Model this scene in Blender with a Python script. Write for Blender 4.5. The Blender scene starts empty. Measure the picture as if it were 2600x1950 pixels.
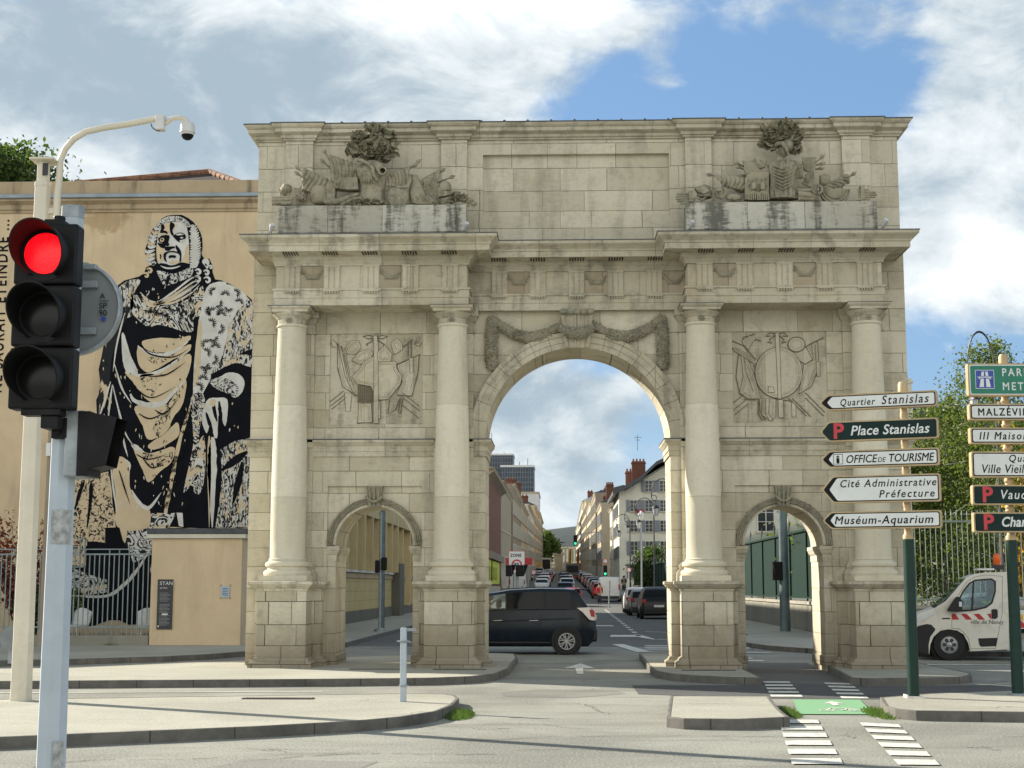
import bpy, bmesh, math, random
import numpy as np
from mathutils import Vector, Matrix, geometry
R=math.radians; PI=math.pi; rnd=random.Random(11)
S=bpy.context.scene; COL=S.collection
# ---------------- camera, world, sun, exposure
FPX=3800.; HC=1.7; PH=math.atan(513/FPX); TH=math.atan(127/FPX*math.cos(PH))
cd=bpy.data.cameras.new('camera'); cam=bpy.data.objects.new('camera',cd); COL.objects.link(cam)
cam.location=(0,0,HC); cam.rotation_euler=(PI/2+PH,0,TH)
cd.sensor_width=36; cd.lens=36*FPX/2600; cd.clip_start=.1; cd.clip_end=9000
S.camera=cam
S.view_settings.view_transform='Standard'; S.view_settings.look='None'; S.view_settings.gamma=1
S.view_settings.exposure=1.0
SUN_EL=R(27); SUN_DIR=Vector((math.cos(R(-31)),math.sin(R(-31)),0))   # ground direction in which shadows run
sd=bpy.data.lights.new('sun','SUN'); sd.energy=5.0; sd.angle=R(.5); sd.color=(1,.92,.78)
so=bpy.data.objects.new('sun',sd); COL.objects.link(so)
ld=Vector((SUN_DIR.x*math.cos(SUN_EL),SUN_DIR.y*math.cos(SUN_EL),-math.sin(SUN_EL)))
so.rotation_euler=ld.to_track_quat('-Z','Y').to_euler(); so.location=(-60,40,40)

W=bpy.data.worlds.new('World'); S.world=W; W.use_nodes=True
class NT:
    def __init__(s,t): s.t=t; s.N=t.nodes; s.L=t.links
    def n(s,ty,**k):
        x=s.N.new(ty)
        for a,b in k.items():
            if a=='i':
                for q,v in b.items():
                    if hasattr(v,'links') or isinstance(v,bpy.types.NodeSocket): s.L.new(v,x.inputs[q])
                    else: x.inputs[q].default_value=v
            else: setattr(x,a,b)
        return x
    def m(s,op,a,b=0.,c=0.,clamp=False):
        x=s.N.new('ShaderNodeMath'); x.operation=op; x.use_clamp=clamp
        for j,v in enumerate((a,b,c)):
            if isinstance(v,bpy.types.NodeSocket): s.L.new(v,x.inputs[j])
            else: x.inputs[j].default_value=v
        return x.outputs[0]
    def mix(s,f,a,b,mode='MIX'):
        x=s.N.new('ShaderNodeMix'); x.data_type='RGBA'; x.blend_type=mode
        for j,v in ((0,f),(6,a),(7,b)):
            if isinstance(v,bpy.types.NodeSocket): s.L.new(v,x.inputs[j])
            else: x.inputs[j].default_value=v if j==0 else (*v[:3],1)
        return x.outputs[2]
    def ss(s,v,a,b,o0=0.,o1=1.):
        x=s.n('ShaderNodeMapRange',interpolation_type='SMOOTHSTEP',i={0:v,1:a,2:b,3:o0,4:o1}); return x.outputs[0]
    def noise(s,vec,sc,det=4,rough=.55,dist=0.,lac=2.):
        x=s.n('ShaderNodeTexNoise',i={'Scale':sc,'Detail':det,'Roughness':rough,'Distortion':dist,'Lacunarity':lac})
        if vec is not None: s.L.new(vec,x.inputs['Vector'])
        return x.outputs[0]
w=NT(W.node_tree); w.N.clear()
sky=w.n('ShaderNodeTexSky',sky_type='NISHITA',sun_disc=False,sun_elevation=SUN_EL,sun_rotation=math.atan2(-SUN_DIR.x,-SUN_DIR.y),altitude=200,air_density=1.,dust_density=.6,ozone_density=1.6)
tc=w.n('ShaderNodeTexCoord'); sp=w.n('ShaderNodeSeparateXYZ',i={0:tc.outputs['Generated']})
az=w.m('ARCTAN2',sp.outputs[0],sp.outputs[1]); el=w.m('ARCSINE',sp.outputs[2])
pv=w.n('ShaderNodeCombineXYZ',i={0:az,1:w.m('MULTIPLY',el,1.7),2:.37}).outputs[0]
def blob(a,e,sa,se,amp):
    x=w.m('DIVIDE',w.m('SUBTRACT',az,a),sa); y=w.m('DIVIDE',w.m('SUBTRACT',el,e),se)
    return w.m('MULTIPLY',w.m('EXPONENT',w.m('MULTIPLY',w.m('ADD',w.m('MULTIPLY',x,x),w.m('MULTIPLY',y,y)),-1)),amp)
def total(l):
    r=l[0]
    for q in l[1:]: r=w.m('ADD',r,q)
    return r
n1=w.noise(pv,7,9,.56,.25); n2=w.noise(pv,4.2,7,.6,.3); n3=w.noise(pv,19,7,.6,.5)
cover=total([n1,w.m('MULTIPLY',w.m('SUBTRACT',n3,.5),.36),
  blob(-.26,.335,.17,.07,.30),blob(-.08,.365,.10,.05,.34),blob(-.3,.24,.14,.06,.22),blob(-.12,.26,.10,.05,.24),
  blob(.10,.335,.085,.035,-.34),blob(.19,.345,.06,.03,-.16),blob(.03,.305,.05,.03,-.14),blob(.08,.40,.08,.02,-.08),blob(.068,.34,.022,.016,.22),blob(.085,.332,.02,.008,.12),
  blob(.285,.30,.045,.05,.30),blob(.262,.25,.05,.05,.28),blob(.30,.20,.06,.04,.22),blob(.28,.36,.03,.03,.16),blob(.27,.13,.08,.05,-.02),
  blob(-.03,.10,.12,.10,.26),blob(.03,.155,.03,.02,-.24),blob(-.07,.14,.03,.015,-.12),blob(.26,.12,.06,.05,-.22)])
col0=None
cl=w.ss(cover,.42,.66)
thick=w.ss(cover,.60,.95)
bright=total([w.m('MULTIPLY',w.m('SUBTRACT',n2,.5),2.4),w.m('MULTIPLY',w.m('SUBTRACT',n3,.5),.9),
  blob(-.20,.315,.16,.035,-.42),blob(-.30,.35,.12,.03,-.18),blob(-.05,.385,.12,.025,.65),blob(-.08,.33,.05,.03,.3),blob(-.35,.385,.12,.012,.45),
  blob(-.33,.27,.05,.02,.55),blob(.28,.27,.06,.10,.75),blob(-.02,.06,.05,.05,.5),blob(-.06,.115,.06,.02,-.3),blob(.0,.15,.03,.02,.4),blob(-.05,.175,.05,.015,-.25)])
bright=w.m('ADD',bright,w.m('MULTIPLY',w.m('SUBTRACT',w.noise(pv,10,7,.62,.5),.5),2.6))
b01=w.ss(bright,-.55,.75)
ccol=w.mix(b01,(3.0,3.75,4.35),(6.9,7.3,7.4))
ccol=w.mix(w.ss(bright,.45,1.2),ccol,(10.5,10.5,10.2))
skyc=w.mix(.55,sky.outputs[0],(1.7,3.3,5.8))
col=w.mix(w.m('MULTIPLY',cl,.97),skyc,ccol)
col=w.mix(w.ss(sp.outputs[2],.45,.72),col,(2.4,3.0,3.7))  # unseen sky overhead dimmed to deepen the ground shadows
hz=w.ss(el,.0,.10,.5,0.)
col=w.mix(hz,col,(5.6,6.4,6.8))
# added bright cloud low behind the camera, out of view, to light the shaded front
back=w.ss(w.m('MULTIPLY',sp.outputs[1],-1.),.0,.45)
bcol=w.mix(w.ss(n2,.38,.62),(8.6,9.0,8.9),(14.0,13.9,12.9))
bcol=w.mix(w.ss(sp.outputs[2],.42,.68),bcol,(2.4,3.0,3.6))
col=w.mix(w.m('MULTIPLY',back,w.ss(sp.outputs[2],-.02,.05,0.,1.)),col,bcol)
bg=w.n('ShaderNodeBackground',i={'Color':col,'Strength':.07})
w.L.new(bg.outputs[0],w.n('ShaderNodeOutputWorld').inputs[0])

# ---------------- materials
MATS={}
def newmat(name):
    m=bpy.data.materials.new(name); m.use_nodes=True; t=NT(m.node_tree); MATS[name]=m
    return m,t,t.N['Principled BSDF']
def mat(name,col,rough=.75,var=.10,sc=6.,bump=.0,bsc=60.,metal=0.,spec=.5,dirt=0.,dcol=(.05,.045,.04),dsc=1.3,coat=0.,pos=False,speck=0.):
    m,t,b=newmat(name)
    if pos: v=t.n('ShaderNodeNewGeometry').outputs['Position']
    else: v=t.n('ShaderNodeTexCoord').outputs['Object']
    n=t.noise(v,sc,5,.6)
    c=t.mix(t.ss(n,.3,.7),[x*(1-var) for x in col],[min(1,x*(1+var)) for x in col])
    if speck:
        s=t.noise(v,bsc*1.4,2,.5); c=t.mix(t.m('MULTIPLY',t.ss(s,.55,.75),speck),c,[min(1,x*1.9) for x in col]); c=t.mix(t.m('MULTIPLY',t.ss(s,.45,.25),speck),c,[x*.45 for x in col])
    if dirt:
        d=t.noise(v,dsc,6,.65,.4); c=t.mix(t.m('MULTIPLY',t.ss(d,.5,.72),dirt),c,dcol)
    t.L.new(c,b.inputs['Base Color']); b.inputs['Roughness'].default_value=rough; b.inputs['Metallic'].default_value=metal
    b.inputs['Specular IOR Level'].default_value=spec; b.inputs['Coat Weight'].default_value=coat
    if bump:
        bn=t.n('ShaderNodeBump',i={'Strength':bump,'Distance':.02,'Height':t.noise(v,bsc,4,.6)}); t.L.new(bn.outputs[0],b.inputs['Normal'])
    return m
def emit(name,col,st):
    m,t,b=newmat(name); b.inputs['Base Color'].default_value=(*col,1); b.inputs['Emission Color'].default_value=(*col,1); b.inputs['Emission Strength'].default_value=st
    return m
def stone(name,col,rowh=.40,bw=.9,mortar=.006,joint=.75,grime=.4,streak=0.,tint=.10,lichen=0.,off=0.,xz=True,mcol=(.045,.035,.022),base=0.):
    m,t,b=newmat(name)
    g=t.n('ShaderNodeNewGeometry'); p=g.outputs['Position']
    s=t.n('ShaderNodeSeparateXYZ',i={0:p}); ns=t.n('ShaderNodeSeparateXYZ',i={0:g.outputs['True Normal']})
    wN=t.m('GREATER_THAN',t.m('ABSOLUTE',ns.outputs[0]),.7)
    u=t.m('ADD',t.m('MULTIPLY',s.outputs[0],t.m('SUBTRACT',1,wN)),t.m('MULTIPLY',s.outputs[1],wN))
    wob=t.m('MULTIPLY',t.m('SUBTRACT',t.noise(p,3.2,3,.6),.5),.018)
    uv=t.n('ShaderNodeCombineXYZ',i={0:t.m('ADD',t.m('ADD',u,wob),t.m('MULTIPLY',t.m('SINE',t.m('MULTIPLY',u,2.3/bw)),.16*min(bw,2))),1:t.m('ADD',t.m('ADD',t.m('ADD',s.outputs[2],off),t.m('MULTIPLY',wob,.6)),t.m('MULTIPLY',t.m('SINE',t.m('MULTIPLY',s.outputs[2],2.3/min(2,rowh*2.5))),.16*min(rowh,.5))),2:0.}).outputs[0]
    br=t.n('ShaderNodeTexBrick',offset=.43,offset_frequency=2,squash=.72,squash_frequency=3,i={'Vector':uv,'Color1':(0,0,0,1),'Color2':(1,1,1,1),'Mortar':(.5,.5,.5,1),'Scale':1.,'Mortar Size':mortar,'Mortar Smooth':.25,'Bias':0.,'Brick Width':bw,'Row Height':rowh})
    tn=t.m('ADD',t.m('MULTIPLY',br.outputs['Color'],.65),t.m('MULTIPLY',t.noise(p,1.1,5,.6),.35))
    tint*=.85; lo=[col[0]*(1-tint*1.2),col[1]*(1-tint*1.3),col[2]*(1-tint*1.7)]; hi=[min(1,x*(1+tint)) for x in col]
    c=t.mix(t.ss(tn,.2,.8),lo,hi)
    f=t.noise(p,9,8,.7); c=t.mix(t.m('MULTIPLY',t.ss(f,.48,.75),.30*grime+.10),c,(col[0]*.52,col[1]*.47,col[2]*.40))
    gr=t.noise(p,1.6,7,.68,.6); c=t.mix(t.m('MULTIPLY',t.ss(gr,.50,.72),grime*.85),c,(col[0]*.46,col[1]*.44,col[2]*.42))
    g2=t.noise(t.n('ShaderNodeMapping',i={'Vector':p,'Location':(7,3,1)}).outputs[0],.85,8,.72,.8); c=t.mix(t.m('MULTIPLY',t.ss(g2,.50,.70),grime*.55),c,(col[0]*.70,col[1]*.58,col[2]*.44))
    g3=t.noise(t.n('ShaderNodeMapping',i={'Vector':p,'Location':(1,9,4),'Scale':(1,1,2.2)}).outputs[0],4.2,7,.75,.6); c=t.mix(t.m('MULTIPLY',t.ss(g3,.55,.72),grime*.5),c,(col[0]*.5,col[1]*.47,col[2]*.42)); c=t.mix(t.m('MULTIPLY',t.ss(g3,.42,.28),grime*.25),c,[min(1,x*1.22) for x in col])
    if base:
        bz=t.m('MULTIPLY',t.ss(t.m('ADD',s.outputs[2],t.m('MULTIPLY',t.m('SUBTRACT',gr,.5),1.7)),1.5,.2),base)
        c=t.mix(bz,c,(.13,.10,.065))
    if streak:
        mp=t.n('ShaderNodeMapping',i={'Vector':p,'Scale':(3.0,3.0,.45)}); k=t.noise(mp.outputs[0],1.,6,.62,.3)
        mp2=t.n('ShaderNodeMapping',i={'Vector':p,'Scale':(6,6,22)}); k2=t.noise(mp2.outputs[0],1.,4,.6,.3)
        kk=t.m('ADD',k,t.m('MULTIPLY',t.m('SUBTRACT',k2,.5),.35))
        c=t.mix(t.m('MULTIPLY',t.ss(kk,.48,.66),streak),c,(.085,.085,.07))
    if lichen:
        l=t.noise(p,5.5,6,.7); c=t.mix(t.m('MULTIPLY',t.ss(l,.47,.66),lichen),c,(.10,.095,.06))
    pit=t.noise(p,26,3,.5); c=t.mix(t.m('MULTIPLY',t.ss(pit,.66,.76),.35),c,(.12,.10,.07))
    if joint:
        jf=t.m('MULTIPLY',br.outputs['Fac'],t.m('MULTIPLY',t.ss(t.noise(p,2.1,4,.6),.25,.55,.45,1.),joint)); c=t.mix(jf,c,mcol)
    t.L.new(c,b.inputs['Base Color']); b.inputs['Roughness'].default_value=.88; b.inputs['Specular IOR Level'].default_value=.25
    h=t.m('ADD',t.m('MULTIPLY',br.outputs['Fac'],-1.2 if joint else 0.),t.m('MULTIPLY',f,.55))
    h=t.m('ADD',h,t.m('MULTIPLY',t.noise(p,55,3,.6),.25))
    bn=t.n('ShaderNodeBump',i={'Strength':.55,'Distance':.015,'Height':h}); t.L.new(bn.outputs[0],b.inputs['Normal'])
    return m

# ---------------- mesh helpers
class MB:
    def __init__(s): s.v=[]; s.f=[]
    def add(s,vs,fs):
        o=len(s.v); s.v.extend([tuple(q) for q in vs]); s.f.extend([tuple(i+o for i in q) for q in fs]); return s
    def box(s,x0,x1,y0,y1,z0,z1):
        return s.add([(x0,y0,z0),(x1,y0,z0),(x1,y1,z0),(x0,y1,z0),(x0,y0,z1),(x1,y0,z1),(x1,y1,z1),(x0,y1,z1)],
          [(0,3,2,1),(4,5,6,7),(0,1,5,4),(1,2,6,5),(2,3,7,6),(3,0,4,7)])
    def cb(s,cx,cy,cz,dx,dy,dz): return s.box(cx-dx/2,cx+dx/2,cy-dy/2,cy+dy/2,cz-dz/2,cz+dz/2)
    def slab(s,loops,a,b,ax='y'):
        # loops of 2-D points; first = outline, others = holes; extruded between a and b along ax
        def to(p,d): return (p[0],d,p[1]) if ax=='y' else ((p[0],p[1],d) if ax=='z' else (d,p[0],p[1]))
        tri=geometry.tessellate_polygon([[Vector((p[0],p[1],0)) for p in l] for l in loops])
        flat=[p for l in loops for p in l]; n=len(flat); o=len(s.v)
        s.v.extend([to(p,a) for p in flat]); s.v.extend([to(p,b) for p in flat])
        for t in tri:
            p0,p1,p2=[flat[i] for i in t]; cr=(p1[0]-p0[0])*(p2[1]-p0[1])-(p1[1]-p0[1])*(p2[0]-p0[0])
            if cr<0: t=t[::-1]
            if ax=='y': s.f.append(tuple(o+i for i in t)); s.f.append(tuple(o+n+i for i in reversed(t)))
            else: s.f.append(tuple(o+i for i in reversed(t))); s.f.append(tuple(o+n+i for i in t))
        k=0
        for l in loops:
            for i in range(len(l)):
                j=(i+1)%len(l); s.f.append((o+k+i,o+k+j,o+n+k+j,o+n+k+i))
            k+=len(l)
        return s
    def flat(s,pts,d,ax='y'):
        def to(p): return (p[0],d,p[1]) if ax=='y' else ((p[0],p[1],d) if ax=='z' else (d,p[0],p[1]))
        tri=geometry.tessellate_polygon([[Vector((p[0],p[1],0)) for p in pts]])
        o=len(s.v); s.v.extend([to(p) for p in pts])
        for t in tri: s.f.append(tuple(o+i for i in t))
        return s
    def tube(s,pts,r,n=8,cap=True):
        pts=[Vector(p) for p in pts]; m=len(pts); o=len(s.v)
        rr=r if isinstance(r,(list,tuple)) else [r]*m
        d0=(pts[1]-pts[0]).normalized(); up=Vector((0,0,1)) if abs(d0.z)<.9 else Vector((0,1,0)); a=d0.cross(up).normalized()
        for i in range(m):
            d=(pts[min(i+1,m-1)]-pts[max(i-1,0)])
            if d.length<1e-9: d=d0
            d.normalize(); a=(a-d*a.dot(d)); a.normalize(); b=d.cross(a)
            for k in range(n):
                t=2*PI*k/n; s.v.append(tuple(pts[i]+(a*math.cos(t)+b*math.sin(t))*rr[i]))
        for i in range(m-1):
            for k in range(n):
                k2=(k+1)%n; s.f.append((o+i*n+k,o+i*n+k2,o+(i+1)*n+k2,o+(i+1)*n+k))
        if cap: s.f.append(tuple(o+k for k in reversed(range(n)))); s.f.append(tuple(o+(m-1)*n+k for k in range(n)))
        return s
    def lathe(s,prof,c=(0,0,0),n=32,ax='z',a0=0.,a1=2*PI,ring=False):
        if ring: prof=list(prof)+[prof[0]]
        o=len(s.v); full=abs(a1-a0-2*PI)<1e-6; k2=n if full else n+1
        for r,h in prof:
            for k in range(k2):
                t=a0+(a1-a0)*k/n; x,y=r*math.cos(t),r*math.sin(t)
                p=(x,y,h) if ax=='z' else ((x,h,y) if ax=='y' else (h,x,y))
                s.v.append((c[0]+p[0],c[1]+p[1],c[2]+p[2]))
        for i in range(len(prof)-1):
            for k in range(n):
                q=(k+1)%k2; a=(o+i*k2+k,o+i*k2+q,o+(i+1)*k2+q,o+(i+1)*k2+k)
                s.f.append(a if ax!='y' else a[::-1])
        if full and not ring:
            if prof[0][0]>1e-6: s.f.append(tuple(o+k for k in reversed(range(n))))
            if prof[-1][0]>1e-6: s.f.append(tuple(o+(len(prof)-1)*k2+k for k in range(n)))
        return s
    def sweep(s,prof,path,caps=True,closed=False):
        # prof: (out,z) list from bottom to top; path: xy points; outward = right-hand normal (dy,-dx)
        P=[Vector((p[0],p[1])) for p in path]; m=len(P); o=len(s.v); q=len(prof)
        for i in range(m):
            ds=[]
            if closed or i>0: ds.append((P[i]-P[i-1]).normalized())
            if closed or i<m-1: ds.append((P[(i+1)%m]-P[i]).normalized())
            ns=[Vector((d.y,-d.x)) for d in ds]
            if len(ns)==2:
                b=(ns[0]+ns[1]); b=b/max(.2,(1+ns[0].dot(ns[1])))
            else: b=ns[0]
            for (u,z) in prof: s.v.append((P[i].x+b.x*u,P[i].y+b.y*u,z))
        for i in range(m if closed else m-1):
            i2=(i+1)%m
            for k in range(q-1): s.f.append((o+i*q+k,o+i2*q+k,o+i2*q+k+1,o+i*q+k+1))
            s.f.append((o+i*q+q-1,o+i2*q+q-1,o+i2*q,o+i*q))
        if caps and not closed: s.f.append(tuple(o+k for k in range(q))); s.f.append(tuple(o+(m-1)*q+k for k in reversed(range(q))))
        return s
    def arc(s,cx,cz,prof,a0,a1,n=48,caps=True):
        # prof: closed (r,y) section swept round (cx,cz) in the xz plane
        o=len(s.v); q=len(prof)
        for i in range(n+1):
            t=a0+(a1-a0)*i/n
            for r,y in prof: s.v.append((cx+r*math.cos(t),y,cz+r*math.sin(t)))
        for i in range(n):
            for k in range(q):
                k2=(k+1)%q; s.f.append((o+i*q+k,o+i*q+k2,o+(i+1)*q+k2,o+(i+1)*q+k))
        if caps: s.f.append(tuple(o+k for k in range(q))); s.f.append(tuple(o+n*q+k for k in reversed(range(q))))
        return s
    def grid(s,fn,nu,nv):
        o=len(s.v)
        for i in range(nu+1):
            for j in range(nv+1): s.v.append(tuple(fn(i/nu,j/nv)))
        for i in range(nu):
            for j in range(nv):
                a=o+i*(nv+1)+j; s.f.append((a,a+nv+1,a+nv+2,a+1))
        return s
    def ico(s,c,r,sub=1,jit=0.,sc=(1,1,1),rot=None):
        bm=bmesh.new(); bmesh.ops.create_icosphere(bm,subdivisions=sub,radius=1)
        vs=[]
        for v in bm.verts:
            p=Vector((v.co.x*sc[0],v.co.y*sc[1],v.co.z*sc[2]))*(r*(1+rnd.uniform(-jit,jit)))
            if rot: p=rot@p
            vs.append(p+Vector(c))
        s.add(vs,[[v.index for v in f.verts] for f in bm.faces]); bm.free(); return s
    def xf(s,M):
        s.v=[tuple(M@Vector(p)) for p in s.v]; return s
    def build(s,name,m,parent=None,smooth=0,label=None,fix=True,bevel=0.):
        me=bpy.data.meshes.new(name); me.from_pydata(s.v,[],s.f); me.update()
        if fix:
            bm=bmesh.new(); bm.from_mesh(me); bmesh.ops.recalc_face_normals(bm,faces=bm.faces); bm.to_mesh(me); bm.free()
        if smooth:
            me.polygons.foreach_set('use_smooth',[True]*len(me.polygons)); me.set_sharp_from_angle(angle=R(smooth))
        me.materials.append(MATS[m] if isinstance(m,str) else m)
        o=bpy.data.objects.new(name,me); COL.objects.link(o)
        if parent is not None:
            o.parent=parent
            if parent.get('world_parts'): o.matrix_parent_inverse=parent['_mi'] if False else wmat(parent).inverted()
        if label: o['label']=label
        if bevel:
            b=o.modifiers.new('bevel','BEVEL'); b.width=bevel; b.segments=2; b.limit_method='ANGLE'; b.angle_limit=R(40)
        return o
def wmat(o):
    mm=Matrix.LocRotScale(o.location,o.rotation_euler,o.scale)
    return (wmat(o.parent)@o.matrix_parent_inverse@mm) if o.parent else mm
def tag(o,label=None,cat=None,group=None,kind=None):
    if label: o['label']=label
    if cat: o['category']=cat
    if group: o['group']=group
    if kind: o['kind']=kind
    return o
def thing(name,label,cat,loc=(0,0,0),rz=0,group=None,world=False):
    o=bpy.data.objects.new(name,None); COL.objects.link(o); o.location=loc; o.rotation_euler=(0,0,rz); o.empty_display_size=.2
    if world: o['world_parts']=1
    return tag(o,label,cat,group)
def dup(root,loc,rz=0,label=None,group=None,scale=None):
    r=root.copy(); COL.objects.link(r); r.location=loc; r.rotation_euler=(0,0,rz)
    if scale: r.scale=scale
    if label: r['label']=label
    if group: r['group']=group
    for ch in root.children:
        c=ch.copy(); COL.objects.link(c); c.parent=r
        for g in ch.children:
            d=g.copy(); COL.objects.link(d); d.parent=c
    return r
def struct(o): o['kind']='structure'; return o
def text(s,size,M,m,parent=None,shear=0.,space=1.,name='lettering',align='LEFT',off=0.,xs=1.,ext=.001):
    cu=bpy.data.curves.new('t','FONT'); cu.body=s; cu.size=size; cu.shear=shear; cu.space_character=space; cu.align_x=align; cu.offset=off; cu.extrude=ext; cu.resolution_u=3
    dbl=0.
    if ('M' in s or s=='i') and off: dbl=off; cu.offset=0
    o=bpy.data.objects.new('t',cu); COL.objects.link(o)
    dg=bpy.context.evaluated_depsgraph_get(); me=bpy.data.meshes.new_from_object(o.evaluated_get(dg)); bpy.data.objects.remove(o)
    if dbl:
        bm=bmesh.new(); bm.from_mesh(me)
        for k,(dx_,dy_) in enumerate(((dbl,0),(-dbl,0),(0,dbl),(0,-dbl))):
            m2=me.copy(); m2.transform(Matrix.Translation((dx_*1.5,dy_*1.2,.0004*(k+1)))); bm.from_mesh(m2); bpy.data.meshes.remove(m2)
        bm.to_mesh(me); bm.free()
    me.transform(M@Matrix.Scale(xs,4,(1,0,0))); me.name=name; me.materials.clear(); me.materials.append(MATS[m])
    q=bpy.data.objects.new(name,me); COL.objects.link(q)
    if parent is not None:
        q.parent=parent
        if parent.get('world_parts'): q.matrix_parent_inverse=wmat(parent).inverted()
    return q
# text standing upright facing -Y at (x,y,z)
def up(x,y,z,rz=0.): return Matrix.Translation((x,y,z))@Matrix.Rotation(rz,4,'Z')@Matrix.Rotation(PI/2,4,'X')
_f=Vector((-math.sin(TH)*math.cos(PH),math.cos(TH)*math.cos(PH),math.sin(PH))); _r=Vector((math.cos(TH),math.sin(TH),0)); _u=_r.cross(_f)
def PX(px,py,Y):
    d=_f+_r*((px-1300)/FPX)+_u*((975-py)/FPX); t=Y/d.y; return (d.x*t,HC+d.z*t)
def zg(y):
    return 0. if y<112 else min(.0155*(y-112),9.2) if y>125 else .0155*(y-112)**2/26*1.0
# ---------------- materials for the arch
SC=(.57,.525,.415)
stone('ashlar',SC,.405,.95,.006,.7,.55,.22,.13,base=.4)
stone('ashlar_attic',SC,.44,1.15,.006,.72,.5,.22,.10,off=.13)
stone('ashlar_smooth',(.65,.605,.485),1.9,60,.004,.45,.22,.10,.08,off=.4)
stone('moulding',(.53,.49,.39),50,1.9,.005,.6,.75,.42,.12)
stone('frieze_stone',(.53,.485,.385),50,1.6,.005,.5,.7,.26,.12,off=.4)
stone('block_stone',(.50,.48,.41),2.2,1.45,.008,.7,.45,.85,.12)
stone('carved',(.34,.32,.25),50,50,.0,0.,.6,.35,.12,lichen=.5)
stone('shade_grime_line',(.22,.20,.15),50,50,.0,0.,.6,.2,.12,lichen=.3)  # dark relief outlines, standing in for shade and grime in the creases
stone('trophy_stone',(.40,.375,.295),50,50,.0,0.,.6,.4,.2,lichen=.62)
stone('leafstone',(.34,.32,.24),50,50,.0,0.,.5,.2,.2,lichen=.75)
stone('pedestal_stone',(.52,.48,.38),.39,.62,.007,.9,.75,.12,.16,base=.6,off=.17)
stone('band_stone',(.40,.345,.26),50,.85,.006,.6,.5,.0,.14)
mat('lead',(.085,.095,.11),.55,.25,3,metal=.3)
mat('dark_drop',(.05,.042,.03),.9)
XC=.33; Y0=30.5; Y1=32.05; HW=6.735
A=thing('triumphal_arch','pale limestone triumphal arch with three openings, columns and carved trophies','arch',(XC,31.2,.13),world=True)
def X(l): return XC+l
def arcpts(cx,cz,r,a0,a1,n): return [(cx+r*math.cos(a0+(a1-a0)*i/n),cz+r*math.sin(a0+(a1-a0)*i/n)) for i in range(n+1)]
def notch(cx,r,sp,n=28): return [(cx-r,.0)]+arcpts(cx,sp,r,PI,0,n)+[(cx+r,.0)]
BR,BS=1.885,4.68; SR,SS=.79,2.52; SX=4.145
lo=[(X(-HW),0)]+notch(X(-SX),SR,SS)+notch(X(0),BR,BS,48)+notch(X(SX),SR,SS)+[(X(HW),0),(X(HW),8.66),(X(-HW),8.66)]
MB().slab([lo],Y0+.06,Y1).build('wall','ashlar',A)
fl=[(X(-HW),0),(X(-SX-.965),0),(X(-SX-.965),3.727),(X(-SX+.965),3.727),(X(-SX+.965),0)]+notch(X(0),BR,BS,48)+[(X(SX-.965),0),(X(SX-.965),3.727),(X(SX+.965),3.727),(X(SX+.965),0),(X(HW),0),(X(HW),8.66),(X(-HW),8.66)]
def rect(x0,x1,z0,z1): return [(x0,z0),(x1,z0),(x1,z1),(x0,z1)]
MB().slab([fl,rect(X(-SX-.965),X(-SX+.965),4.995,6.89),rect(X(SX-.965),X(SX+.965),4.995,6.89)],Y0,Y0+.062).build('wall','ashlar',A)
# attic
MB().slab([rect(X(-HW+.04),X(HW-.04),8.66,11.12),rect(X(-1.95),X(1.95),9.36,10.69)],Y0+.02,Y0+.13).box(X(-HW+.04),X(HW-.04),Y0+.13,Y1-.02,8.66,11.12).build('attic','ashlar_attic',A)
for a,b in ((-6.11,-5.53),(-2.83,-2.28),(2.28,2.83),(5.53,6.11)):
    MB().box(X(a),X(b),Y0-.07,Y0+.02,8.66,11.03).build('pilaster','ashlar_attic',A,bevel=.008)
def ressaut(xs,L,base,pro,yb,yt=None):
    p=[(X(-L),yb)] ; 
    p.append((X(-L),base))
    for a,b in xs: p+= [(X(a),base),(X(a),base-pro),(X(b),base-pro),(X(b),base)]
    p+=[(X(L),base),(X(L),yb)]; return p
pa=ressaut(((-6.11,-5.53),(-2.83,-2.28),(2.28,2.83),(5.53,6.11)),HW-.04,Y0+.02,.09,Y1)
MB().sweep([(0,11.0),(.05,11.0),(.05,11.03),(.085,11.045),(.095,11.075),(.095,11.10),(.12,11.11),(.185,11.14),(.20,11.15),(.20,11.225),(.225,11.235),(.255,11.27),(.265,11.30),(.265,11.315),(0,11.315)],pa).build('attic_cornice','moulding',A)
MB().sweep([(-.3,11.317),(.285,11.317),(.285,11.333),(-.3,11.38)],pa).box(X(-HW+.2),X(HW-.2),Y0+.22,Y1-.2,11.3,11.385).build('lead_roof','lead',A)
for i in range(27):
    kx=X(-6.4+i*.49); MB().lathe([(.03,11.33),(.05,11.36),(.03,11.40),(.001,11.415)],(kx,Y0-.1+.0*i,0),8).build('roof_knob','lead',A,30)
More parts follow.
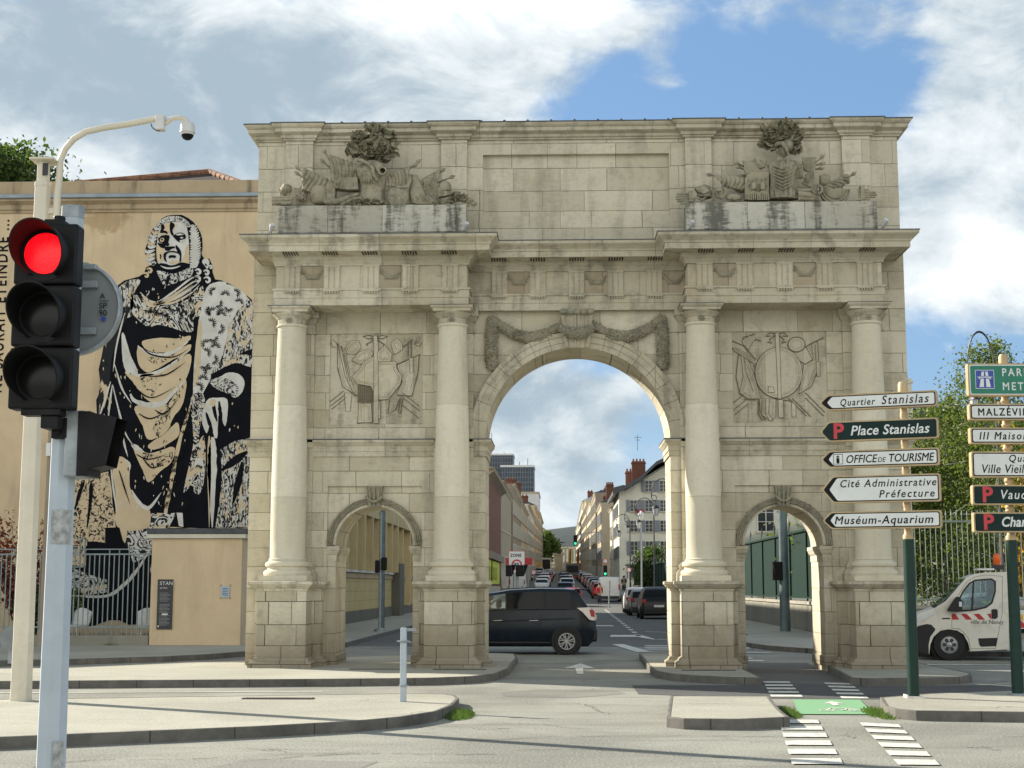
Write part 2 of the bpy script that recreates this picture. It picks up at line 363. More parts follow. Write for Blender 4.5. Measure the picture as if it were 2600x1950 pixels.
# entablature
S0=Y0-.85; CF=Y0-.15
pe=[(X(-6.11),Y0),(X(-6.11),S0),(X(-2.215),S0),(X(-2.215),CF),(X(2.215),CF),(X(2.215),S0),(X(6.11),S0),(X(6.11),Y0)]
MB().slab([[(X(-6.10),Y0),(X(-6.10),S0+.01),(X(-2.225),S0+.01),(X(-2.225),CF+.01),(X(2.225),CF+.01),(X(2.225),S0+.01),(X(6.10),S0+.01),(X(6.10),Y0)]],7.325,8.66,'z').build('frieze','frieze_stone',A)
MB().sweep([(0,7.325),(.02,7.325),(.02,7.47),(.035,7.475),(.035,7.625),(.06,7.63),(.06,7.668),(0,7.668)],pe).build('architrave','moulding',A)
MB().sweep([(0,8.14),(.03,8.14),(.03,8.175),(.05,8.20),(.055,8.225),(.10,8.265),(.115,8.29),(.13,8.30),(.13,8.325),(.45,8.355),(.45,8.345),(.47,8.345),(.47,8.46),(.49,8.465),(.50,8.50),(.55,8.545),(.60,8.58),(.62,8.60),(.62,8.655),(0,8.655)],pe).build('cornice','moulding',A)
MB().sweep([(-.05,8.657),(.635,8.657),(.635,8.672),(-.05,8.70)],pe).build('lead_flashing','lead',A)
# triglyphs, guttae, metopes, mutule guttae
def triglyph(x,y):
    m=MB(); w=.165
    for k in (-1,0,1): m.box(x+k*.112-.042,x+k*.112+.042,y-.03,y+.02,7.67,8.12)
    m.box(x-w,x+w,y-.015,y+.02,7.67,8.12); m.box(x-w-.004,x+w+.004,y-.04,y+.02,8.11,8.155)
    m.build('triglyph','frieze_stone',A)
    m=MB(); m.box(x-w,x+w,y-.085,y-.05,7.60,7.625)
    for k in range(6): m.lathe([(.012,7.6),(.02,7.565)],(x-w+.03+k*.054,y-.066,0),8)
    m.build('guttae','frieze_stone',A)
    m=MB()
    for r in (0,1,2):
        for k in range(6): m.lathe([(.014,8.345),(.017,8.318)],(x-w+.03+k*.054,y-.20-r*.09,0),6)
    m.build('mutule_drops','dark_drop',A)  # drops under the cornice coloured near black
def festoon(x,y):
    m=MB(); pts=[(x-.21+.42*t,y-.02,8.05-.17*math.sin(PI*min(1,t*1.0))**.8+.03*(1-t)) for t in [i/12 for i in range(13)]]
    m.tube(pts,[.018+.018*math.sin(PI*i/12) for i in range(13)],6)
    pts=[(x-.15+.34*t,y-.012,7.93-.06*math.sin(PI*t)) for t in [i/10 for i in range(11)]]
    m.tube(pts,.018,6)
    for k in range(9): m.ico((x-.12+k*.032,y-.02,7.86+.01*(k%2)),.014,1)
    m.tube([(x-.21,y-.01,8.06),(x-.23,y-.02,7.98),(x-.18,y-.02,7.97)],.014,6)
    m.build('metope_relief','carved',A,50)
    MB().box(x-.235,x+.235,y-.006,y+.02,7.675,8.13).build('metope','band_stone',A)
for sgn in (-1,1):
    L5=[sgn*v for v in ((-5.765,-4.965,-4.165,-3.365,-2.565) if 0 else (5.765,4.965,4.165,3.365,2.565))]; L5.sort()
    for v in L5: triglyph(X(v),S0)
    festoon(X(L5[0]+.4),S0); festoon(X(L5[2]+.4),S0)
for v in (-1.6,-.8,0,.8,1.6): triglyph(X(v),CF)
for v in (-1.2,.4,1.98): festoon(X(v),CF)
# blocks carrying the sculptures
for a,b in ((-6.13,-2.25),(2.22,6.07)):
    MB().box(X(a),X(b),S0+.08,Y0+.03,8.66,9.42).build('sculpture_block','block_stone',A,bevel=.012)
# columns
def column(l):
    x=X(l); y=Y0-.5
    c=MB(); prof=[]
    for i in range(13):
        t=i/12; r=.352-.067*(max(0,(t-.28))/.72)**1.45; prof.append((r,2.26+t*(6.90-2.26)))
    prof=[(.375,2.205),(.375,2.225),(.36,2.24)]+prof+[(.30,6.915),(.315,6.93),(.315,6.955),(.30,6.97)]
    c.lathe(prof,(x,y,0),48); co=c.build('column','ashlar_smooth',A,35)
    b=MB().lathe([(.385,1.90),(.46,1.905),(.475,1.94),(.47,1.985),(.44,2.01),(.405,2.025),(.395,2.05),(.40,2.075),(.435,2.09),(.445,2.125),(.43,2.165),(.395,2.18),(.375,2.20),(.375,2.215),(.30,2.215)],(x,y,0),48)
    b.build('column_base','ashlar_smooth',A,50)
    MB().box(x-.475,x+.475,y-.475,y+.49,1.795,1.905).build('plinth','ashlar_smooth',A,bevel=.008)
    k=MB().lathe([(.29,6.96),(.29,7.085),(.31,7.09),(.315,7.11),(.34,7.13),(.375,7.165),(.39,7.19),(.38,7.205),(.2,7.205)],(x,y,0),48)
    k.build('capital','moulding',A,50)
    sq=[(x-.36,y+.36),(x-.36,y-.36),(x+.36,y-.36),(x+.36,y+.36)]
    MB().sweep([(0,7.2),(.02,7.2),(.02,7.25),(.035,7.255),(.07,7.29),(.07,7.313),(0,7.313)],sq,closed=False).box(x-.37,x+.37,y-.37,y+.37,7.2,7.3).build('abacus','moulding',A)
    MB().sweep([(-.05,7.3131),(.08,7.3131),(.08,7.3245),(-.05,7.3245)],sq).build('abacus_flashing','lead',A)
    r=MB()
    for q in range(6):
        t=q*PI/3; r.ico((x+.05*math.cos(t),y-.292,7.03+.05*math.sin(t)),.028,1,sc=(1,.5,1))
    r.ico((x,y-.30,7.03),.025,1); r.build('rosette','carved',A,50)
    # pilaster behind with its capital and base
    MB().box(x-.40,x+.40,Y0-.12,Y0+.01,1.9,6.855).build('pilaster','ashlar',A,bevel=.006)
    pp=[(x-.40,Y0),(x-.40,Y0-.12),(x+.40,Y0-.12),(x+.40,Y0)]
    MB().sweep([(0,6.86),(.03,6.865),(.03,6.9),(.006,6.91),(.006,7.08),(.03,7.10),(.07,7.17),(.07,7.19),(.10,7.20),(.10,7.32),(0,7.32)],pp).build('pilaster_capital','moulding',A)
    MB().sweep([(0,1.79),(.13,1.79),(.13,1.90),(.12,1.91),(.13,1.95),(.10,2.0),(.06,2.04),(.08,2.09),(.05,2.15),(.0,2.2)],pp).build('pilaster_base','moulding',A)
    # pedestal
    dw=.49; yf=Y0-1.07; bw=.66; yb=Y0-.34
    foot=[(x-bw,Y0+.01),(x-bw,yb),(x-dw,yb),(x-dw,yf),(x+dw,yf),(x+dw,yb),(x+bw,yb),(x+bw,Y0+.01)]
    MB().slab([foot],.10,1.66,'z').build('pedestal','pedestal_stone',A,bevel=.01)
    MB().sweep([(0,1.60),(.02,1.61),(.02,1.64),(.05,1.66),(.10,1.70),(.115,1.72),(.135,1.735),(.135,1.785),(.11,1.793),(0,1.793)],foot).box(x-dw,x+dw,yf,Y0,1.66,1.79).build('pedestal_cap','moulding',A)
    MB().sweep([(0,.12),(.13,.12),(.13,.225),(.11,.24),(.07,.26),(.05,.30),(.03,.32),(.0,.33)],foot).build('pedestal_foot','pedestal_stone',A)
for l in (-5.82,-2.53,2.495,5.826): column(l)
# string course and imposts
prof=[(0,4.33),(.03,4.33),(.03,4.43),(.045,4.435),(.045,4.54),(.06,4.55),(.075,4.57),(.11,4.61),(.12,4.62),(.12,4.665),(0,4.665)]
for p in ([(X(-HW),Y1),(X(-HW),Y0),(X(-BR),Y0),(X(-BR),Y1)],[(X(BR),Y1),(X(BR),Y0),(X(HW),Y0),(X(HW),Y1)]):
    MB().sweep(prof,p).build('string_course','moulding',A)
    MB().sweep([(0,4.666),(.13,4.666),(.13,4.684),(0,4.70)],p).build('lead_flashing','lead',A)
for c in (-SX,SX):
    for p in ([(X(c-.965),Y0+.06),(X(c-SR),Y0+.06),(X(c-SR),Y1)],[(X(c+SR),Y1),(X(c+SR),Y0+.06),(X(c+.965),Y0+.06)]):
        MB().sweep([(0,2.20),(.015,2.20),(.015,2.33),(.03,2.34),(.05,2.37),(.07,2.42),(.08,2.43),(.08,2.505),(0,2.515)],p).build('impost','moulding',A)
        MB().sweep([(0,.12),(.03,.12),(.03,.30),(0,.32)],p).build('jamb_foot','pedestal_stone',A)
# archivolts in separate voussoirs
def vouss(cx,sp,n,secs,a0=0.,a1=PI,gap=.0035,m='moulding',seg=4,nm='archivolt'):
    mb=MB()
    for i in range(n):
        b0=a0+(a1-a0)*i/n+gap; b1=a0+(a1-a0)*(i+1)/n-gap
        for s_ in secs: mb.arc(cx,sp,s_,b0,b1,seg)
    return mb.build(nm,m,A)
yq=Y0
vouss(X(0),BS,17,[[(BR,yq+.02),(BR,yq-.055),(2.0,yq-.055),(2.0,yq-.075),(2.115,yq-.075),(2.125,yq-.10),(2.165,yq-.115),(2.205,yq-.125),(2.21,yq+.02)]],gap=.0018)
for c in (-SX,SX):
    vouss(X(c),SS,9,[[(SR,yq+.07),(SR,yq+.0),(.845,yq-.0),(.845,yq+.02),(.86,yq+.02),(.86,yq+.07)]],gap=.003)
    mb=MB().arc(X(c),SS,[(.855,yq+.07),(.855,yq-.03),(.965,yq-.03),(.965,yq+.07)],0,PI,40); mb.build('archivolt','band_stone',A)
    mb=MB()
    for i in range(150):
        t=PI*(i+.5)/150; 
        for k in range(3):
            tt=t+rnd.uniform(-.01,.01); rr=.87+.04*k+rnd.uniform(-.008,.008)
            mb.ico((X(c)+rr*math.cos(tt),yq-.035,SS+rr*math.sin(tt)),.024,1,.1,(1.3,.8,.6),Matrix.Rotation(-tt+(.6 if k%2 else -.6)+PI/2,3,'Y'))
    mb.build('laurel_band','carved',A,60)
    # keystone
    mb=MB()
    mb.add([(X(c)-.17,yq-.14,3.72),(X(c)+.17,yq-.14,3.72),(X(c)+.12,yq-.06,3.29),(X(c)-.12,yq-.06,3.29),(X(c)-.17,yq+.06,3.72),(X(c)+.17,yq+.06,3.72),(X(c)+.12,yq+.06,3.29),(X(c)-.12,yq+.06,3.29)],[(0,1,2,3),(4,7,6,5),(0,4,5,1),(1,5,6,2),(2,6,7,3),(3,7,4,0)])
    for q in (-1,0,1): mb.tube([(X(c)+q*.1,yq-.145,3.71),(X(c)+q*.085,yq-.12,3.5),(X(c)+q*.065,yq-.075,3.32)],.028,8)
    for i in range(26): mb.ico((X(c)-.16+.32*i/25,yq-.16,3.5-.10*math.sin(PI*i/25)),.03,1,.2)
    mb.build('keystone','carved',A,50)
# big keystone
mb=MB(); kx=X(0)
def kst(z): t=(z-6.55)/.77; return .235+.11*t, yq-.13-.20*t
zs=[6.55,6.7,6.9,7.1,7.32]
for i in range(len(zs)-1):
    (w0,y0),(w1,y1)=kst(zs[i]),kst(zs[i+1])
    mb.add([(kx-w0,y0,zs[i]),(kx+w0,y0,zs[i]),(kx+w1,y1,zs[i+1]),(kx-w1,y1,zs[i+1]),(kx-w0,yq,zs[i]),(kx+w0,yq,zs[i]),(kx+w1,yq,zs[i+1]),(kx-w1,yq,zs[i+1])],[(0,1,2,3),(1,5,6,2),(4,0,3,7),(3,2,6,7),(4,5,1,0),(4,7,6,5)])
for q in (-1,-.12,.12,1):
    mb.tube([(kx+q*kst(z)[0]*.88,kst(z)[1]-.01,z) for z in (6.56,6.8,7.1,7.3)],.028 if abs(q)<1 else .04,8)
mb.build('keystone','frieze_stone',A,40)
mb=MB()
for i in range(5): mb.ico((kx-.28+.14*i,yq-.36,7.26),.085,2,.05,(1,.7,.8))
mb.build('keystone_scroll','carved',A,60)
def garland(name,pts,rad,n,per=7,mt='carved'):
    P=[Vector(p) for p in pts]; mb=MB(); mb.tube(P,[max(.02,rad(i/(len(P)-1))*.8) for i in range(len(P))],10)
    for i in range(n):
        t=i/(n-1)*(len(P)-1); a=min(int(t),len(P)-2); q=P[a].lerp(P[a+1],t-a); d=(P[a+1]-P[a]).normalized(); r=rad(i/(n-1))
        b=Vector((0,1,0)).cross(d).normalized()
        for k in range(per):
            an=PI*(k+.5*(i%2))/per; off=b*math.cos(an)*r+Vector((0,-1,0))*math.sin(an)*r*.8
            mb.ico(q+off*rnd.uniform(.9,1.2),.036,1,.3,(1.5,.8,.6),Matrix.Rotation(rnd.uniform(-1,1),3,'Y'))
    return mb.build(name,mt,A,60)
def sw(x0,z0,x1,z1,sag,n=18,y=yq-.08): return [(x0+(x1-x0)*t,y,z0+(z1-z0)*t-sag*4*t*(1-t)) for t in [i/n for i in range(n+1)]]
for s_ in (-1,1):
    garland('garland',sw(kx+s_*1.72,7.17,kx+s_*.30,7.08,.34),lambda t:.035+.055*math.sin(PI*t),52)
    garland('garland',[(kx+s_*1.76,yq-.07,7.19-1.07*i/10) for i in range(11)],lambda t:.045+.05*min(1,t*3)-.04*max(0,(t-.9)*10),42)
    MB().tube([(kx+s_*(1.73+.05*math.cos(a)),yq-.10,7.17+.055*math.sin(a)) for a in [i*PI/6 for i in range(13)]],.016,6).build('garland_ring','carved',A,40)
garland('garland',sw(kx-.33,6.95,kx+.33,6.95,.13,12,yq-.28),lambda t:.045+.05*math.sin(PI*t),26)
# relief panels
for c in (-SX,SX):
    MB().box(X(c-.965),X(c+.965),Y0+.045,Y0+.061,4.995,6.89).build('relief_panel','moulding',A)
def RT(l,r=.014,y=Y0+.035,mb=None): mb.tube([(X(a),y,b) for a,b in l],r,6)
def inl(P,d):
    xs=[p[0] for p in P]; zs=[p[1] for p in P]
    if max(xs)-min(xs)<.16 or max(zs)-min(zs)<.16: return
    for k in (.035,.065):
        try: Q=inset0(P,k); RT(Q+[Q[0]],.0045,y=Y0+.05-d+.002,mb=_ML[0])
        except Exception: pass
def inset0(pts,d):
    out=[]; n=len(pts); ar=sum(pts[i][0]*pts[(i+1)%n][1]-pts[(i+1)%n][0]*pts[i][1] for i in range(n)); sg=1 if ar>0 else -1
    for i in range(n):
        a,b,c=[Vector(pts[(i+k)%n]) for k in (-1,0,1)]; d1=(b-a).normalized(); d2=(c-b).normalized(); n1=Vector((-d1.y,d1.x))*sg; n2=Vector((-d2.y,d2.x))*sg; m_=n1+n2; m_=m_/max(.6,1+n1.dot(n2)); out.append(tuple(b+m_*d))
    return out
_ML=[None]
def relief_left():
    c=-SX; mb=MB(); ml=MB(); _ML[0]=ml
    def q(a,b): # crop pixels -> local coords
        x,z=PX(600+a/3.19,780+b/3.19,Y0); return (x-XC,z)
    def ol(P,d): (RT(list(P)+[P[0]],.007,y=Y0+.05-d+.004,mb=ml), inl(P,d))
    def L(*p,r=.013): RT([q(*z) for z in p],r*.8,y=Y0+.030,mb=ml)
    def F(*p,d=.03):
        pts=[q(*z) for z in p]; mb.slab([[(X(a),b) for a,b in pts]],Y0+.05-d,Y0+.05); ol(pts,d)
    F((1110,230),(1140,230),(1150,330),(1150,940),(1110,940),(1115,340),d=.055)
    for a in (-1,1): L((1125,240),(1125+a*50,225),(1125+a*100,235),(1125+a*60,255),(1125,245)); L((1125,245),(1125+a*40,280),(1125+a*75,300),(1125+a*60,310))
    F((1030,440),(1110,400),(1150,440),(1290,440),(1300,500),(1340,560),(1330,620),(1230,745),(1140,750),(1090,640),(980,620),(940,560),(1000,500),d=.05)
    F((880,330),(930,270),(990,270),(1010,330),(960,380),(900,375),d=.03); F((935,430),(1000,360),(1070,340),(1110,370),(1080,430),(1000,460),d=.04)
    F((1250,290),(1300,250),(1340,290),(1345,340),(1280,380),d=.03); F((1140,370),(1200,310),(1260,380),(1250,440),(1150,440),d=.06)
    for x in range(985,1100,16): L((x,630),(x+4,700),(x,770),r=.018)
    for x in range(1150,1290,18): L((x,590),(x+3,660),r=.016)
    L((820,290),(880,560),(960,720)); L((820,290),(820,480),(860,640),(980,720)); L((850,310),(900,580)); L((870,370),(920,600)); L((1480,380),(1470,520),(1420,720),(1300,710)); L((1490,380),(1300,460)); L((1430,260),(1270,380))
    F((820,310),(880,370),(930,600),(980,715),(860,640),(820,500),d=.025); F((1300,470),(1475,390),(1465,560),(1420,715),(1300,705),(1345,600),d=.02)
    for p in (((760,260),(800,275),(820,320),(780,320)),((1440,290),(1480,235),(1485,260)),((1440,300),(1500,285),(1480,315))): F(*p,d=.03)
    for a in ((750,770),(760,800),(770,825)): L(a,(a[0]+120,a[1]-95),r=.01)
    for a in ((1480,800),(1485,840),(1480,900)): L(a,(a[0]-140,a[1]-110),r=.01)
    L((990,780),(990,850),(980,940),(1040,935),(1050,800)); L((1060,780),(1085,940)); F((990,780),(1090,780),(1100,930),(985,935),d=.03)
    F((875,690),(935,700),(920,840),(885,840),d=.02); L((1330,730),(1310,850),(1330,860),(1345,740)); L((1240,750),(1225,860),(1290,830),(1320,740))
    F((1105,760),(1160,760),(1165,900),(1120,905),d=.05); F((1400,410),(1430,410),(1430,530),(1405,530),d=.03); L((1415,260),(1415,420),r=.012); L((1390,275),(1390,400),r=.012)
    L((1150,640),(1300,610),r=.012); L((1160,690),(1250,690),r=.01); L((1190,650),(1190,730),r=.01)
    mb.build('trophy_relief','frieze_stone',A,40); ml.build('relief_outline','shade_grime_line',A,40)
def relief_right():
    mb=MB(); ml=MB(); _ML[0]=ml
    def q(a,b): x,z=PX(1700+a/3.19,780+b/3.19,Y0); return (x-XC,z)
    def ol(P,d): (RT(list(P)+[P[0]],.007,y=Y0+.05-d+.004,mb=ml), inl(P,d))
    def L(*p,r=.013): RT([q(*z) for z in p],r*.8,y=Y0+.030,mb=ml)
    def F(*p,d=.03): mb.slab([[(X(q(*z)[0]),q(*z)[1]) for z in p]],Y0+.05-d,Y0+.05); ol([q(*z) for z in p],d)
    F((855,210),(885,210),(895,400),(905,740),(880,740),(865,420),d=.055)
    for a in (-1,1): L((870,212),(870+a*60,205),(870+a*90,235),(870+a*50,230)); L((870,215),(870+a*60,260),(870+a*40,290),(870+a*75,280))
    ov=[(885+190*math.cos(t)*(1 if math.cos(t)>0 else 1),530-205*math.sin(t)) for t in [i*2*PI/28 for i in range(28)]]
    F(*ov,d=.045); L(*(ov+[ov[0]]),r=.016)
    L(*[(885+160*math.cos(t),560-160*math.sin(t)) for t in [PI+i*PI/12 for i in range(13)]],r=.012)
    L((760,490),(800,450),(860,405),r=.014); L((960,400),(1000,440),(980,470),(900,480),r=.014); L((680,470),(740,500),(800,560),(810,600),(750,640),(720,620),r=.02); L((700,560),(760,560),(800,520),r=.02)
    L(*[(1030+70*math.cos(t),300-60*math.sin(t)) for t in [i*2*PI/16 for i in range(17)]],r=.014); F(*[(1030+66*math.cos(t),300-56*math.sin(t)) for t in [i*2*PI/16 for i in range(16)]],d=.03)
    L((590,280),(600,240),(650,230),(690,215)); L((640,340),(650,290),(700,260),(740,270)); F((590,270),(650,230),(700,250),(660,300),(640,340),(600,300),d=.03)
    L((510,270),(600,310),(700,420)); L((510,330),(600,360),(700,450),(860,600)); F((510,330),(560,335),(720,440),(690,460),(600,400),(530,355),d=.035)
    L((560,380),(540,560),(570,700),(640,740),(720,740)); L((600,380),(620,520),(680,680)); F((580,380),(620,380),(690,560),(740,740),(640,740),(570,690),(600,560),d=.025)
    L((1250,245),(1150,290),(1040,360)); L((1200,270),(1210,480),(1150,640),(1050,700)); L((1150,290),(1165,420),(1100,460),(950,370)); F((1110,320),(1200,280),(1210,470),(1150,640),(1050,700),(1090,470),(1165,430),d=.025)
    for a in ((510,780),(520,830),(530,870)): L(a,(a[0]+110,a[1]-90),r=.01)
    for a in ((1145,885),(1110,880),(1250,880)): L(a,(a[0]-150,a[1]-150),r=.011)
    L((1260,850),(1100,690),r=.011)
    for x in (725,750,780,810): L((x,740),(x-5,860),(x+30,915),r=.018)
    F((730,740),(860,745),(860,880),(820,920),(740,860),d=.03); F((880,750),(920,750),(925,890),(885,895),d=.05); F((990,770),(1025,770),(1025,890),(995,885),d=.02); L((700,750),(600,740)); L((850,740),(1000,760))
    L((1180,300),(1185,430),r=.012); F((1190,440),(1220,440),(1220,560),(1195,560),d=.03)
    F((800,640),(840,650),(850,690),(800,690),d=.06); L((910,660),(960,640),r=.012)
    mb.build('trophy_relief','frieze_stone',A,40); ml.build('relief_outline','shade_grime_line',A,40)
relief_left(); relief_right()
# ---------------- trophies on the blocks
def trophy(ox,oy,sc,label,Yp=29.93):
    def q(a,b,dy=0.): x,z=PX(ox+a/sc,oy+b/sc,Yp+dy); return Vector((x,Yp+dy,z))
    return q
def cloth(mb,P,folds=5,amp=.035,n=20,sag=.0,ph=0.):
    a,b,c,d=P
    def fn(u,v):
        p=a.lerp(b,u).lerp(d.lerp(c,u),v)
        wv=math.sin(2*PI*folds*(u+.16*math.sin(2.4*v+ph)+.1*v)+ph); p=p+Vector((0,-amp*(abs(wv)**.6*(1 if wv>0 else -1)*.9)*(.35+.65*v),-sag*4*u*(1-u)*(.3+.7*v)))
        return p+Vector((0,-.02*math.sin(5*v),0))
    mb.grid(fn,n*3,n//2)
def solid(o,t=.03):
    m=o.modifiers.new('thick','SOLIDIFY'); m.thickness=t; return o
def spear(mb,a,b,tip=.16,r=.018):
    d=(b-a).normalized(); mb.tube([a,b-d*tip],r,6); mb.tube([b-d*tip*1.05,b-d*tip*.9,b-d*tip*.45,b],[.018,.022,.045,.002],6)
def leaves(mb,c,rx,ry,rz,n,size,mask=None):
    for i in range(n):
        while True:
            p=Vector((rnd.uniform(-1,1),rnd.uniform(-1,1),rnd.uniform(-1,1)))
            if .25<p.length<1 and (mask is None or mask(p)): break
        k=1+.18*math.sin(7*p.x+3)*math.sin(6*p.z+1)
        P=Vector((c.x+p.x*rx*k*(1+rnd.uniform(-.16,.22)),c.y+p.y*ry,c.z+p.z*rz*k*(1+rnd.uniform(-.16,.22)))); rot=Matrix.Rotation(rnd.uniform(0,6.28),3,'Y')@Matrix.Rotation(rnd.uniform(-.9,.9),3,'X')@Matrix.Rotation(rnd.uniform(-.7,.7),3,'Z')
        s=size*rnd.uniform(.7,1.35); L=[(-1,0,0),(-.5,-.35,.42),(.2,-.5,.48),(1,-.1,0),(.2,-.5,-.48),(-.5,-.35,-.42),(0,.1,0),(-.5,.15,.4),(.3,.2,.4),(.3,.2,-.4),(-.5,.15,-.4)]
        V=[rot@(Vector(l)*s)+P for l in L]
        mb.add(V,[(0,1,6),(1,2,6),(2,3,6),(3,4,6),(4,5,6),(5,0,6)])
def blobm(mb,c,r,sc=(1,1,1),jit=.08,sub=2): mb.ico(c,r,sub,jit,sc)
def loft(mb,secs,n=28,fn=None):
    o=len(mb.v)
    for i,(x,y,z,rx,ry) in enumerate(secs):
        for k in range(n):
            t=2*PI*k/n; d=fn(i/(len(secs)-1),t) if fn else 0
            mb.v.append((x+(rx+d)*math.cos(t),y+(ry+d)*math.sin(t),z))
    for i in range(len(secs)-1):
        for k in range(n):
            k2=(k+1)%n; mb.f.append((o+i*n+k,o+i*n+k2,o+(i+1)*n+k2,o+(i+1)*n+k))
    mb.f.append(tuple(o+k for k in reversed(range(n)))); mb.f.append(tuple(o+(len(secs)-1)*n+k for k in range(n)))
def interp(keys,n):
    out=[]
    for i in range(n+1):
        t=i/n*(len(keys)-1); a=min(int(t),len(keys)-2); f=t-a; f=f*f*(3-2*f)*.5+f*.5
        out.append(tuple(keys[a][k]*(1-f)+keys[a+1][k]*f for k in range(len(keys[0]))))
    return out
# left group
q=trophy(690,310,4.096,'')
T=thing('trophy_sculpture','weathered stone trophy with a headless armoured torso under a leafy crown, on the left block','sculpture',(X(-4.19),29.95,9.42),world=True)
u=.00192
kz=[(890,830,130,.17),(1050,780,128,.17),(1055,720,126,.16),(1050,640,140,.19),(1035,560,160,.22),(1030,490,165,.21),(1035,440,120,.16),(1040,410,60,.12)]
kk=[]
for a,b,w_,d in kz:
    p=q(1050 if a==890 else a,b); kk.append((p.x,p.y,p.z,w_*u,d))
mb=MB(); loft(mb,interp(kk,26),36,lambda s,t: (.016*math.sin(t*6)*(1 if math.sin(t)<0 else 0)*math.sin(s*9)))
for a,b,r in ((960,520,62),(1110,530,60)): blobm(mb,q(a,b,-.13),r*u,(1,.7,.9),0)
for b in (610,660,710): 
    for a in (1010,1080): blobm(mb,q(a,b,-.13),.045,(1.3,.6,.8),0)
mb.tube([q(870,470,-.02),q(820,520,-.04),q(850,575,-.03)],[.09,.08,.02],12)
mb.build('torso','trophy_stone',T,60)
mb=MB(); mb.tube([q(1060,450,-.05),q(1120,480,-.16),q(1150,500,-.28)],[.12,.115,.09],16,cap=False); mb.lathe([(.06,0),(.09,0),(.09,.05),(.06,.05)],q(1150,503,-.32),20,'y',ring=True); mb.build('arm_opening','trophy_stone',T,40)
mb=MB(); mb.tube([q(890,400,-.18),q(930,395,-.22),q(1000,430,-.25),q(1050,480,-.26),q(1060,550,-.25),q(1100,610,-.22)],[.03,.04,.045,.042,.035,.02],10)
for k in range(8): a=940+k*13; mb.tube([q(a,520+6*(k%2),-.24),q(a+3,570,-.25),q(a+(4 if k%2 else -4),625+10*(k%3),-.22)],[.022,.02,.006],6)
mb.build('lion_skin','trophy_stone',T,60)
mb=MB(); leaves(mb,q(1050,290,-.05),245*u,.26,120*u,200,.115,lambda p: not(p.z<-.55 and abs(p.x)<.25)); leaves(mb,q(1060,170,-.05),170*u,.22,110*u,150,.11); blobm(mb,q(1050,255,.05),.24,(1.2,.7,.8),.2,3)
leaves(mb,q(1065,85,-.05),95*u,.15,70*u,90,.07); leaves(mb,q(900,150,-.05),60*u,.12,50*u,40,.08); leaves(mb,q(1230,140,-.05),60*u,.12,55*u,40,.08)
mb.build('leaf_crown','leafstone',T,0)
mb=MB()
for a,b in (((560,720),(235,450)),((560,740),(228,510)),((720,600),(530,272)),((700,560),(500,380)),((1300,580),(1555,385)),((1300,560),(1525,430)),((1500,700),(1812,475)),((1600,680),(1912,555))):
    mb=MB(); spear(mb,q(*a,.02),q(*b,-.10)); mb.build('spear','trophy_stone',T,40)
for P in (((325,480),(590,600),(560,790),(315,700)),((600,340),(870,440),(840,600),(640,640)),((1445,455),(1215,560),(1195,665),(1390,690)),((1745,500),(1560,600),(1640,740),(1700,855)),((620,560),(770,590),(740,680),(665,690))):
    mb=MB(); cloth(mb,[q(a,b,-.05-.12*(i%3==0)) for i,(a,b) in enumerate(P)],6,.028,26,ph=P[0][0]); solid(mb.build('flag','trophy_stone',T,50),.03)
mb=MB(); mb.slab([[(q(a,b).x,q(a,b).z) for a,b in ((565,830),(580,650),(650,585),(900,590),(910,715),(800,720),(670,700),(660,830))]],29.80,30.05); mb.build('shield','trophy_stone',T,bevel=.01)
mb=MB(); mb.lathe([(.001,.02),(.12,.0),(.2,.03),(.225,.06),(.22,.10)],q(1310,770,-.22),28,'y'); mb.build('shield','trophy_stone',T,50)
mb=MB(); loft(mb,[(q(500,b).x,29.9,q(500,b).z,r*u,r*u) for b,r in ((860,60),(840,92),(760,104),(700,98),(680,80))],24); mb.build('drum','trophy_stone',T,50)
mb=MB(); blobm(mb,q(150,695,-.05),.115,(1,.9,.9),.16,3); blobm(mb,q(310,775,-.1),.10,(1,.9,1),.16,3); leaves(mb,q(310,775,-.14),.11,.06,.11,40,.035); mb.build('lion_head','trophy_stone',T,60)
mb=MB()
for r in range(9): t=r*2*PI/8; mb.tube([q(8,818,0)+Vector((0,.07*math.cos(t),.07*math.sin(t)))*(r<8),q(225,812,0)+Vector((0,.07*math.cos(t),.07*math.sin(t)))*(r<8)],.036,8)
mb.tube([q(95,850,-.1),q(200,845,-.1)],.035,10); mb.build('fasces','trophy_stone',T,50); mb=MB(); mb.slab([[(q(a,b).x,q(a,b).z) for a,b in ((205,868),(208,760),(235,690),(290,700),(330,660),(420,700),(470,868))]],29.86,30.05); mb.tube([q(120,720,.0),q(190,760,0),(q(215,850,0))],[.05,.06,.05],10); mb.tube([q(90,700,.02),q(110,760,.02),q(110,800,.02)],[.05,.06,.06],10); mb.build('broken_shield','trophy_stone',T,50)
mb=MB(); mb.tube([q(555,825,-.12),q(600,830,-.16),q(690,825,-.12),q(780,790,-.1),q(900,750,-.05)],[.05,.075,.07,.06,.03],14); mb.tube([q(720,860,-.1),q(850,800,-.15),q(930,790,-.1)],.04,8); mb.build('lion_paw','trophy_stone',T,60)
mb=MB(); leaves(mb,q(1000,835,-.16),190*u,.09,28*u,150,.055); mb.build('laurel_wreath','trophy_stone',T,0)
mb=MB(); mb.tube([q(1270,660,-.15),q(1340,680,-.2),q(1420,670,-.2),q(1440,600,-.18),q(1435,540,-.15)],[.02,.035,.04,.035,.02],10); mb.build('sash','trophy_stone',T,60)
mb=MB(); loft(mb,[(q(a,b).x,29.9,q(a,b).z,w_*u,.1) for a,b,w_ in ((1530,855,90),(1520,760,95),(1500,640,70),(1480,560,40))],20)
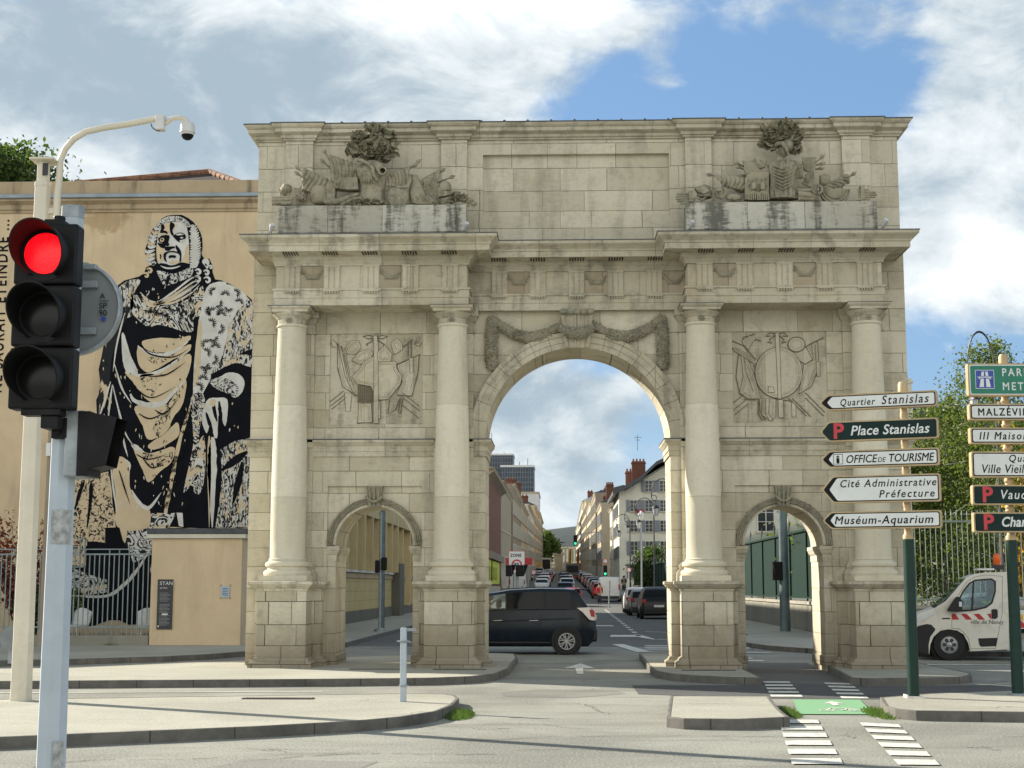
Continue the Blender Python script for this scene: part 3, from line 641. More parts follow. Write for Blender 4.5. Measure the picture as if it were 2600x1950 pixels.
for k in range(12): mb.tube([q(1500+k*15,770+8*(k%3),-.12),q(1530+k*14,800+6*(k%4),-.16),q(1500+k*13,850,-.12)],.022,6)
mb.build('arms_bundle','trophy_stone',T,50)
mb=MB(); mb.lathe([(.02,.16),(.09,.13),(.135,.06),(.14,0),(.12,-.06)],q(1800,690,-.1),20); mb.slab([[(q(a,b).x,q(a,b).z) for a,b in ((1730,700),(1830,740),(1920,745),(1860,780),(1740,800))]],29.74,29.9); mb.build('helmet','trophy_stone',T,50)
mb=MB()
for a,b,r in ((1860,820,.07),(1930,790,.08),(1990,800,.085),(2050,820,.075),(2100,850,.055),(2020,860,.06),(1780,840,.06)): blobm(mb,q(a,b,-.06),r,(1.2,.8,.8),.22,3)
leaves(mb,q(1930,780,-.12),.2,.07,.1,60,.045); mb.tube([q(1960,780,-.15),q(2000,745,-.16),q(2030,790,-.16),q(1995,815,-.16)],.02,8); mb.build('dragon_head','trophy_stone',T,50)
mb=MB(); mb.box(q(60,860).x,q(1980,860).x,29.86,30.4,9.40,9.47); mb.build('sculpture_base','trophy_stone',T,bevel=.01)
# right group
q=trophy(1700,290,3.95,'')
T=thing('trophy_sculpture','weathered stone trophy with a draped helmeted bust and plume, on the right block','sculpture',(X(4.15),29.95,9.42),world=True)
u=.00199
kz=[(1135,855,150,.20),(1135,760,145,.20),(1135,640,145,.21),(1150,560,165,.23),(1155,510,165,.20),(1150,480,130,.16),(1140,465,70,.12)]
mb=MB(); kk=[(q(a,b).x,q(a,b).y,q(a,b).z,w_*u,d) for a,b,w_,d in kz]
loft(mb,interp(kk,34),96,lambda s,t: (.020*math.sin(t*17+3*math.sin(s*4)) +.012*math.sin(t*31+s*5))*(1 if s<.92 else .2)*(.6+.4*math.cos(s*9)))
mb.build('draped_body','trophy_stone',T,70)
mb=MB()
for k in range(7):
    z0=500+k*34; w_=(110-6*k)
    mb.tube([q(1135+w_*math.sin(PI*(j/10-.5)),z0+52*(1-abs(j/5-1))**1.2*(1.0),-.19-.04*(1-abs(j/5-1))) for j in range(11)],.017,6)
mb.build('drapery_folds','trophy_stone',T,60)
mb=MB(); mb.tube([q(1105,480,0),q(1105,430,0),q(1120,400,0)],[.1,.075,.08],16); blobm(mb,q(1135,370,-.03),.13,(.85,.95,1.15),0,3); mb.tube([q(1085,350,-.14),q(1075,385,-.16),q(1095,395,-.14)],.02,8); mb.build('head','trophy_stone',T,60)
mb=MB(); mb.ico(q(1175,320,-.02),.155,3,0,(1,1,.95)); mb.tube([q(1050,325,-.1),q(1080,295,-.17),q(1130,290,-.2),q(1170,340,-.2),q(1190,410,-.12)],[.02,.045,.05,.045,.02],10); mb.build('helmet','trophy_stone',T,60)
mb=MB(); leaves(mb,q(1120,225,.03),195*u,.2,130*u,270,.12,lambda p: not(p.z<-.2 and abs(p.x-.2)<.35)); leaves(mb,q(1180,130,0),90*u,.12,60*u,80,.08); leaves(mb,q(1270,340,0),60*u,.12,60*u,60,.075); leaves(mb,q(960,280,0),50*u,.1,55*u,50,.075); mb.build('leaf_crown','leafstone',T,0)
mb=MB(); mb.lathe([(.001,0),(.13,0),(.145,.03),(.145,.12),(.001,.13)],q(910,475,-.1),8,'y'); mb.lathe([(.001,-.02),(.08,-.01),(.1,0)],q(910,475,-.1),16,'y'); mb.build('hourglass_shield','trophy_stone',T,bevel=.008)
mb=MB()
for a,b in (((900,600),(640,475)),((900,620),(650,512)),((600,640),(362,600)),((1380,560),(1560,400)),((1430,520),(1570,485)),((1430,560),(1560,535)),((1600,760),(1880,575))): mb=MB(); spear(mb,q(*a,.03),q(*b,-.10)); mb.build('spear','trophy_stone',T,40)
for P in (((450,610),(760,640),(745,770),(540,720)),((730,475),(830,480),(930,590),(760,600)),((1470,440),(1330,440),(1350,560),(1440,600)),((1450,540),(1370,620),(1340,700),(1430,740)),((1790,600),(1500,740),(1510,800),(1810,690)),((1300,500),(1250,520),(1270,640),(1335,640))):
    mb=MB(); cloth(mb,[q(a,b,-.05-.1*(i%3==0)) for i,(a,b) in enumerate(P)],6,.028,26,ph=P[0][0]); solid(mb.build('flag','trophy_stone',T,50),.03)
mb=MB(); mb.slab([[(q(a,b).x,q(a,b).z) for a,b in ((748,870),(748,660),(795,600),(985,600),(985,870))]],29.78,30.0)
for k in range(5): mb.tube([q(790+k*45,640,-.16),q(835+k*35,740,-.16)],.010,6); mb.tube([q(960-k*40,640,-.16),q(900-k*40,740,-.16)],.010,6)
for s_ in (0,1): mb.tube([q(845+90*s_,690,-.2),q(845+90*s_,760,-.22)],[.055,.05],10); [mb.tube([q(845+90*s_,760,-.2),q(800+90*s_+k*20,800,-.22),q(795+90*s_+k*22,860,-.18)],.016,6) for k in range(6)]
mb.build('quiver_plate','trophy_stone',T,50)
mb=MB(); mb.lathe([(.001,-.05),(.13,-.03),(.19,.04),(.2,.1)],q(725,685,0),24,'y'); mb.build('shield','trophy_stone',T,50)
mb=MB(); pts=[q(500+ (75-6*k)*math.cos(-1.2+k*.5),790+(75-6*k)*math.sin(-1.2+k*.5),-.1) for k in range(11)]; mb.tube(pts,[.04+.002*k for k in range(11)],12); mb.tube([q(500,760,-.12),q(500,750,-.3)],.05,12); mb.build('volute','trophy_stone',T,60)
mb=MB(); mb.lathe([(.02,.18),(.10,.14),(.15,.05),(.155,-.02),(.15,-.1)],q(350,790,-.05),20); mb.slab([[(q(a,b).x,q(a,b).z) for a,b in ((245,765),(320,740),(390,800),(330,830),(270,800))]],29.68,29.86); mb.tube([q(240,870,-.12),q(260,830,-.15),q(330,860,-.15),(q(370,820,-.15))],.03,8); mb.build('helmet','trophy_stone',T,50)
mb=MB(); blobm(mb,q(640,835,-.1),.10,(1.5,.8,.75),.12,3); mb.tube([q(1290,800,-.12),q(1400,810,-.14),q(1500,830,-.12)],.07,10); mb.tube([q(1290,845,-.12),q(1500,850,-.12)],.05,10); mb.build('rocks','trophy_stone',T,60)
mb=MB(); mb.tube([q(1300,760,-.12),q(1390,765,-.18),q(1440,755,-.2),q(1485,750,-.22)],[.02,.03,.05,.11],16,cap=False); mb.lathe([(.07,0),(.115,0),(.115,.02),(.07,.02)],q(1485,750,-.24),20,'y',ring=True); mb.build('horn','trophy_stone',T,50)
mb=MB(); mb.lathe([(.001,-.12),(.11,-.1),(.135,0),(.11,.1),(.001,.12)],q(1560,665,-.06),18,'x'); mb.build('drum','trophy_stone',T,50)
mb=MB(); mb.lathe([(.001,-.03),(.2,-.01),(.3,.05),(.32,.08),(.31,.12)],q(1660,750,-.12),32,'y',PI,2*PI)
for r in (.18,.25,.3): mb.tube([q(1660,750,-.16)+Vector((r*math.cos(PI+k*PI/14),0,r*math.sin(PI+k*PI/14))) for k in range(15)],.011,6)
mb.build('shield','trophy_stone',T,50)
for ax_,s_ in ((190,-1),(1890,1)):
    mb=MB()
    b0=850 if s_<0 else 810
    for k in range(5):
        z=b0-50+k*23; L=(115,130,125,115,80)[k] if s_<0 else (110,175,190,170,120)[k]
        mb.tube([q(ax_,z+4,-.05-.02*k),q(ax_+s_*L*.5,z-3,-.1-.02*k),q(ax_+s_*L,z+3,-.06-.02*k)],[.035,.03,.02],8)
    mb.box(q(ax_,0).x-.03,q(ax_,0).x+.05,29.75,29.95,q(0,b0+50).z if s_<0 else 9.42,q(0,b0-60).z); mb.build('fasces','trophy_stone',T,50)
mb=MB(); mb.box(q(190,880).x,q(1900,860).x,29.86,30.4,9.40,9.47); mb.build('sculpture_base','trophy_stone',T,bevel=.01)
# floodlights on the cornice
mat('lamp_white',(.6,.6,.58),.5); mat('black_metal',(.02,.02,.022),.5)
fl=thing('floodlight','small white floodlight on the cornice at the left end of the left block','floodlight',(-5.86,29.45,8.70),0,'small floodlights on the cornice')
mb=MB().tube([(0,0,.12),(.03,-.06,.2),(.05,-.1,.24)],[.03,.055,.05],12); mb.build('lamp_head','lamp_white',fl,40)
MB().tube([(0,0,0),(-.04,0,.08),(0,0,.13)],.008,6).tube([(.03,.02,0),(0,0,.13)],.008,6).build('bracket','black_metal',fl)
dup(fl,(-1.93,29.45,8.70),0,'small white floodlight on the cornice at the right end of the left block')
dup(fl,(2.6,29.45,8.70),0,'small white floodlight on the cornice at the left end of the right block')
dup(fl,(6.45,29.45,8.70),0,'small white floodlight on the cornice at the right end of the right block')
# ---------------- ground
def asphalt(name,c,var=.16,patch=.3,spk=.6):
    m,t,b=newmat(name); p=t.n('ShaderNodeNewGeometry').outputs['Position']
    n=t.noise(p,.35,6,.62,.6); col=t.mix(t.ss(n,.32,.68),[x*(1-var) for x in c],[x*(1+var) for x in c])
    n2=t.noise(p,38,3,.6); col=t.mix(t.m('MULTIPLY',t.ss(n2,.5,.72),spk),col,[x*1.9 for x in c]); col=t.mix(t.m('MULTIPLY',t.ss(n2,.47,.3),spk),col,[x*.5 for x in c])
    mp=t.n('ShaderNodeMapping',i={'Vector':p,'Scale':(.22,1.6,1)}); st=t.noise(mp.outputs[0],1.4,5,.6,.4); col=t.mix(t.m('MULTIPLY',t.ss(st,.52,.72),patch),col,[x*.62 for x in c])
    v=t.n('ShaderNodeTexVoronoi',feature='DISTANCE_TO_EDGE',i={'Vector':t.n('ShaderNodeVectorMath',operation='ADD',i={0:p,1:t.n('ShaderNodeVectorMath',operation='SCALE',i={0:t.n('ShaderNodeTexNoise',i={'Vector':p,'Scale':1.3,'Detail':5.}).outputs['Color'],'Scale':1.1}).outputs[0]}).outputs[0],'Scale':.22})
    cr=t.m('MULTIPLY',t.ss(v.outputs['Distance'],.0035,.0008),t.ss(t.noise(p,.5,3),.5,.6)); col=t.mix(t.m('MULTIPLY',cr,.8),col,(.03,.028,.025))
    oil=t.noise(p,2.6,4,.6); col=t.mix(t.m('MULTIPLY',t.ss(oil,.68,.78),.35),col,[x*.45 for x in c])
    t.L.new(col,b.inputs['Base Color']); b.inputs['Roughness'].default_value=.9; b.inputs['Specular IOR Level'].default_value=.3
    bn=t.n('ShaderNodeBump',i={'Strength':.5,'Distance':.008,'Height':t.noise(p,70,3,.7)}); t.L.new(bn.outputs[0],b.inputs['Normal'])
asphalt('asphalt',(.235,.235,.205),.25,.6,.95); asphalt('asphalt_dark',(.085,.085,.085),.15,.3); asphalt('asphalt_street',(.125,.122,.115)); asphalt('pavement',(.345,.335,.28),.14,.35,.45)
mat('kerb',(.30,.275,.23),.85,.2,3,.5,60,dirt=.35,dcol=(.12,.11,.09),pos=True,speck=.3)
m,t,b=newmat('kerb_stone_shaded'); p=t.n('ShaderNodeNewGeometry').outputs['Position']; s=t.n('ShaderNodeSeparateXYZ',i={0:p})  # kerb tone darkened to paint in the shade on its front faces
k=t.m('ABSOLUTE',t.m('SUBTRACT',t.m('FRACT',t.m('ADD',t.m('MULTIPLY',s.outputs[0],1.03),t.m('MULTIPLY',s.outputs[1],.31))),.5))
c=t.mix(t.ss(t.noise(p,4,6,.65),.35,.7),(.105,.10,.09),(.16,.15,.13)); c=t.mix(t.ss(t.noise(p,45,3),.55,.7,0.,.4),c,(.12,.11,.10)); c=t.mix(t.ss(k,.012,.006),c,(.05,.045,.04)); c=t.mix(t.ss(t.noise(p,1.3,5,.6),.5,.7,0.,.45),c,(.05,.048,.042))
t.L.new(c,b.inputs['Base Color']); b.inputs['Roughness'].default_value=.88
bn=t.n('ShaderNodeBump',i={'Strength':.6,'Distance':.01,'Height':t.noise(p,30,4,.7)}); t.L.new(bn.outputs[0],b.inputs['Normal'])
m,t,b=newmat('road_paint'); p=t.n('ShaderNodeNewGeometry').outputs['Position']
wr=t.ss(t.noise(p,7,7,.75),.48,.62); wr2=t.ss(t.noise(p,60,3,.6),.6,.7,0.,.5)
c=t.mix(t.m('MULTIPLY',t.m('MAXIMUM',wr,wr2),.6),(.64,.64,.58),(.27,.26,.22)); t.L.new(c,b.inputs['Base Color']); b.inputs['Roughness'].default_value=.7
m,t,b=newmat('green_paint'); p=t.n('ShaderNodeNewGeometry').outputs['Position']
c=t.mix(t.ss(t.noise(p,9,7,.7),.56,.68,0.,.5),(.17,.36,.19),(.22,.27,.19)); c=t.mix(t.ss(t.noise(p,50,3),.5,.7,0,.3),c,(.30,.58,.32)); t.L.new(c,b.inputs['Base Color']); b.inputs['Roughness'].default_value=.8
# one sheet to the horizon
ys=[-60,-10,0,10,20,30,40,60,80,100,112,118,125,140,170,200,250,300,400,500,600,700,720,900,1500,2500,4500]
xs=[-3500,-900,-200,-60,-12,12,60,200,900,3500]
mb=MB(); n=len(xs)
for y in ys:
    for x in xs: mb.v.append((x,y,zg(y)))
for j in range(len(ys)-1):
    for i in range(n-1): a=j*n+i; mb.f.append((a,a+1,a+n+1,a+n))
struct(mb.build('ground','asphalt'))
def strip(nm,m,x0,x1,y0,y1,dz,th=0.,step=8.):
    mb=MB(); k=max(1,int((y1-y0)/step)); 
    yy=[y0+(y1-y0)*i/k for i in range(k+1)]
    for y in yy:
        for x,z in ((x0,-.05),(x0,dz),(x1,dz),(x1,-.05)): mb.v.append((x,y,zg(y)+z))
    for j in range(k):
        for q in range(3): a=j*4+q; mb.f.append((a,a+1,a+5,a+4))
    mb.f.append((0,3,2,1)); o=k*4; mb.f.append((o,o+1,o+2,o+3))
    return struct(mb.build(nm,m))
st=MB()
for j in range(60):
    y0=43+j*11; y1=y0+11
    for y in (y0,y1): st.v.extend([(-6.05,y,zg(y)+.004),(6.05,y,zg(y)+.004)])
    st.f.append((4*j,4*j+1,4*j+3,4*j+2))
struct(st.build('street','asphalt_street'))
def inset(pts,d):
    out=[]; n=len(pts); ar=sum(pts[i][0]*pts[(i+1)%n][1]-pts[(i+1)%n][0]*pts[i][1] for i in range(n)); sg=1 if ar>0 else -1
    for i in range(n):
        a,b,c=[Vector(pts[(i+k)%n]) for k in (-1,0,1)]; d1=(b-a).normalized(); d2=(c-b).normalized()
        n1=Vector((-d1.y,d1.x))*sg; n2=Vector((-d2.y,d2.x))*sg; m_=n1+n2; m_=m_/max(.35,1+n1.dot(n2)); out.append(tuple(b+m_*d))
    return out
def smoothpoly(pts,it=1):
    for _ in range(it):
        o=[]
        for i in range(len(pts)):
            a=pts[i]; b=pts[(i+1)%len(pts)]
            if math.dist(a[:2],b[:2])<1.6: o+= [(a[0]*.75+b[0]*.25,a[1]*.75+b[1]*.25),(a[0]*.25+b[0]*.75,a[1]*.25+b[1]*.75)]
            else: o+=[a[:2] if len(a)<3 else a[:2],b[:2]]
        r=[]
        for p in o:
            if not r or math.dist(p,r[-1])>.02: r.append(p)
        pts=r
    return pts
def island(pts,nm='pavement',h=.13,kw=.055):  # kerb kept thin so its painted shade shows mainly on the front
    ins=inset(pts,kw)
    struct(MB().slab([pts,ins],-.05,h,'z').build('kerb','kerb_stone_shaded',bevel=.012))
    struct(MB().slab([inset(pts,kw-.001)],-.04,h-.004,'z').build(nm,'pavement'))
island([(-16,12.8),(-9,14.6),(-5.9,15.89),(-3.47,17.17),(-2.43,17.9),(-1.95,18.5),(-1.6,19.3),(-1.46,20.4),(-1.46,21.5),(-1.55,22.1),(-1.72,22.4),(-2.3,22.45),(-4.43,21.95),(-7.85,21.1),(-16,19.6)])
island([(-16,24.3),(-9.38,25.12),(-3.96,25.9),(-2.29,26.25),(-1.6,26.75),(-1.2,27.6),(-1.02,29.5),(-1.0,33.9),(-1.1,35.6),(-1.6,36.0),(-2.6,35.6),(-6.78,32.4),(-9.59,29.3),(-16,27.5)])
island([(-40,30.5),(-13,31.6),(-10.84,32.6),(-9.01,34.0),(-8.3,35.0),(-7.6,37.0),(-6.7,39.2),(-6.05,42.5),(-6.05,111),(-9.15,111),(-9.15,46.05),(-40,46.05)])
island([(1.80,35.8),(1.72,30.7),(1.74,28.6),(1.95,27.7),(2.4,27.05),(2.9,26.65),(3.47,26.5),(3.50,31.9),(3.50,35.8)])
island([(5.33,31.1),(5.0,26.6),(5.25,26.35),(6.38,26.6),(7.0,26.95),(7.3,27.4),(7.45,28.0),(7.37,31.6),(7.3,32.4),(5.45,32.4)])
island([(1.55,22.1),(1.26,18.6),(1.45,18.35),(2.1,18.3),(2.75,18.6),(2.8,19.8),(2.98,22.1)])
island([(4.52,21.9),(4.25,20.3),(4.3,19.9),(4.5,19.6),(7,19.3),(16,19.0),(16,24.2),(7.03,23.5),(5.4,22.7)])
island([(6.05,111),(6.05,50),(5.3,46),(5.13,42.9),(5.5,40.6),(6.4,38.6),(7.4,37.6),(9,37.2),(40,36.8),(40,45.9),(8.7,45.9),(8.7,111)])
for x0,x1 in ((6.05,8.6),(-9.1,-6.05)): strip('pavement','pavement',x0,x1,111.02,760,.13)
# patch of newer asphalt, darkened partly for the arch's shadow, and markings
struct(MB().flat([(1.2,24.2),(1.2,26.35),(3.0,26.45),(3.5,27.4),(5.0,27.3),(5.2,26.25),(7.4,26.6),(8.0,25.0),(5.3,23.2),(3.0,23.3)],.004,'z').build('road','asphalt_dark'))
struct(MB().flat([(3.50,26.9),(5.03,26.7),(5.32,31.1),(5.44,34),(3.50,34)],.007,'z').build('cycle_path','asphalt_street'))
PT=MB()
def paint(pts,z=.009,mb=None): (mb or PT).flat(pts,z,'z')
def ladder(a,b,n,fr=.52):
    # a,b = left and right rails far->near, each ((x,y),(x,y))
    for i in range(n):
        t0=i/n; t1=t0+fr/n; f=lambda e,t:(e[0][0]+(e[1][0]-e[0][0])*t,e[0][1]+(e[1][1]-e[0][1])*t)
        paint([f(a,t1),f(b,t1),f(b,t0),f(a,t0)],.012)
ladder(((2.75,19.6),(2.15,14.4)),((3.25,19.6),(2.64,14.4)),6,.55)
ladder(((3.71,19.25),(3.16,14.4)),((4.14,19.0),(3.55,14.4)),6,.55)
ladder(((3.59,27.4),(3.17,23.2)),((4.05,27.35),(3.66,23.2)),5,.5)
ladder(((4.62,27.1),(4.20,22.9)),((5.05,26.9),(4.60,22.9)),5,.5)
struct(PT.build('road_marking','road_paint'))
GR=MB(); paint([(3.14,20.45),(4.14,20.45),(4.46,23.05),(3.46,23.05)],.012,GR); struct(GR.build('road_marking','green_paint'))
BK=MB(); gx,gy=3.82,21.3
def disc(cx,cy,r0,r1,z=.017,n=20,sx=1.):
    for i in range(n):
        a,b=2*PI*i/n,2*PI*(i+1)/n; BK.flat([(cx+r0*math.cos(a)*sx,cy+r0*math.sin(a)),(cx+r1*math.cos(a)*sx,cy+r1*math.sin(a)),(cx+r1*math.cos(b)*sx,cy+r1*math.sin(b)),(cx+r0*math.cos(b)*sx,cy+r0*math.sin(b))],z,'z')
disc(gx-.2,gy-.25,.10,.145,sx=.8); disc(gx+.2,gy-.25,.10,.145,sx=.8)
def ln(a,b,w=.035,z=.018):
    d=Vector((b[0]-a[0],b[1]-a[1])).normalized(); n_=Vector((-d.y,d.x))*w/2; BK.flat([(a[0]-n_.x,a[1]-n_.y),(b[0]-n_.x,b[1]-n_.y),(b[0]+n_.x,b[1]+n_.y),(a[0]+n_.x,a[1]+n_.y)],z,'z')
for a,b in (((gx-.2,gy-.25),(gx-.08,gy+.12)),((gx-.08,gy+.10),(gx+.14,gy+.10)),((gx+.14,gy+.12),(gx+.2,gy-.25)),((gx-.08,gy+.08),(gx+.04,gy-.25)),((gx+.04,gy-.25),(gx+.14,gy+.1)),((gx+.08,gy+.2),(gx+.2,gy+.2))): ln(a,b)
ln((gx+.08,gy+.55),(gx+.10,gy+.95),.09); BK.flat([(gx-.05,gy+.92),(gx+.27,gy+.92),(gx+.13,gy+1.35)],.017,'z')
struct(BK.build('road_marking','road_paint'))
PT=MB()
paint([(.28,29.6),(.41,29.6),(.43,31.6),(.68,31.6),(.40,33.6),(.02,31.6),(.27,31.6)]);
for i in range(26):
    y=52+i*3.3; x=2.62+.0085*(y-52); paint([(x-.09,y),(x+.09,y),(x+.10,y+1.5),(x-.08,y+1.5)],.012)
for i in range(4): 
    y=39.7+i*1.15; paint([(2.0+.12*i,y),(2.35+.1*i,y),(5.2,y),(5.2,y+.55),(2.35,y+.55)] if i else [(1.9,39.4),(2.3,39.4),(1.8,44.6),(1.45,44.6)],.012)
paint([(1.6,51),(2.5,51),(2.9,48.6),(3.0,48.6),(2.75,53),(1.7,53)],.012); paint([(3.0,48.6),(5.6,46.6),(5.6,46.8),(3.05,48.9)],.012); paint([(3.1,57),(5.6,53.3),(5.6,53.6),(3.1,57.3)],.012); paint([(4.6,50),(5.7,50),(5.7,51.8),(4.9,51.8)],.012)
paint([(-.9,52.5),(.5,52.5),(.5,54.5),(-.9,54.5)],.012); paint([(-1,64.5),(2.2,64.5),(2.2,66),(-1,66)],.012)
paint([(-12,23.75),(-3.9,24.55),(-3.9,24.63),(-12,23.87)]); paint([(7.6,26.9),(12,28.2),(12,28.35),(7.6,27.0)]); paint([(7.3,33.3),(16,32.5),(16,32.75),(7.3,33.55)])
for i in range(5): y=34.6+i*1.25; paint([(3.9-.1*i,y),(4.6-.1*i,y),(4.6-.1*i,y+.6),(3.9-.1*i,y+.6)],.012)
paint([(5.0,41),(5.3,41),(4.4,44.5),(4.1,44.5)],.012); paint([(4.0,39.5),(5.2,38.7),(5.4,39.0),(4.2,39.9)],.012)
struct(PT.build('road_marking','road_paint'))
# cracks and repairs in the road
mat('crack',(.035,.033,.03),.9)
ck=MB(); cg=random.Random(4)
def crackline(a,b,w=.02,amp=.05,n=26):
    a,b=Vector(a),Vector(b); nn=Vector((-(b-a).y,(b-a).x)).normalized(); P=[a.lerp(b,i/n)+nn*cg.uniform(-amp,amp)+nn*.25*math.sin(i/n*5) for i in range(n+1)]
    for i in range(n):
        if cg.random()<.12: continue
        w0=w*cg.uniform(.3,1.2); w1=w*cg.uniform(.3,1.2); ck.flat([P[i]-nn*w0/2,P[i+1]-nn*w1/2,P[i+1]+nn*w1/2,P[i]+nn*w0/2],.006,'z')
for a,b in (((-1.1,16.9),(3.2,17.9)),((-3.0,15.0),(-.6,15.9)),((-.6,15.9),(1.8,15.6)),((5.0,17.5),(9,17.2)),((-1.0,18.9),(.4,18.6)),((-.3,22.6),(.9,20.5)),((-12,24.1),(-6,24.7)),((.6,25.6),(6.6,25.2)),((-5,14.3),(-3.6,15.4))): crackline(a,b)
struct(ck.build('road_crack','crack',None,fix=False))
pt=MB(); pt.flat([(-.9,23.6),(.2,23.4),(1.0,24.3),(.9,25.1),(-.4,25.3),(-1.0,24.6)],.003,'z'); pt.flat([(5.2,16.3),(8.4,16.1),(8.6,17.0),(6.8,17.25),(5.4,17.1)],.003,'z'); pt.flat([(-3.4,14.2),(-1.9,14.3),(-1.8,14.9),(-3.1,15.1)],.003,'z')
asphalt('asphalt_patch',(.19,.188,.168),.2,.5,.8); struct(pt.build('road_patch','asphalt_patch'))
# drain grates
mat('cast_iron',(.035,.032,.03),.6,.3,20)
gr=thing('drain_grate','rusty iron grate set in the pavement before the left inner pedestal','drain grate',(-1.95,28.85,.126),0,'iron grates in the pavement')
MB().box(-.5,.5,-.1,.1,0,.012).build('grate_frame','cast_iron',gr)
mb=MB()
for i in range(24): mb.box(-.46+i*.04,-.44+i*.04,-.08,.08,.012,.02)
mb.build('bars','kerb',gr)
mh=dup(gr,(-4.0,21.35,.127),0,'dark iron grate on the left island behind the square post'); dup(gr,(2.75,28.75,.126),0,'rusty iron grate set in the pavement before the right inner pedestal')
dup(gr,(-3.55,28.9,.126),0,'dark iron grate set in the pavement before the left small arch')
# ---------------- materials for buildings
def render_mat(name,col,dirt=.25,band=0.,dcol=None):
    m,t,b=newmat(name); p=t.n('ShaderNodeNewGeometry').outputs['Position']; s=t.n('ShaderNodeSeparateXYZ',i={0:p})
    n=t.noise(p,.7,6,.62,.4); c=t.mix(t.ss(n,.3,.7),[x*.90 for x in col],[x*1.07 for x in col])
    mp=t.n('ShaderNodeMapping',i={'Vector':p,'Scale':(1.6,1.6,.3)}); k=t.noise(mp.outputs[0],1.,6,.65,.4)
    c=t.mix(t.m('MULTIPLY',t.ss(k,.52,.72),dirt),c,dcol or (col[0]*.45,col[1]*.42,col[2]*.4))
    f=t.noise(p,14,5,.7); c=t.mix(t.ss(f,.5,.8,0.,.22),c,[x*.6 for x in col])
    if band:
        q=t.m('ABSOLUTE',t.m('SUBTRACT',t.m('FRACT',t.m('DIVIDE',s.outputs[2],band)),.5)); c=t.mix(t.ss(q,.035,.015,0.,.6),c,[x*.4 for x in col])
    t.L.new(c,b.inputs['Base Color']); b.inputs['Roughness'].default_value=.9; b.inputs['Specular IOR Level'].default_value=.25
    bn=t.n('ShaderNodeBump',i={'Strength':.3,'Distance':.01,'Height':t.noise(p,25,4,.6)}); t.L.new(bn.outputs[0],b.inputs['Normal'])
    return m
render_mat('tan_render',(.60,.475,.31),.26)
m=MATS['tan_render']; t=NT(m.node_tree); b=t.N['Principled BSDF']; p=t.n('ShaderNodeNewGeometry').outputs['Position']; s=t.n('ShaderNodeSeparateXYZ',i={0:p}); old=b.inputs['Base Color'].links[0].from_socket
sxz=PX(268,552,46.1)
dd=t.m('ADD',t.m('POWER',t.m('ABSOLUTE',t.m('DIVIDE',t.m('SUBTRACT',s.outputs[0],sxz[0]),.75)),2.),t.m('POWER',t.m('ABSOLUTE',t.m('DIVIDE',t.m('SUBTRACT',s.outputs[2],sxz[1]),.5)),2.))
dd=t.m('ADD',dd,t.m('MULTIPLY',t.m('SUBTRACT',t.noise(p,3.5,6,.7,.5),.5),3.2)); c=t.mix(t.ss(dd,1.3,.5,0.,.6),old,(.33,.22,.11))
dr=t.noise(t.n('ShaderNodeMapping',i={'Vector':p,'Scale':(2.2,2.2,.12)}).outputs[0],1.,6,.7); c=t.mix(t.m('MULTIPLY',t.ss(dr,.5,.7),t.ss(s.outputs[2],11.5,13.6,0.,.35)),c,(.22,.17,.11))
t.L.new(c,b.inputs['Base Color']); render_mat('yellow_render',(.50,.40,.20),.3,.42); render_mat('yellow_plain',(.52,.42,.23),.3)
render_mat('parapet',(.42,.33,.215),.75,dcol=(.10,.085,.06)); render_mat('annex_render',(.62,.49,.33),.2); render_mat('grey_base',(.14,.135,.11),.6)
render_mat('cream',(.60,.58,.49),.12); render_mat('beige',(.42,.36,.26),.2); render_mat('greybrown',(.30,.25,.19),.25); render_mat('pinkbrick',(.23,.115,.085),.2,.75); render_mat('ochre',(.55,.43,.27),.2); render_mat('pale_stone',(.50,.45,.35),.3); render_mat('white_render',(.60,.60,.60),.05)
render_mat('brick',(.15,.065,.045),.35,.16); render_mat('granite_wall',(.26,.25,.21),.6)
def tiles(name,col,sc=.30):
    m,t,b=newmat(name); p=t.n('ShaderNodeNewGeometry').outputs['Position']; s=t.n('ShaderNodeSeparateXYZ',i={0:p})
    u=t.m('FRACT',t.m('DIVIDE',s.outputs[0],sc)); v=t.m('FRACT',t.m('DIVIDE',s.outputs[2],sc*.42))
    c=t.mix(t.ss(t.noise(p,3,6,.7),.3,.7),[x*.55 for x in col],[x*1.3 for x in col]); c=t.mix(t.ss(v,.25,.0,0.,.75),c,[x*.2 for x in col]); c=t.mix(t.ss(t.m('ABSOLUTE',t.m('SUBTRACT',u,.5)),.4,.5,0.,.5),c,[x*.3 for x in col])
    t.L.new(c,b.inputs['Base Color']); b.inputs['Roughness'].default_value=.85
tiles('roof_tile',(.045,.028,.022)); tiles('roof_tile_orange',(.24,.12,.07),.5); mat('slate',(.055,.06,.07),.6,.25,6); mat('zinc',(.30,.35,.40),.4,.12,2,metal=.5)
mat('glass_dark',(.02,.025,.03),.12,.3,.8); mat('shutter',(.17,.19,.22),.7,.12,8); mat('frame_white',(.6,.58,.52),.6); mat('curtain',(.45,.44,.40),.9)
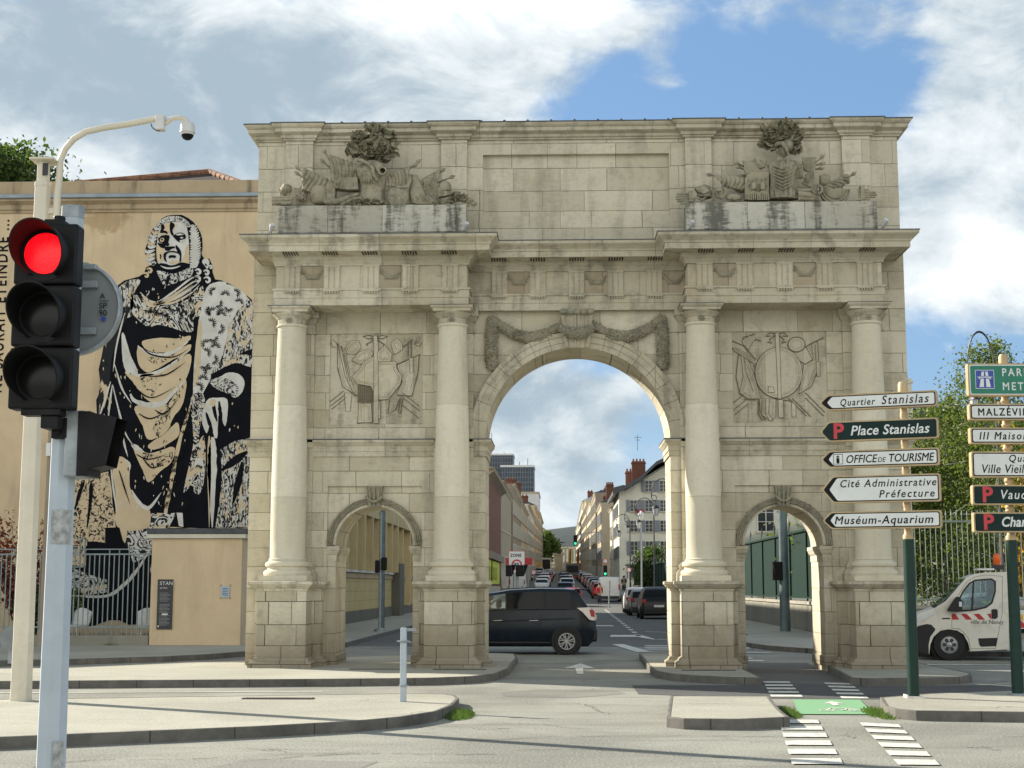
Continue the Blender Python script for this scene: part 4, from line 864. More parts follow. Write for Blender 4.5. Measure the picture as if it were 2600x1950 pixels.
# ---------------- mural building
MX=-9.15
B=thing('mural_building','long tan rendered building with a tall black and white mural on its gable','building',(-20,50,0),world=True)
MB().box(-42,MX,46.1,60,0,13.95).box(-20,MX,60,104,0,11.5).build('wall','tan_render',B)
MB().box(-42,MX+.05,45.95,46.6,14.06,14.50).build('parapet','parapet',B,bevel=.03)
MB().sweep([(0,13.50),(.05,13.50),(.05,13.56),(.10,13.60),(.10,13.74),(.18,13.80),(.24,13.84),(.24,13.9),(0,13.9)],[(-42,46.1),(MX,46.1),(MX,60)]).build('cornice','parapet',B)
MB().sweep([(0,13.905),(.24,13.905),(.32,13.93),(.34,14.03),(.28,14.05),(.2,14.055),(0,14.055)],[(-42,46.1),(MX,46.1),(MX,60)]).build('gutter','zinc',B)
mb=MB(); mb.add([(-21,46.9,14.2),(MX-.1,46.9,14.2),(MX-.1,59,14.2),(-21,59,14.2),(-12.4,51,16.15),(-10.8,55,15.6)],[(0,1,4),(1,2,5,4),(2,3,5),(3,0,4,5)]); mb.build('roof','roof_tile',B)
mb=MB()
for a,b,n in (((-21,46.9,14.2),(-12.4,51,16.15),26),((-12.4,51,16.15),(MX-.1,46.9,14.2),14)):
    a,b=Vector(a),Vector(b)
    for i in range(n): c=a.lerp(b,i/n); d=a.lerp(b,(i+1.12)/n); mb.tube([c+Vector((0,0,.05)),d+Vector((0,0,.02))],[.11,.14],8)
mb.build('ridge_tiles','roof_tile_orange',B,40)
# side wall along the street
sw_=B
MB().box(MX,MX+.12,60,104,0,.62).box(MX,MX+.12,46.2,60,0,.62).build('plinth_course','grey_base',B)
MB().box(MX,MX+.06,46.2,104,.62,2.05).build('lower_wall','yellow_render',B)
MB().box(MX,MX+.22,47,82,2.30,2.40).build('sill_band','frame_white',B); MB().box(MX,MX+.12,46.2,104,2.05,2.28).build('band','parapet',B)
MB().box(MX,MX+.45,46.2,104,4.85,9.2).build('upper_wall','yellow_plain',B)
for i in range(13):
    y=47.5+i*2.68; MB().box(MX,MX+.45,y,y+.42,2.41,4.85).build('pilaster','yellow_plain',B)
    MB().box(MX+.01,MX+.04,y+.5,y+2.6,2.45,4.8).build('window','glass_dark' if i%3==0 else 'greybrown',B)
for i in range(5):
    y=83+i*4.1; MB().box(MX,MX+.35,y,y+.5,.6,4.85).build('pilaster','yellow_plain',B); MB().box(MX,MX+.2,y+1.7,y+1.95,.6,4.85).build('pilaster','ochre',B)
MB().box(MX,MX+.5,80.3,82.6,0,2.9).build('porch','grey_base',B)
# lettering up the wall at the far left
mat('paint_black',(.005,.006,.009),.9,.2,3,spec=.15); mat('paint_white',(.58,.57,.53),.85,.10,2,dirt=.25,dcol=(.35,.28,.18),dsc=2.5,pos=True); mat('paint_tan',(.57,.455,.295),.85,.08,1.5,pos=True)
wx,wz=PX(9,800,46.1)
text('NE SAURAIT ETEINDRE ...',.50,Matrix.Translation((wx+.05,46.085,13.3))@Matrix.Rotation(PI/2,4,'X')@Matrix.Rotation(PI/2,4,'Z'),'paint_black',B,space=1.25,off=.008,xs=.8,align='RIGHT')
# scribbled two-tone paint
def scrib(name,c0,c1,c2,sc,thr,strx=1.,strz=1.,wave=False,rot=0.):
    m,t,b=newmat(name); p=t.n('ShaderNodeNewGeometry').outputs['Position']
    mp=t.n('ShaderNodeMapping',i={'Vector':p,'Rotation':(0,rot,0),'Scale':(strx,1,strz)})
    if wave: 
        wv=t.n('ShaderNodeTexVoronoi',feature='F1',i={'Vector':mp.outputs[0],'Scale':sc}); s1=wv.outputs['Distance']
        n=t.m('MULTIPLY',t.m('ABSOLUTE',t.m('SUBTRACT',t.m('FRACT',t.m('MULTIPLY',t.noise(mp.outputs[0],sc*.35,2,.45,1.8),9.)),.5)),2.)
    else: n=t.noise(mp.outputs[0],sc,5,.6,1.6)
    a=t.ss(n,thr-.015,thr+.015); c=t.mix(a,c0,c1); n2=t.noise(mp.outputs[0],sc*.55,5,.65,1.2); c=t.mix(t.ss(n2,.55,.57),c,c2)
    t.L.new(c,b.inputs['Base Color']); b.inputs['Roughness'].default_value=.85
BLK=(.005,.006,.009); WHT=(.55,.54,.50); TAN=(.57,.455,.295)
scrib('paint_ermine',BLK,WHT,TAN,5.5,.50,1.7,.7,rot=.35); scrib('paint_brocade',BLK,WHT,TAN,4.0,.44,1,1,True); scrib('paint_speckle',BLK,TAN,TAN,6.,.47,1.2,1.); scrib('paint_lace',BLK,WHT,WHT,7.,.5,1,1,True); scrib('paint_dark_folds',BLK,BLK,TAN,2.2,.5,2.6,.35,rot=-.06)
MU=MB()
def W1(a,b): return PX(a/3.19,280+b/3.19,46.)
def W2(a,b): return PX(a/3.19,780+b/3.19,46.)
def W3(a,b): return PX(a/2.552,1300+b/2.552,46.)
rg=random.Random(5)
def rough(pts,amp=.05,step=.28):
    out=[]
    for i in range(len(pts)):
        a=Vector(pts[i]); b=Vector(pts[(i+1)%len(pts)]); L=(b-a).length; n=max(1,int(L/step)); d=(b-a).normalized() if L>0 else Vector((1,0)); nn=Vector((-d.y,d.x))
        for k in range(n):
            out.append(tuple(a.lerp(b,k/n)+(nn*rg.uniform(-amp,amp) if k else nn*rg.uniform(-amp,amp)*.3)))
    return out
LY={}
def lay(m,pts,lvl,amp=.03,step=.28):
    LY.setdefault((m,lvl),MB()).flat(rough(pts,amp,step),46.1-.012-.006*lvl-.0002*(len(LY[(m,lvl)].f)%23))
def curve(pts,n=8):
    # smooth closed curve through control points
    o=[];N=len(pts)
    for i in range(N):
        p=[Vector(pts[(i+k)%N]) for k in (-1,0,1,2)]
        for j in range(n):
            t=j/n; o.append(tuple(.5*((2*p[1])+(p[2]-p[0])*t+(2*p[0]-5*p[1]+4*p[2]-p[3])*t*t+(3*p[1]-p[0]-3*p[2]+p[3])*t**3)))
    return o
def stroke(m,pts,w0,w1,lvl,W=W1,n=6):
    P=[Vector(W(*p)) for p in pts]; C_=[]
    for i in range(len(P)-1):
        a=P[max(0,i-1)];b=P[i];c=P[i+1];d=P[min(len(P)-1,i+2)]
        for j in range(n):
            t=j/n; C_.append(.5*((2*b)+(c-a)*t+(2*a-5*b+4*c-d)*t*t+(3*b-a-3*c+d)*t**3))
    C_.append(P[-1]); L=[];R_=[]
    for i,p in enumerate(C_):
        d=(C_[min(i+1,len(C_)-1)]-C_[max(i-1,0)]); d=d.normalized() if d.length else Vector((1,0)); nn=Vector((-d.y,d.x)); t=i/(len(C_)-1); w_=(w0*(1-t)+w1*t)*math.sin(PI*min(.97,max(.12,t*.9+.08)))*(.85+.3*rg.random())
        L.append(tuple(p+nn*w_/2)); R_.append(tuple(p-nn*w_/2))
    mb=LY.setdefault((m,lvl),MB()); o=len(mb.v)
    for a,b in zip(L,R_): mb.v.append((a[0],46.1-.012-.006*lvl,a[1])); mb.v.append((b[0],46.1-.012-.006*lvl,b[1]))
    for i in range(len(L)-1): mb.f.append((o+2*i,o+2*i+1,o+2*i+3,o+2*i+2))
sil=[PX(350+p[0]/4.762,530+p[1]/4.76,46.) for p in ((75,510),(92,455),(118,400),(122,350),(150,290),(180,228),(230,168),(280,112),(350,80),(430,68),(520,70),(600,98),(660,148),(712,205),(748,280),(768,350),(782,450),(765,540),(795,596),(850,598),(888,675),(900,760),(925,850))]+[W1(*p) for p in ((1790,1370),(1860,1405),(1960,1460),(2040,1530),(2045,1655))]+[W2(*p) for p in ((2040,600),(2030,1000),(2020,1400),(2015,1655))]+[W3(*p) for p in ((1610,100),(975,110),(980,700),(900,730),(700,700),(600,735),(440,730),(440,560),(400,300),(390,180))]+[W2(*p) for p in ((500,1560),(560,1400),(700,1330),(740,1100),(775,900),(800,600),(815,400),(840,260),(905,195),(925,90),(950,0))]+[W1(*p) for p in ((930,1480),(950,1410),(1000,1370),(1120,1345))]+[PX(350+p[0]/4.762,530+p[1]/4.76,46.) for p in ((60,770),(92,700),(150,668),(105,620),(112,560),(84,540))]
lay('paint_black',sil,0,.06)
def T(m,lvl,*pts,W=W2,amp=.025,c=True):
    P=[W(*p) for p in pts]; lay(m,curve(P,5) if c else P,lvl,amp)
# wig, face
def WF(a,b): return PX(350+a/4.762,530+b/4.76,46.)
def F_(m,l,*p,amp=.004): lay(m,curve([WF(*q) for q in p],4),l,amp,.12)
F_('paint_white',1,(270,185),(400,155),(520,160),(575,200),(600,300),(612,450),(612,600),(605,660),(500,665),(400,690),(290,672),(240,655),(222,600),(215,480),(222,420),(235,300),(252,225))
F_('paint_tan',2,(300,190),(380,168),(384,250),(360,300),(320,305)); F_('paint_tan',2,(225,440),(300,470),(312,500),(290,560),(300,620),(250,640),(224,600)); F_('paint_tan',2,(570,470),(609,430),(611,600),(600,652),(535,650),(535,600),(560,550)); F_('paint_tan',2,(425,170),(470,175),(460,210),(435,215))
F_('paint_black',3,(272,188),(305,184),(318,228),(300,250),(345,268),(352,298),(312,286),(268,288),(262,262),(275,235))
F_('paint_black',3,(386,160),(418,165),(440,195),(412,255),(428,312),(402,312),(384,272),(378,210))
F_('paint_black',3,(242,340),(290,318),(350,312),(376,325),(370,372),(348,425),(330,445),(305,472),(268,460),(238,425),(236,400),(262,412),(298,408),(262,402),(244,380))
F_('paint_tan',4,(262,362),(285,345),(306,352),(312,375),(290,396),(266,388)); F_('paint_black',5,(276,358),(296,358),(297,376),(278,376)); F_('paint_tan',4,(240,330),(290,300),(350,308),(290,312),(250,345))
F_('paint_black',3,(418,326),(458,294),(505,280),(545,290),(572,318),(572,345),(548,372),(528,366),(500,395),(470,384),(438,352)); F_('paint_white',4,(452,305),(505,292),(548,306),(520,312),(480,316)); F_('paint_white',4,(498,378),(530,372),(560,360),(540,388),(515,396)); F_('paint_white',4,(505,342),(530,336),(545,345),(520,354))
F_('paint_black',3,(320,455),(372,450),(440,450),(436,470),(400,480),(372,502),(332,500),(318,480)); F_('paint_black',3,(352,395),(372,420),(366,440),(342,446),(340,420))
F_('paint_black',3,(452,430),(482,458),(512,502),(520,545),(518,610),(508,642),(496,620),(500,565),(470,532),(400,520),(352,532),(334,562),(334,602),(346,640),(312,612),(304,545),(340,514),(420,502),(468,512),(452,470))
F_('paint_black',3,(372,560),(440,556),(455,575),(438,590),(402,584),(372,594)); F_('paint_tan',3,(430,620),(495,625),(480,650),(410,655),(360,640))
F_('paint_black',3,(255,655),(330,658),(385,678),(450,668),(520,642),(612,662),(608,690),(500,712),(400,742),(300,732),(248,700)); F_('paint_white',4,(265,682),(350,704),(430,700),(500,684),(500,694),(420,722),(330,720)); stroke('paint_black',((262,540),(270,575),(262,610)),.06,.04,3,WF)
rg2=random.Random(3)
for i in range(24):
    t=i/23; a=PI*(.90-.80*t); c=(425+205*math.cos(a)*1.05,250-172*math.sin(a)); d=(418+150*math.cos(a),235-85*math.sin(a)); k_=rg2.uniform(-8,8); stroke('paint_white',(c,((c[0]+d[0])/2+10+k_,(c[1]+d[1])/2),(d[0]+k_,d[1])),rg2.uniform(.05,.12),.05,2,WF)
for i,y in enumerate((215,265,310,352,395,440,500,545,590,640)):
    x0=(195,175,150,135,120,125,88,110,110,130)[i]; stroke('paint_tan' if i%3==1 else 'paint_white',((x0+10,y-10),(x0,y+8),(x0+30,y+22),(x0+75,y+10),(205,y-8)),.12,.05,2,WF); stroke('paint_white',((x0+28,y-6),(x0+52,y+2),(200,y-20)),.06,.03,3,WF)
for i in range(17):
    y=195+i*30; x1=700+50*math.sin(min(1,i/9)*PI/2)-(18 if i>12 else 0)*(i-12)*.4; w_=rg2.uniform(.07,.13)
    stroke('paint_white',((622+rg2.uniform(-8,12),y+6),(665,y+18+rg2.uniform(-5,5)),(x1-20,y+10),(x1+10*(i%2),y-12)),w_,.06,2,WF); stroke('paint_white',((640,y-6),(680,y+2),(x1-35,y-4)),.05,.04,3,WF)
F_('paint_white',2,(770,640),(785,605),(830,598),(858,630),(850,690),(830,720),(800,680)); F_('paint_black',3,(800,655),(825,665),(830,690),(812,682))
for cx_,cy_,r_ in ((710,850,48),(830,860,46),(720,760,40),(820,770,38),(870,700,22),(130,745,36),(90,800,34),(170,660,20)):
    stroke('paint_white' if cx_>400 else 'paint_tan',[(cx_+r_*(1-k*.10)*math.cos(-2.6+k*.8),cy_+r_*(1-k*.10)*math.sin(-2.6+k*.8)) for k in range(9)],.10,.05,2,WF)
T('paint_lace',1,(1270,1290),(1400,1320),(1545,1265),(1550,1330),(1480,1370),(1340,1415),(1290,1360),W=W1); stroke('paint_white',((1265,1300),(1330,1330),(1350,1400)),.08,.06,2); stroke('paint_black',((1370,1330),(1350,1380),(1345,1415)),.14,.1,3)
for r in range(4): stroke('paint_white',((1130+r*12,1470+r*22),(1220,1545+r*12),(1380,1560-r*26),(1540,1480-r*40),(1610,1410-r*22)),.07,.07,2); stroke('paint_tan',((1150,1500+r*18),(1250,1560+r*8),(1420,1550-r*24),(1560,1470-r*30)),.05,.04,3)
T('paint_brocade',1,(1080,1490),(1250,1570),(1450,1560),(1580,1470),(1640,1430),(1620,1659),(1100,1659),W=W1); T('paint_brocade',1,(1080,0),(1620,0),(1560,90),(1540,200),(1300,140),(1180,150),W=W2)
T('paint_ermine',1,(930,1500),(1000,1390),(1130,1370),(1080,1480),(1060,1659),(960,1659),W=W1)
# shoulder and right arm
T('paint_white',1,(1680,1420),(1760,1385),(1830,1400),(1760,1520),(1660,1659),(1625,1659),(1640,1520),W=W1); T('paint_white',2,(1830,1405),(1990,1490),(1960,1580),(1850,1659),(1700,1659),(1770,1500),W=W1)
T('paint_ermine',1,(1990,1500),(2042,1560),(2042,1659),(1880,1659),W=W1,c=False); T('paint_ermine',1,(1880,0),(2040,0),(2040,330),(1900,390),(1800,410),(1850,150),c=False)
T('paint_white',1,(1630,0),(1850,0),(1790,400),(1720,500),(1680,620),(1560,740)); T('paint_tan',1,(1560,740),(1530,850),(1500,960),(1450,1150),(1400,1400),(1330,1783),(1480,1783),(1300,1783),(1390,1300),(1440,1060),(1530,800),(1600,500),(1615,250),c=False)
T('paint_tan',2,(1600,150),(1628,140),(1612,500),(1580,640),(1570,560)); T('paint_white',3,(1800,390),(1850,150),(1930,0),(1900,0),(1830,120),(1785,330),(1780,400),c=False)
T('paint_ermine',2,(1700,540),(1800,420),(1950,380),(2035,400),(2035,480),(1900,450),(1760,510)); T('paint_white',2,(1700,600),(1790,555),(1850,525),(1930,540),(1975,600),(1960,680),(1900,730),(1840,690),(1760,650))
T('paint_lace',3,(1690,600),(1790,565),(1880,600),(1930,660),(1900,725),(1850,700),(1760,665)); T('paint_white',2,(1640,830),(1680,745),(1750,730),(1835,745),(1835,900),(1815,960),(1790,890),(1765,880),(1755,1050),(1730,1040),(1700,950),(1670,1020),(1635,940))
for P in (((1720,760),(1735,850),(1755,930)),((1770,760),(1780,850),(1795,900)),((1665,850),(1690,930),(1720,1010))): stroke('paint_black',P,.12,.1,3,W2)
T('paint_tan',3,(1700,750),(1740,745),(1730,800),(1700,790)); T('paint_brocade',1,(1540,740),(1640,700),(1650,800),(1610,1000),(1600,1300),(1480,1500),(1560,1100))
T('paint_ermine',1,(1780,1150),(1900,1080),(2018,1060),(2012,1783),(1740,1783),(1790,1380),c=False); stroke('paint_black',((1790,1320),(1900,1240),(2010,1160)),.16,.3,3,W2); stroke('paint_black',((1960,1250),(1930,1400),(1880,1600)),.2,.2,3,W2)
stroke('paint_white',((1720,1050),(1715,1200),(1712,1400),(1715,1783)),.3,.3,2,W2); stroke('paint_tan',((1690,1040),(1690,1250),(1690,1783)),.12,.12,2,W2); T('paint_white',2,(1580,1230),(1640,1240),(1640,1430),(1540,1440),(1560,1330)); T('paint_brocade',3,(1575,1290),(1635,1290),(1635,1430),(1550,1435))
T('paint_ermine',1,*[(1480,0),(1480,1)],W=W1) if 0 else None
def palm(W,cx,cy,r,ang,m='paint_black',lvl=4,nb=8):
    r*=1.25
    for k in range(nb):
        a=ang+(k-(nb-1)/2)*.36; l=r*(1-.05*abs(k-(nb-1)/2)); e=(cx+l*math.cos(a),cy+l*math.sin(a)); bnd=.25*(k-(nb-1)/2)
        stroke(m,((cx+.3*r*math.cos(a),cy+.3*r*math.sin(a)),(cx+.6*l*math.cos(a-.08*bnd),cy+.6*l*math.sin(a-.08*bnd)),(cx+l*math.cos(a+.15*bnd),cy+l*math.sin(a+.15*bnd))),.02,.04,lvl,W,3)
for i,(cx,cy) in enumerate(((1730,1470),(1820,1500),(1900,1480),(1760,1560),(1850,1590),(1700,1620),(1790,1640),(1930,1560))): palm(W1,cx,cy,42,-2.6+i*1.1)
for i,(cx,cy) in enumerate(((1720,40),(1790,70),(1700,130),(1770,170),(1720,240),(1670,300),(1740,330),(1660,370),(1720,420),(1650,460),(1690,520),(1640,590),(1600,650),(1580,720),(1560,800),(1530,880),(1510,960),(1480,1040),(1470,1120),(1440,1190),(1430,1270),(1400,1350),(1390,1430),(1350,1500),(1320,1580))): palm(W2,cx,cy,46,-2.4+(i%5)*.9)
for i,(cx,cy) in enumerate(((1190,1600),(1290,1620),(1390,1590),(1480,1560),(1560,1520))): palm(W1,cx,cy,40,1.2+i*.5)
for i,(cx,cy) in enumerate(((1230,60),(1330,90),(1440,70),(1530,40))): palm(W2,cx,cy,42,-1.2+i*.6)
# swags of the robe
for P in (((1150,270),(1300,245),(1420,250),(1540,230),(1500,300),(1400,350),(1280,365),(1180,340)),((1110,320),(1180,362),(1300,385),(1420,352),(1535,295),(1520,360),(1400,420),(1250,505),(1180,525),(1115,450)),
  ((1010,520),(1180,545),(1350,475),(1535,375),(1510,560),(1400,690),(1330,750),(1210,765),(1120,670),(1060,590)),((1090,800),(1330,778),(1495,580),(1480,770),(1400,890),(1340,1010),(1200,1070),(1150,960)),
  ((1200,1110),(1330,1020),(1430,930),(1440,1040),(1310,1130),(1220,1150)),((1070,1120),(1200,1180),(1400,1130),(1385,1250),(1290,1330),(1200,1415),(1150,1320)),((925,1215),(1010,1225),(1045,1300),(1045,1450),(1100,1570),(1200,1625),(1190,1783),(960,1783),(930,1500),(905,1340))): T('paint_tan',1,*P)
T('paint_speckle',2,(1130,550),(1240,540),(1260,600),(1230,720),(1160,650)); T('paint_speckle',2,(1150,1180),(1300,1200),(1380,1150),(1380,1240),(1240,1300)); T('paint_speckle',2,(1250,900),(1340,780),(1460,650),(1420,760),(1300,1000),(1260,1060))
T('paint_speckle',2,(1180,390),(1300,410),(1420,370),(1300,450),(1230,450))
T('paint_speckle',1,(565,1410),(700,1360),(870,1330),(900,1500),(930,1783),(560,1783),c=False)
T('paint_white',1,(980,220),(1005,225),(1050,380),(1110,520),(1070,545),(1015,520),(985,400)); stroke('paint_white',((1050,700),(1085,755),(1200,790),(1330,770),(1400,690),(1500,580)),.16,.2,2,W2); stroke('paint_white',((1110,310),(1200,370),(1300,385),(1430,345),(1540,250)),.1,.14,2,W2)
stroke('paint_white',((1040,530),(1150,550),(1320,500),(1540,340)),.1,.1,2,W2); stroke('paint_white',((1060,1110),(1120,1150),(1160,1170)),.2,.1,2,W2); stroke('paint_white',((1060,1480),(1120,1580),(1200,1625),(1300,1500)),.12,.14,2,W2)
for P in (((905,620),(960,850),(1010,1020),(1090,1140)),((905,620),(880,800),(870,940)),((920,450),(980,650),(1060,780)),((890,600),(840,760),(790,910)),((1000,60),(940,300),(910,520)),((960,880),(1000,1100),(1030,1210)),((890,1270),(910,1450),(960,1783)),((1010,1230),(1045,1270),(1045,1320))): stroke('paint_white',P,.06,.06,2,W2)
T('paint_dark_folds',1,(840,280),(930,110),(960,200),(900,400),(870,700),(790,900),(800,600)); T('paint_dark_folds',1,(950,20),(1050,0),(1000,120),(960,180))
for P in (((600,1640),(640,1500),(680,1400)),((700,1783),(730,1520),(730,1400))): stroke('paint_black',P,.1,.14,2,W2)
rg3=random.Random(17)
for i in range(260):
    W_,x,y=(W1,rg3.uniform(960,1600),rg3.uniform(1420,1640)) if i<60 else (W2,rg3.uniform(830,1600),rg3.uniform(20,1640))
    if i>=60 and x>1500 and rg3.random()<.5: x=rg3.uniform(1850,2030); y=rg3.uniform(500,1150)
    L=rg3.uniform(8,42); dx=rg3.uniform(-.35,.35)*L; stroke(rg3.choice(['paint_tan','paint_tan','paint_white','paint_black']),((x,y),(x+dx*.4+rg3.uniform(-4,4),y+L*.5),(x+dx,y+L)),rg3.uniform(.02,.06),.02,4,W_,2)
for P in (((1130,300),(1220,380),(1400,400),(1530,330)),((1020,560),(1100,660),(1230,730),(1420,640)),((1120,860),(1220,900),(1380,820)),((1150,1220),(1230,1300),(1330,1250)),((960,1320),(1000,1450),(1050,1600)),((1200,560),(1350,540),(1500,440)),((1250,830),(1330,860),(1440,740)),((1100,1190),(1200,1230),(1350,1190))): stroke('paint_black',P,.06,.03,5,W2)
T('paint_ermine',1,(1600,1120),(1650,1050),(1660,1300),(1620,1500),(1560,1460))
# lower part behind the railing
T('paint_speckle',1,(440,20),(600,0),(680,5),(680,200),(560,190),(550,360),(440,340),W=W3,c=False); T('paint_brocade',1,(445,360),(560,400),(690,440),(690,520),(560,540),(445,500),W=W3,c=False); T('paint_brocade',1,(820,60),(960,10),(1140,5),(1090,100),(975,150),(975,270),(860,330),(800,200),W=W3,c=False)
T('paint_tan',2,(760,40),(800,20),(820,120),(800,200),W=W3); stroke('paint_white',((440,540),(680,545),(800,470),(880,380),(970,240)),.1,.14,2,W3); T('paint_tan',2,(745,5),(840,5),(820,60),(760,100),W=W3); T('paint_white',2,(1140,5),(1180,5),(1185,95),(1155,90),W=W3,c=False)
MUR=None
for (m,l),mb in sorted(LY.items(),key=lambda k:k[0][1]):
    if MUR is None: MUR=mb.build('mural',m,B,fix=False)
    else: mb.build({'paint_white':'white_paint','paint_tan':'tan_paint','paint_black':'black_paint'}.get(m,'patterned_paint'),m,MUR,fix=False).matrix_parent_inverse=wmat(MUR).inverted()
# stain on the wall
# annex wall with plaques
AN=thing('annex','low tan rendered annex with a grey coping beside the arch','building',(-9.9,43,0),world=True)
ax0=-11.12
MB().box(ax0,MX+.5,40.5,46.0,0,2.98).build('wall','annex_render',AN,bevel=.02)
MB().box(ax0-.09,MX+.6,40.41,46.0,2.98,3.10).build('cornice','cream',AN,bevel=.01); MB().box(ax0-.12,MX+.63,40.38,46.02,3.10,3.25).build('coping','slate',AN,bevel=.02)
mat('panel_dark',(.028,.03,.036),.45); mat('panel_text',(.25,.25,.26),.6); mat('text_white',(.7,.7,.68),.6); mat('plaque_blue',(.38,.48,.62),.4); mat('brass',(.35,.22,.08),.4,metal=.8)
x0,z0=PX(395,1598,40.4); x1,z1=PX(438,1471,40.4)
PN=thing('information_panel','tall dark panel headed STAN fixed to the tan annex wall','sign',((x0+x1)/2,40.45,z0),world=True)
MB().box(x0,x1,40.46,40.50,z0,z1).build('board','panel_dark',PN,bevel=.004)
text('STAN',.135,up(x0+.06,40.455,z1-.15),'text_white',PN,space=1.1); text('LE MUR',.06,up(x0+.07,40.455,z1-.25),'text_white',PN)
mb=MB(); zz=z1-.36
for i in range(22):
    if i in (7,14): zz-=.05
    mb.box(x0+.07,x1-.07-.06*((i*7)%3==0),40.455,40.459,zz-.012,zz); zz-=.036
mb.build('small_print','panel_text',PN); MB().box(x0+.14,x1-.12,40.455,40.459,z0+.38,z0+.42).box(x0+.03,x0+.07,40.455,40.459,z0+.06,z0+.10).build('logos','text_white',PN)
x0,z0=PX(560,1517,40.4); x1,z1=PX(581,1488,40.4)
PQ=thing('wall_plaque','small pale blue plaque with brass studs on the annex wall','plaque',((x0+x1)/2,40.45,z0),world=True)
MB().box(x0,x1,40.46,40.485,z0,z1).build('plate','plaque_blue',PQ); mb=MB()
for a in (x0-.02,x1+.02):
    for b in (z0-.02,z1+.02): mb.lathe([(.02,0),(.015,-.03)],(a,40.5,b),8,'y')
mb.build('studs','brass',PQ); mb=MB()
for i in range(5): mb.box(x0+.03,x1-.03,40.455,40.459,z1-.07-i*.045,z1-.055-i*.045)
mb.build('print','panel_dark',PQ)
# ---------------- generic window and houses
def window(mb_parent,axis,c,yz,w_,h,shut=None,sill=True,depth=.12,side=1):
    """window on a wall: axis 'x' -> wall plane x=c (facing side), axis 'y' -> wall plane y=c facing -y"""
    u,z=yz
    def bx(u0,u1,d0,d1,z0,z1,mb):
        if axis=='x': a,b=sorted((c+side*d0,c+side*d1)); mb.box(a,b,u0,u1,z0,z1)
        else: a,b=sorted((c-d0,c-d1)); mb.box(u0,u1,a,b,z0,z1)
    m=MB(); bx(u-w_/2-.1,u+w_/2+.1,0,.06,z-.08,z+h+.1,m); f=m.build('window','frame_white',mb_parent)
    def sub(mb,n,mt): o=mb.build(n,mt,f); o.matrix_parent_inverse=wmat(f).inverted(); return o
    m=MB(); bx(u-w_/2,u+w_/2,.061,.07,z,z+h,m); sub(m,'pane','glass_dark')
    m=MB(); bx(u-.03,u+.03,.07,.09,z,z+h,m); 
    for k in (.33,.66): bx(u-w_/2,u+w_/2,.07,.085,z+h*k-.02,z+h*k+.02,m)
    sub(m,'glazing_bar','frame_white')
    if sill: m=MB(); bx(u-w_/2-.16,u+w_/2+.16,.0,.18,z-.18,z-.08,m); sub(m,'sill','beige')
    if shut:
        for s_ in (-1,1): m=MB(); bx(u+s_*(w_/2+.06+w_*.27)-w_*.27,u+s_*(w_/2+.06+w_*.27)+w_*.27,.07,.12,z-.05,z+h+.05,m); sub(m,'shutter',shut)
def chimney(par,x,y,z,w_,d,h,mt='brick',pots=3):
    c=MB().box(x-w_/2,x+w_/2,y-d/2,y+d/2,z,z+h).box(x-w_/2-.1,x+w_/2+.1,y-d/2-.1,y+d/2+.1,z+h-.35,z+h-.2).build('chimney',mt,par)
    m=MB()
    for i in range(pots): m.lathe([(.16,z+h),(.13,z+h+.35),(.16,z+h+.4)],(x-w_/2+w_*(i+.5)/pots,y,0),8)
    o=m.build('chimney_pot','roof_tile_orange',c); o.matrix_parent_inverse=wmat(c).inverted()
def house(side,x,y0,y1,h,mt,label,roof='slate',dep=11,win=(1.1,1.9),storey=3.1,shut=None,ridge=2.2,chim=(),group=None):
    zb=zg(y0)-.3; zt=zg((y0+y1)/2)+h
    H=thing('terraced_house',label,'house',(x+side*dep/2,(y0+y1)/2,zb),world=True,group=group)
    a,b=sorted((x,x+side*dep)); MB().box(a,b,y0,y1,zb,zt).build('wall',mt,H)
    xm=(a+b)/2; e=.35
    MB().add([(a-e,y0,zt),(b+e,y0,zt),(xm,y0,zt+ridge),(a-e,y1,zt),(b+e,y1,zt),(xm,y1,zt+ridge)],[(0,1,2),(3,5,4),(0,2,5,3),(2,1,4,5),(0,3,4,1)]).build('roof',roof,H)
    p=[(x,y1),(x,y0)] if side>0 else [(x,y0),(x,y1)]
    MB().sweep([(0,zt-.45),(.1,zt-.4),(.3,zt-.1),(.42,zt-.05),(.42,zt),(0,zt)],p).build('cornice','pale_stone',H)
    n=max(1,int((y1-y0)/2.9)); ns=max(2,int((h-.6)/storey))
    for s_ in range(ns):
        for i in range(n):
            y=y0+(i+.5)*(y1-y0)/n; window(H,'x',x,(y,zg(y)+.9+s_*storey+(.1 if s_ else -.6)),win[0],win[1] if s_ else 2.3,shut if s_ else None,side=-side)
    for c in chim: chimney(H,*c)
    return H
# big cream house on the right with gable towards us
H=thing('cream_house','large cream house with grey shutters and a dark gabled roof behind the green fence','house',(15,225,1.3),world=True)
gy=215
MB().slab([[(8.2,1.0),(24,1.0),(24,15.2),(16,19.6),(8.2,15.0)]],gy,238).build('wall','cream',H)
def roofslab(pts,y0,y1,th): 
    mb=MB(); 
    for (a,b) in zip(pts[:-1],pts[1:]): mb.slab([[a,b,(b[0],b[1]+th),(a[0],a[1]+th)]],y0,y1)
    return mb
roofslab([(7.3,14.6),(9.5,15.6),(11.5,16.9),(13.5,18.8),(16,20.0),(18.5,18.8),(25,14.8)],gy-1.6,239,.5).build('roof','slate',H)
mb=MB()
for i in range(40): 
    t=i/39; x=9+7*t; z=PX(0,0,1)[1] if 0 else (15.4+ (16.9-15.4)*min(1,t*2.8) if t<.36 else 16.9+(19.6-16.9)*((t-.36)/.64))
    mb.cb(x,gy-1.4,z-.15,.08,.15,.35)
mb.build('eaves_fringe','paint_black',H)
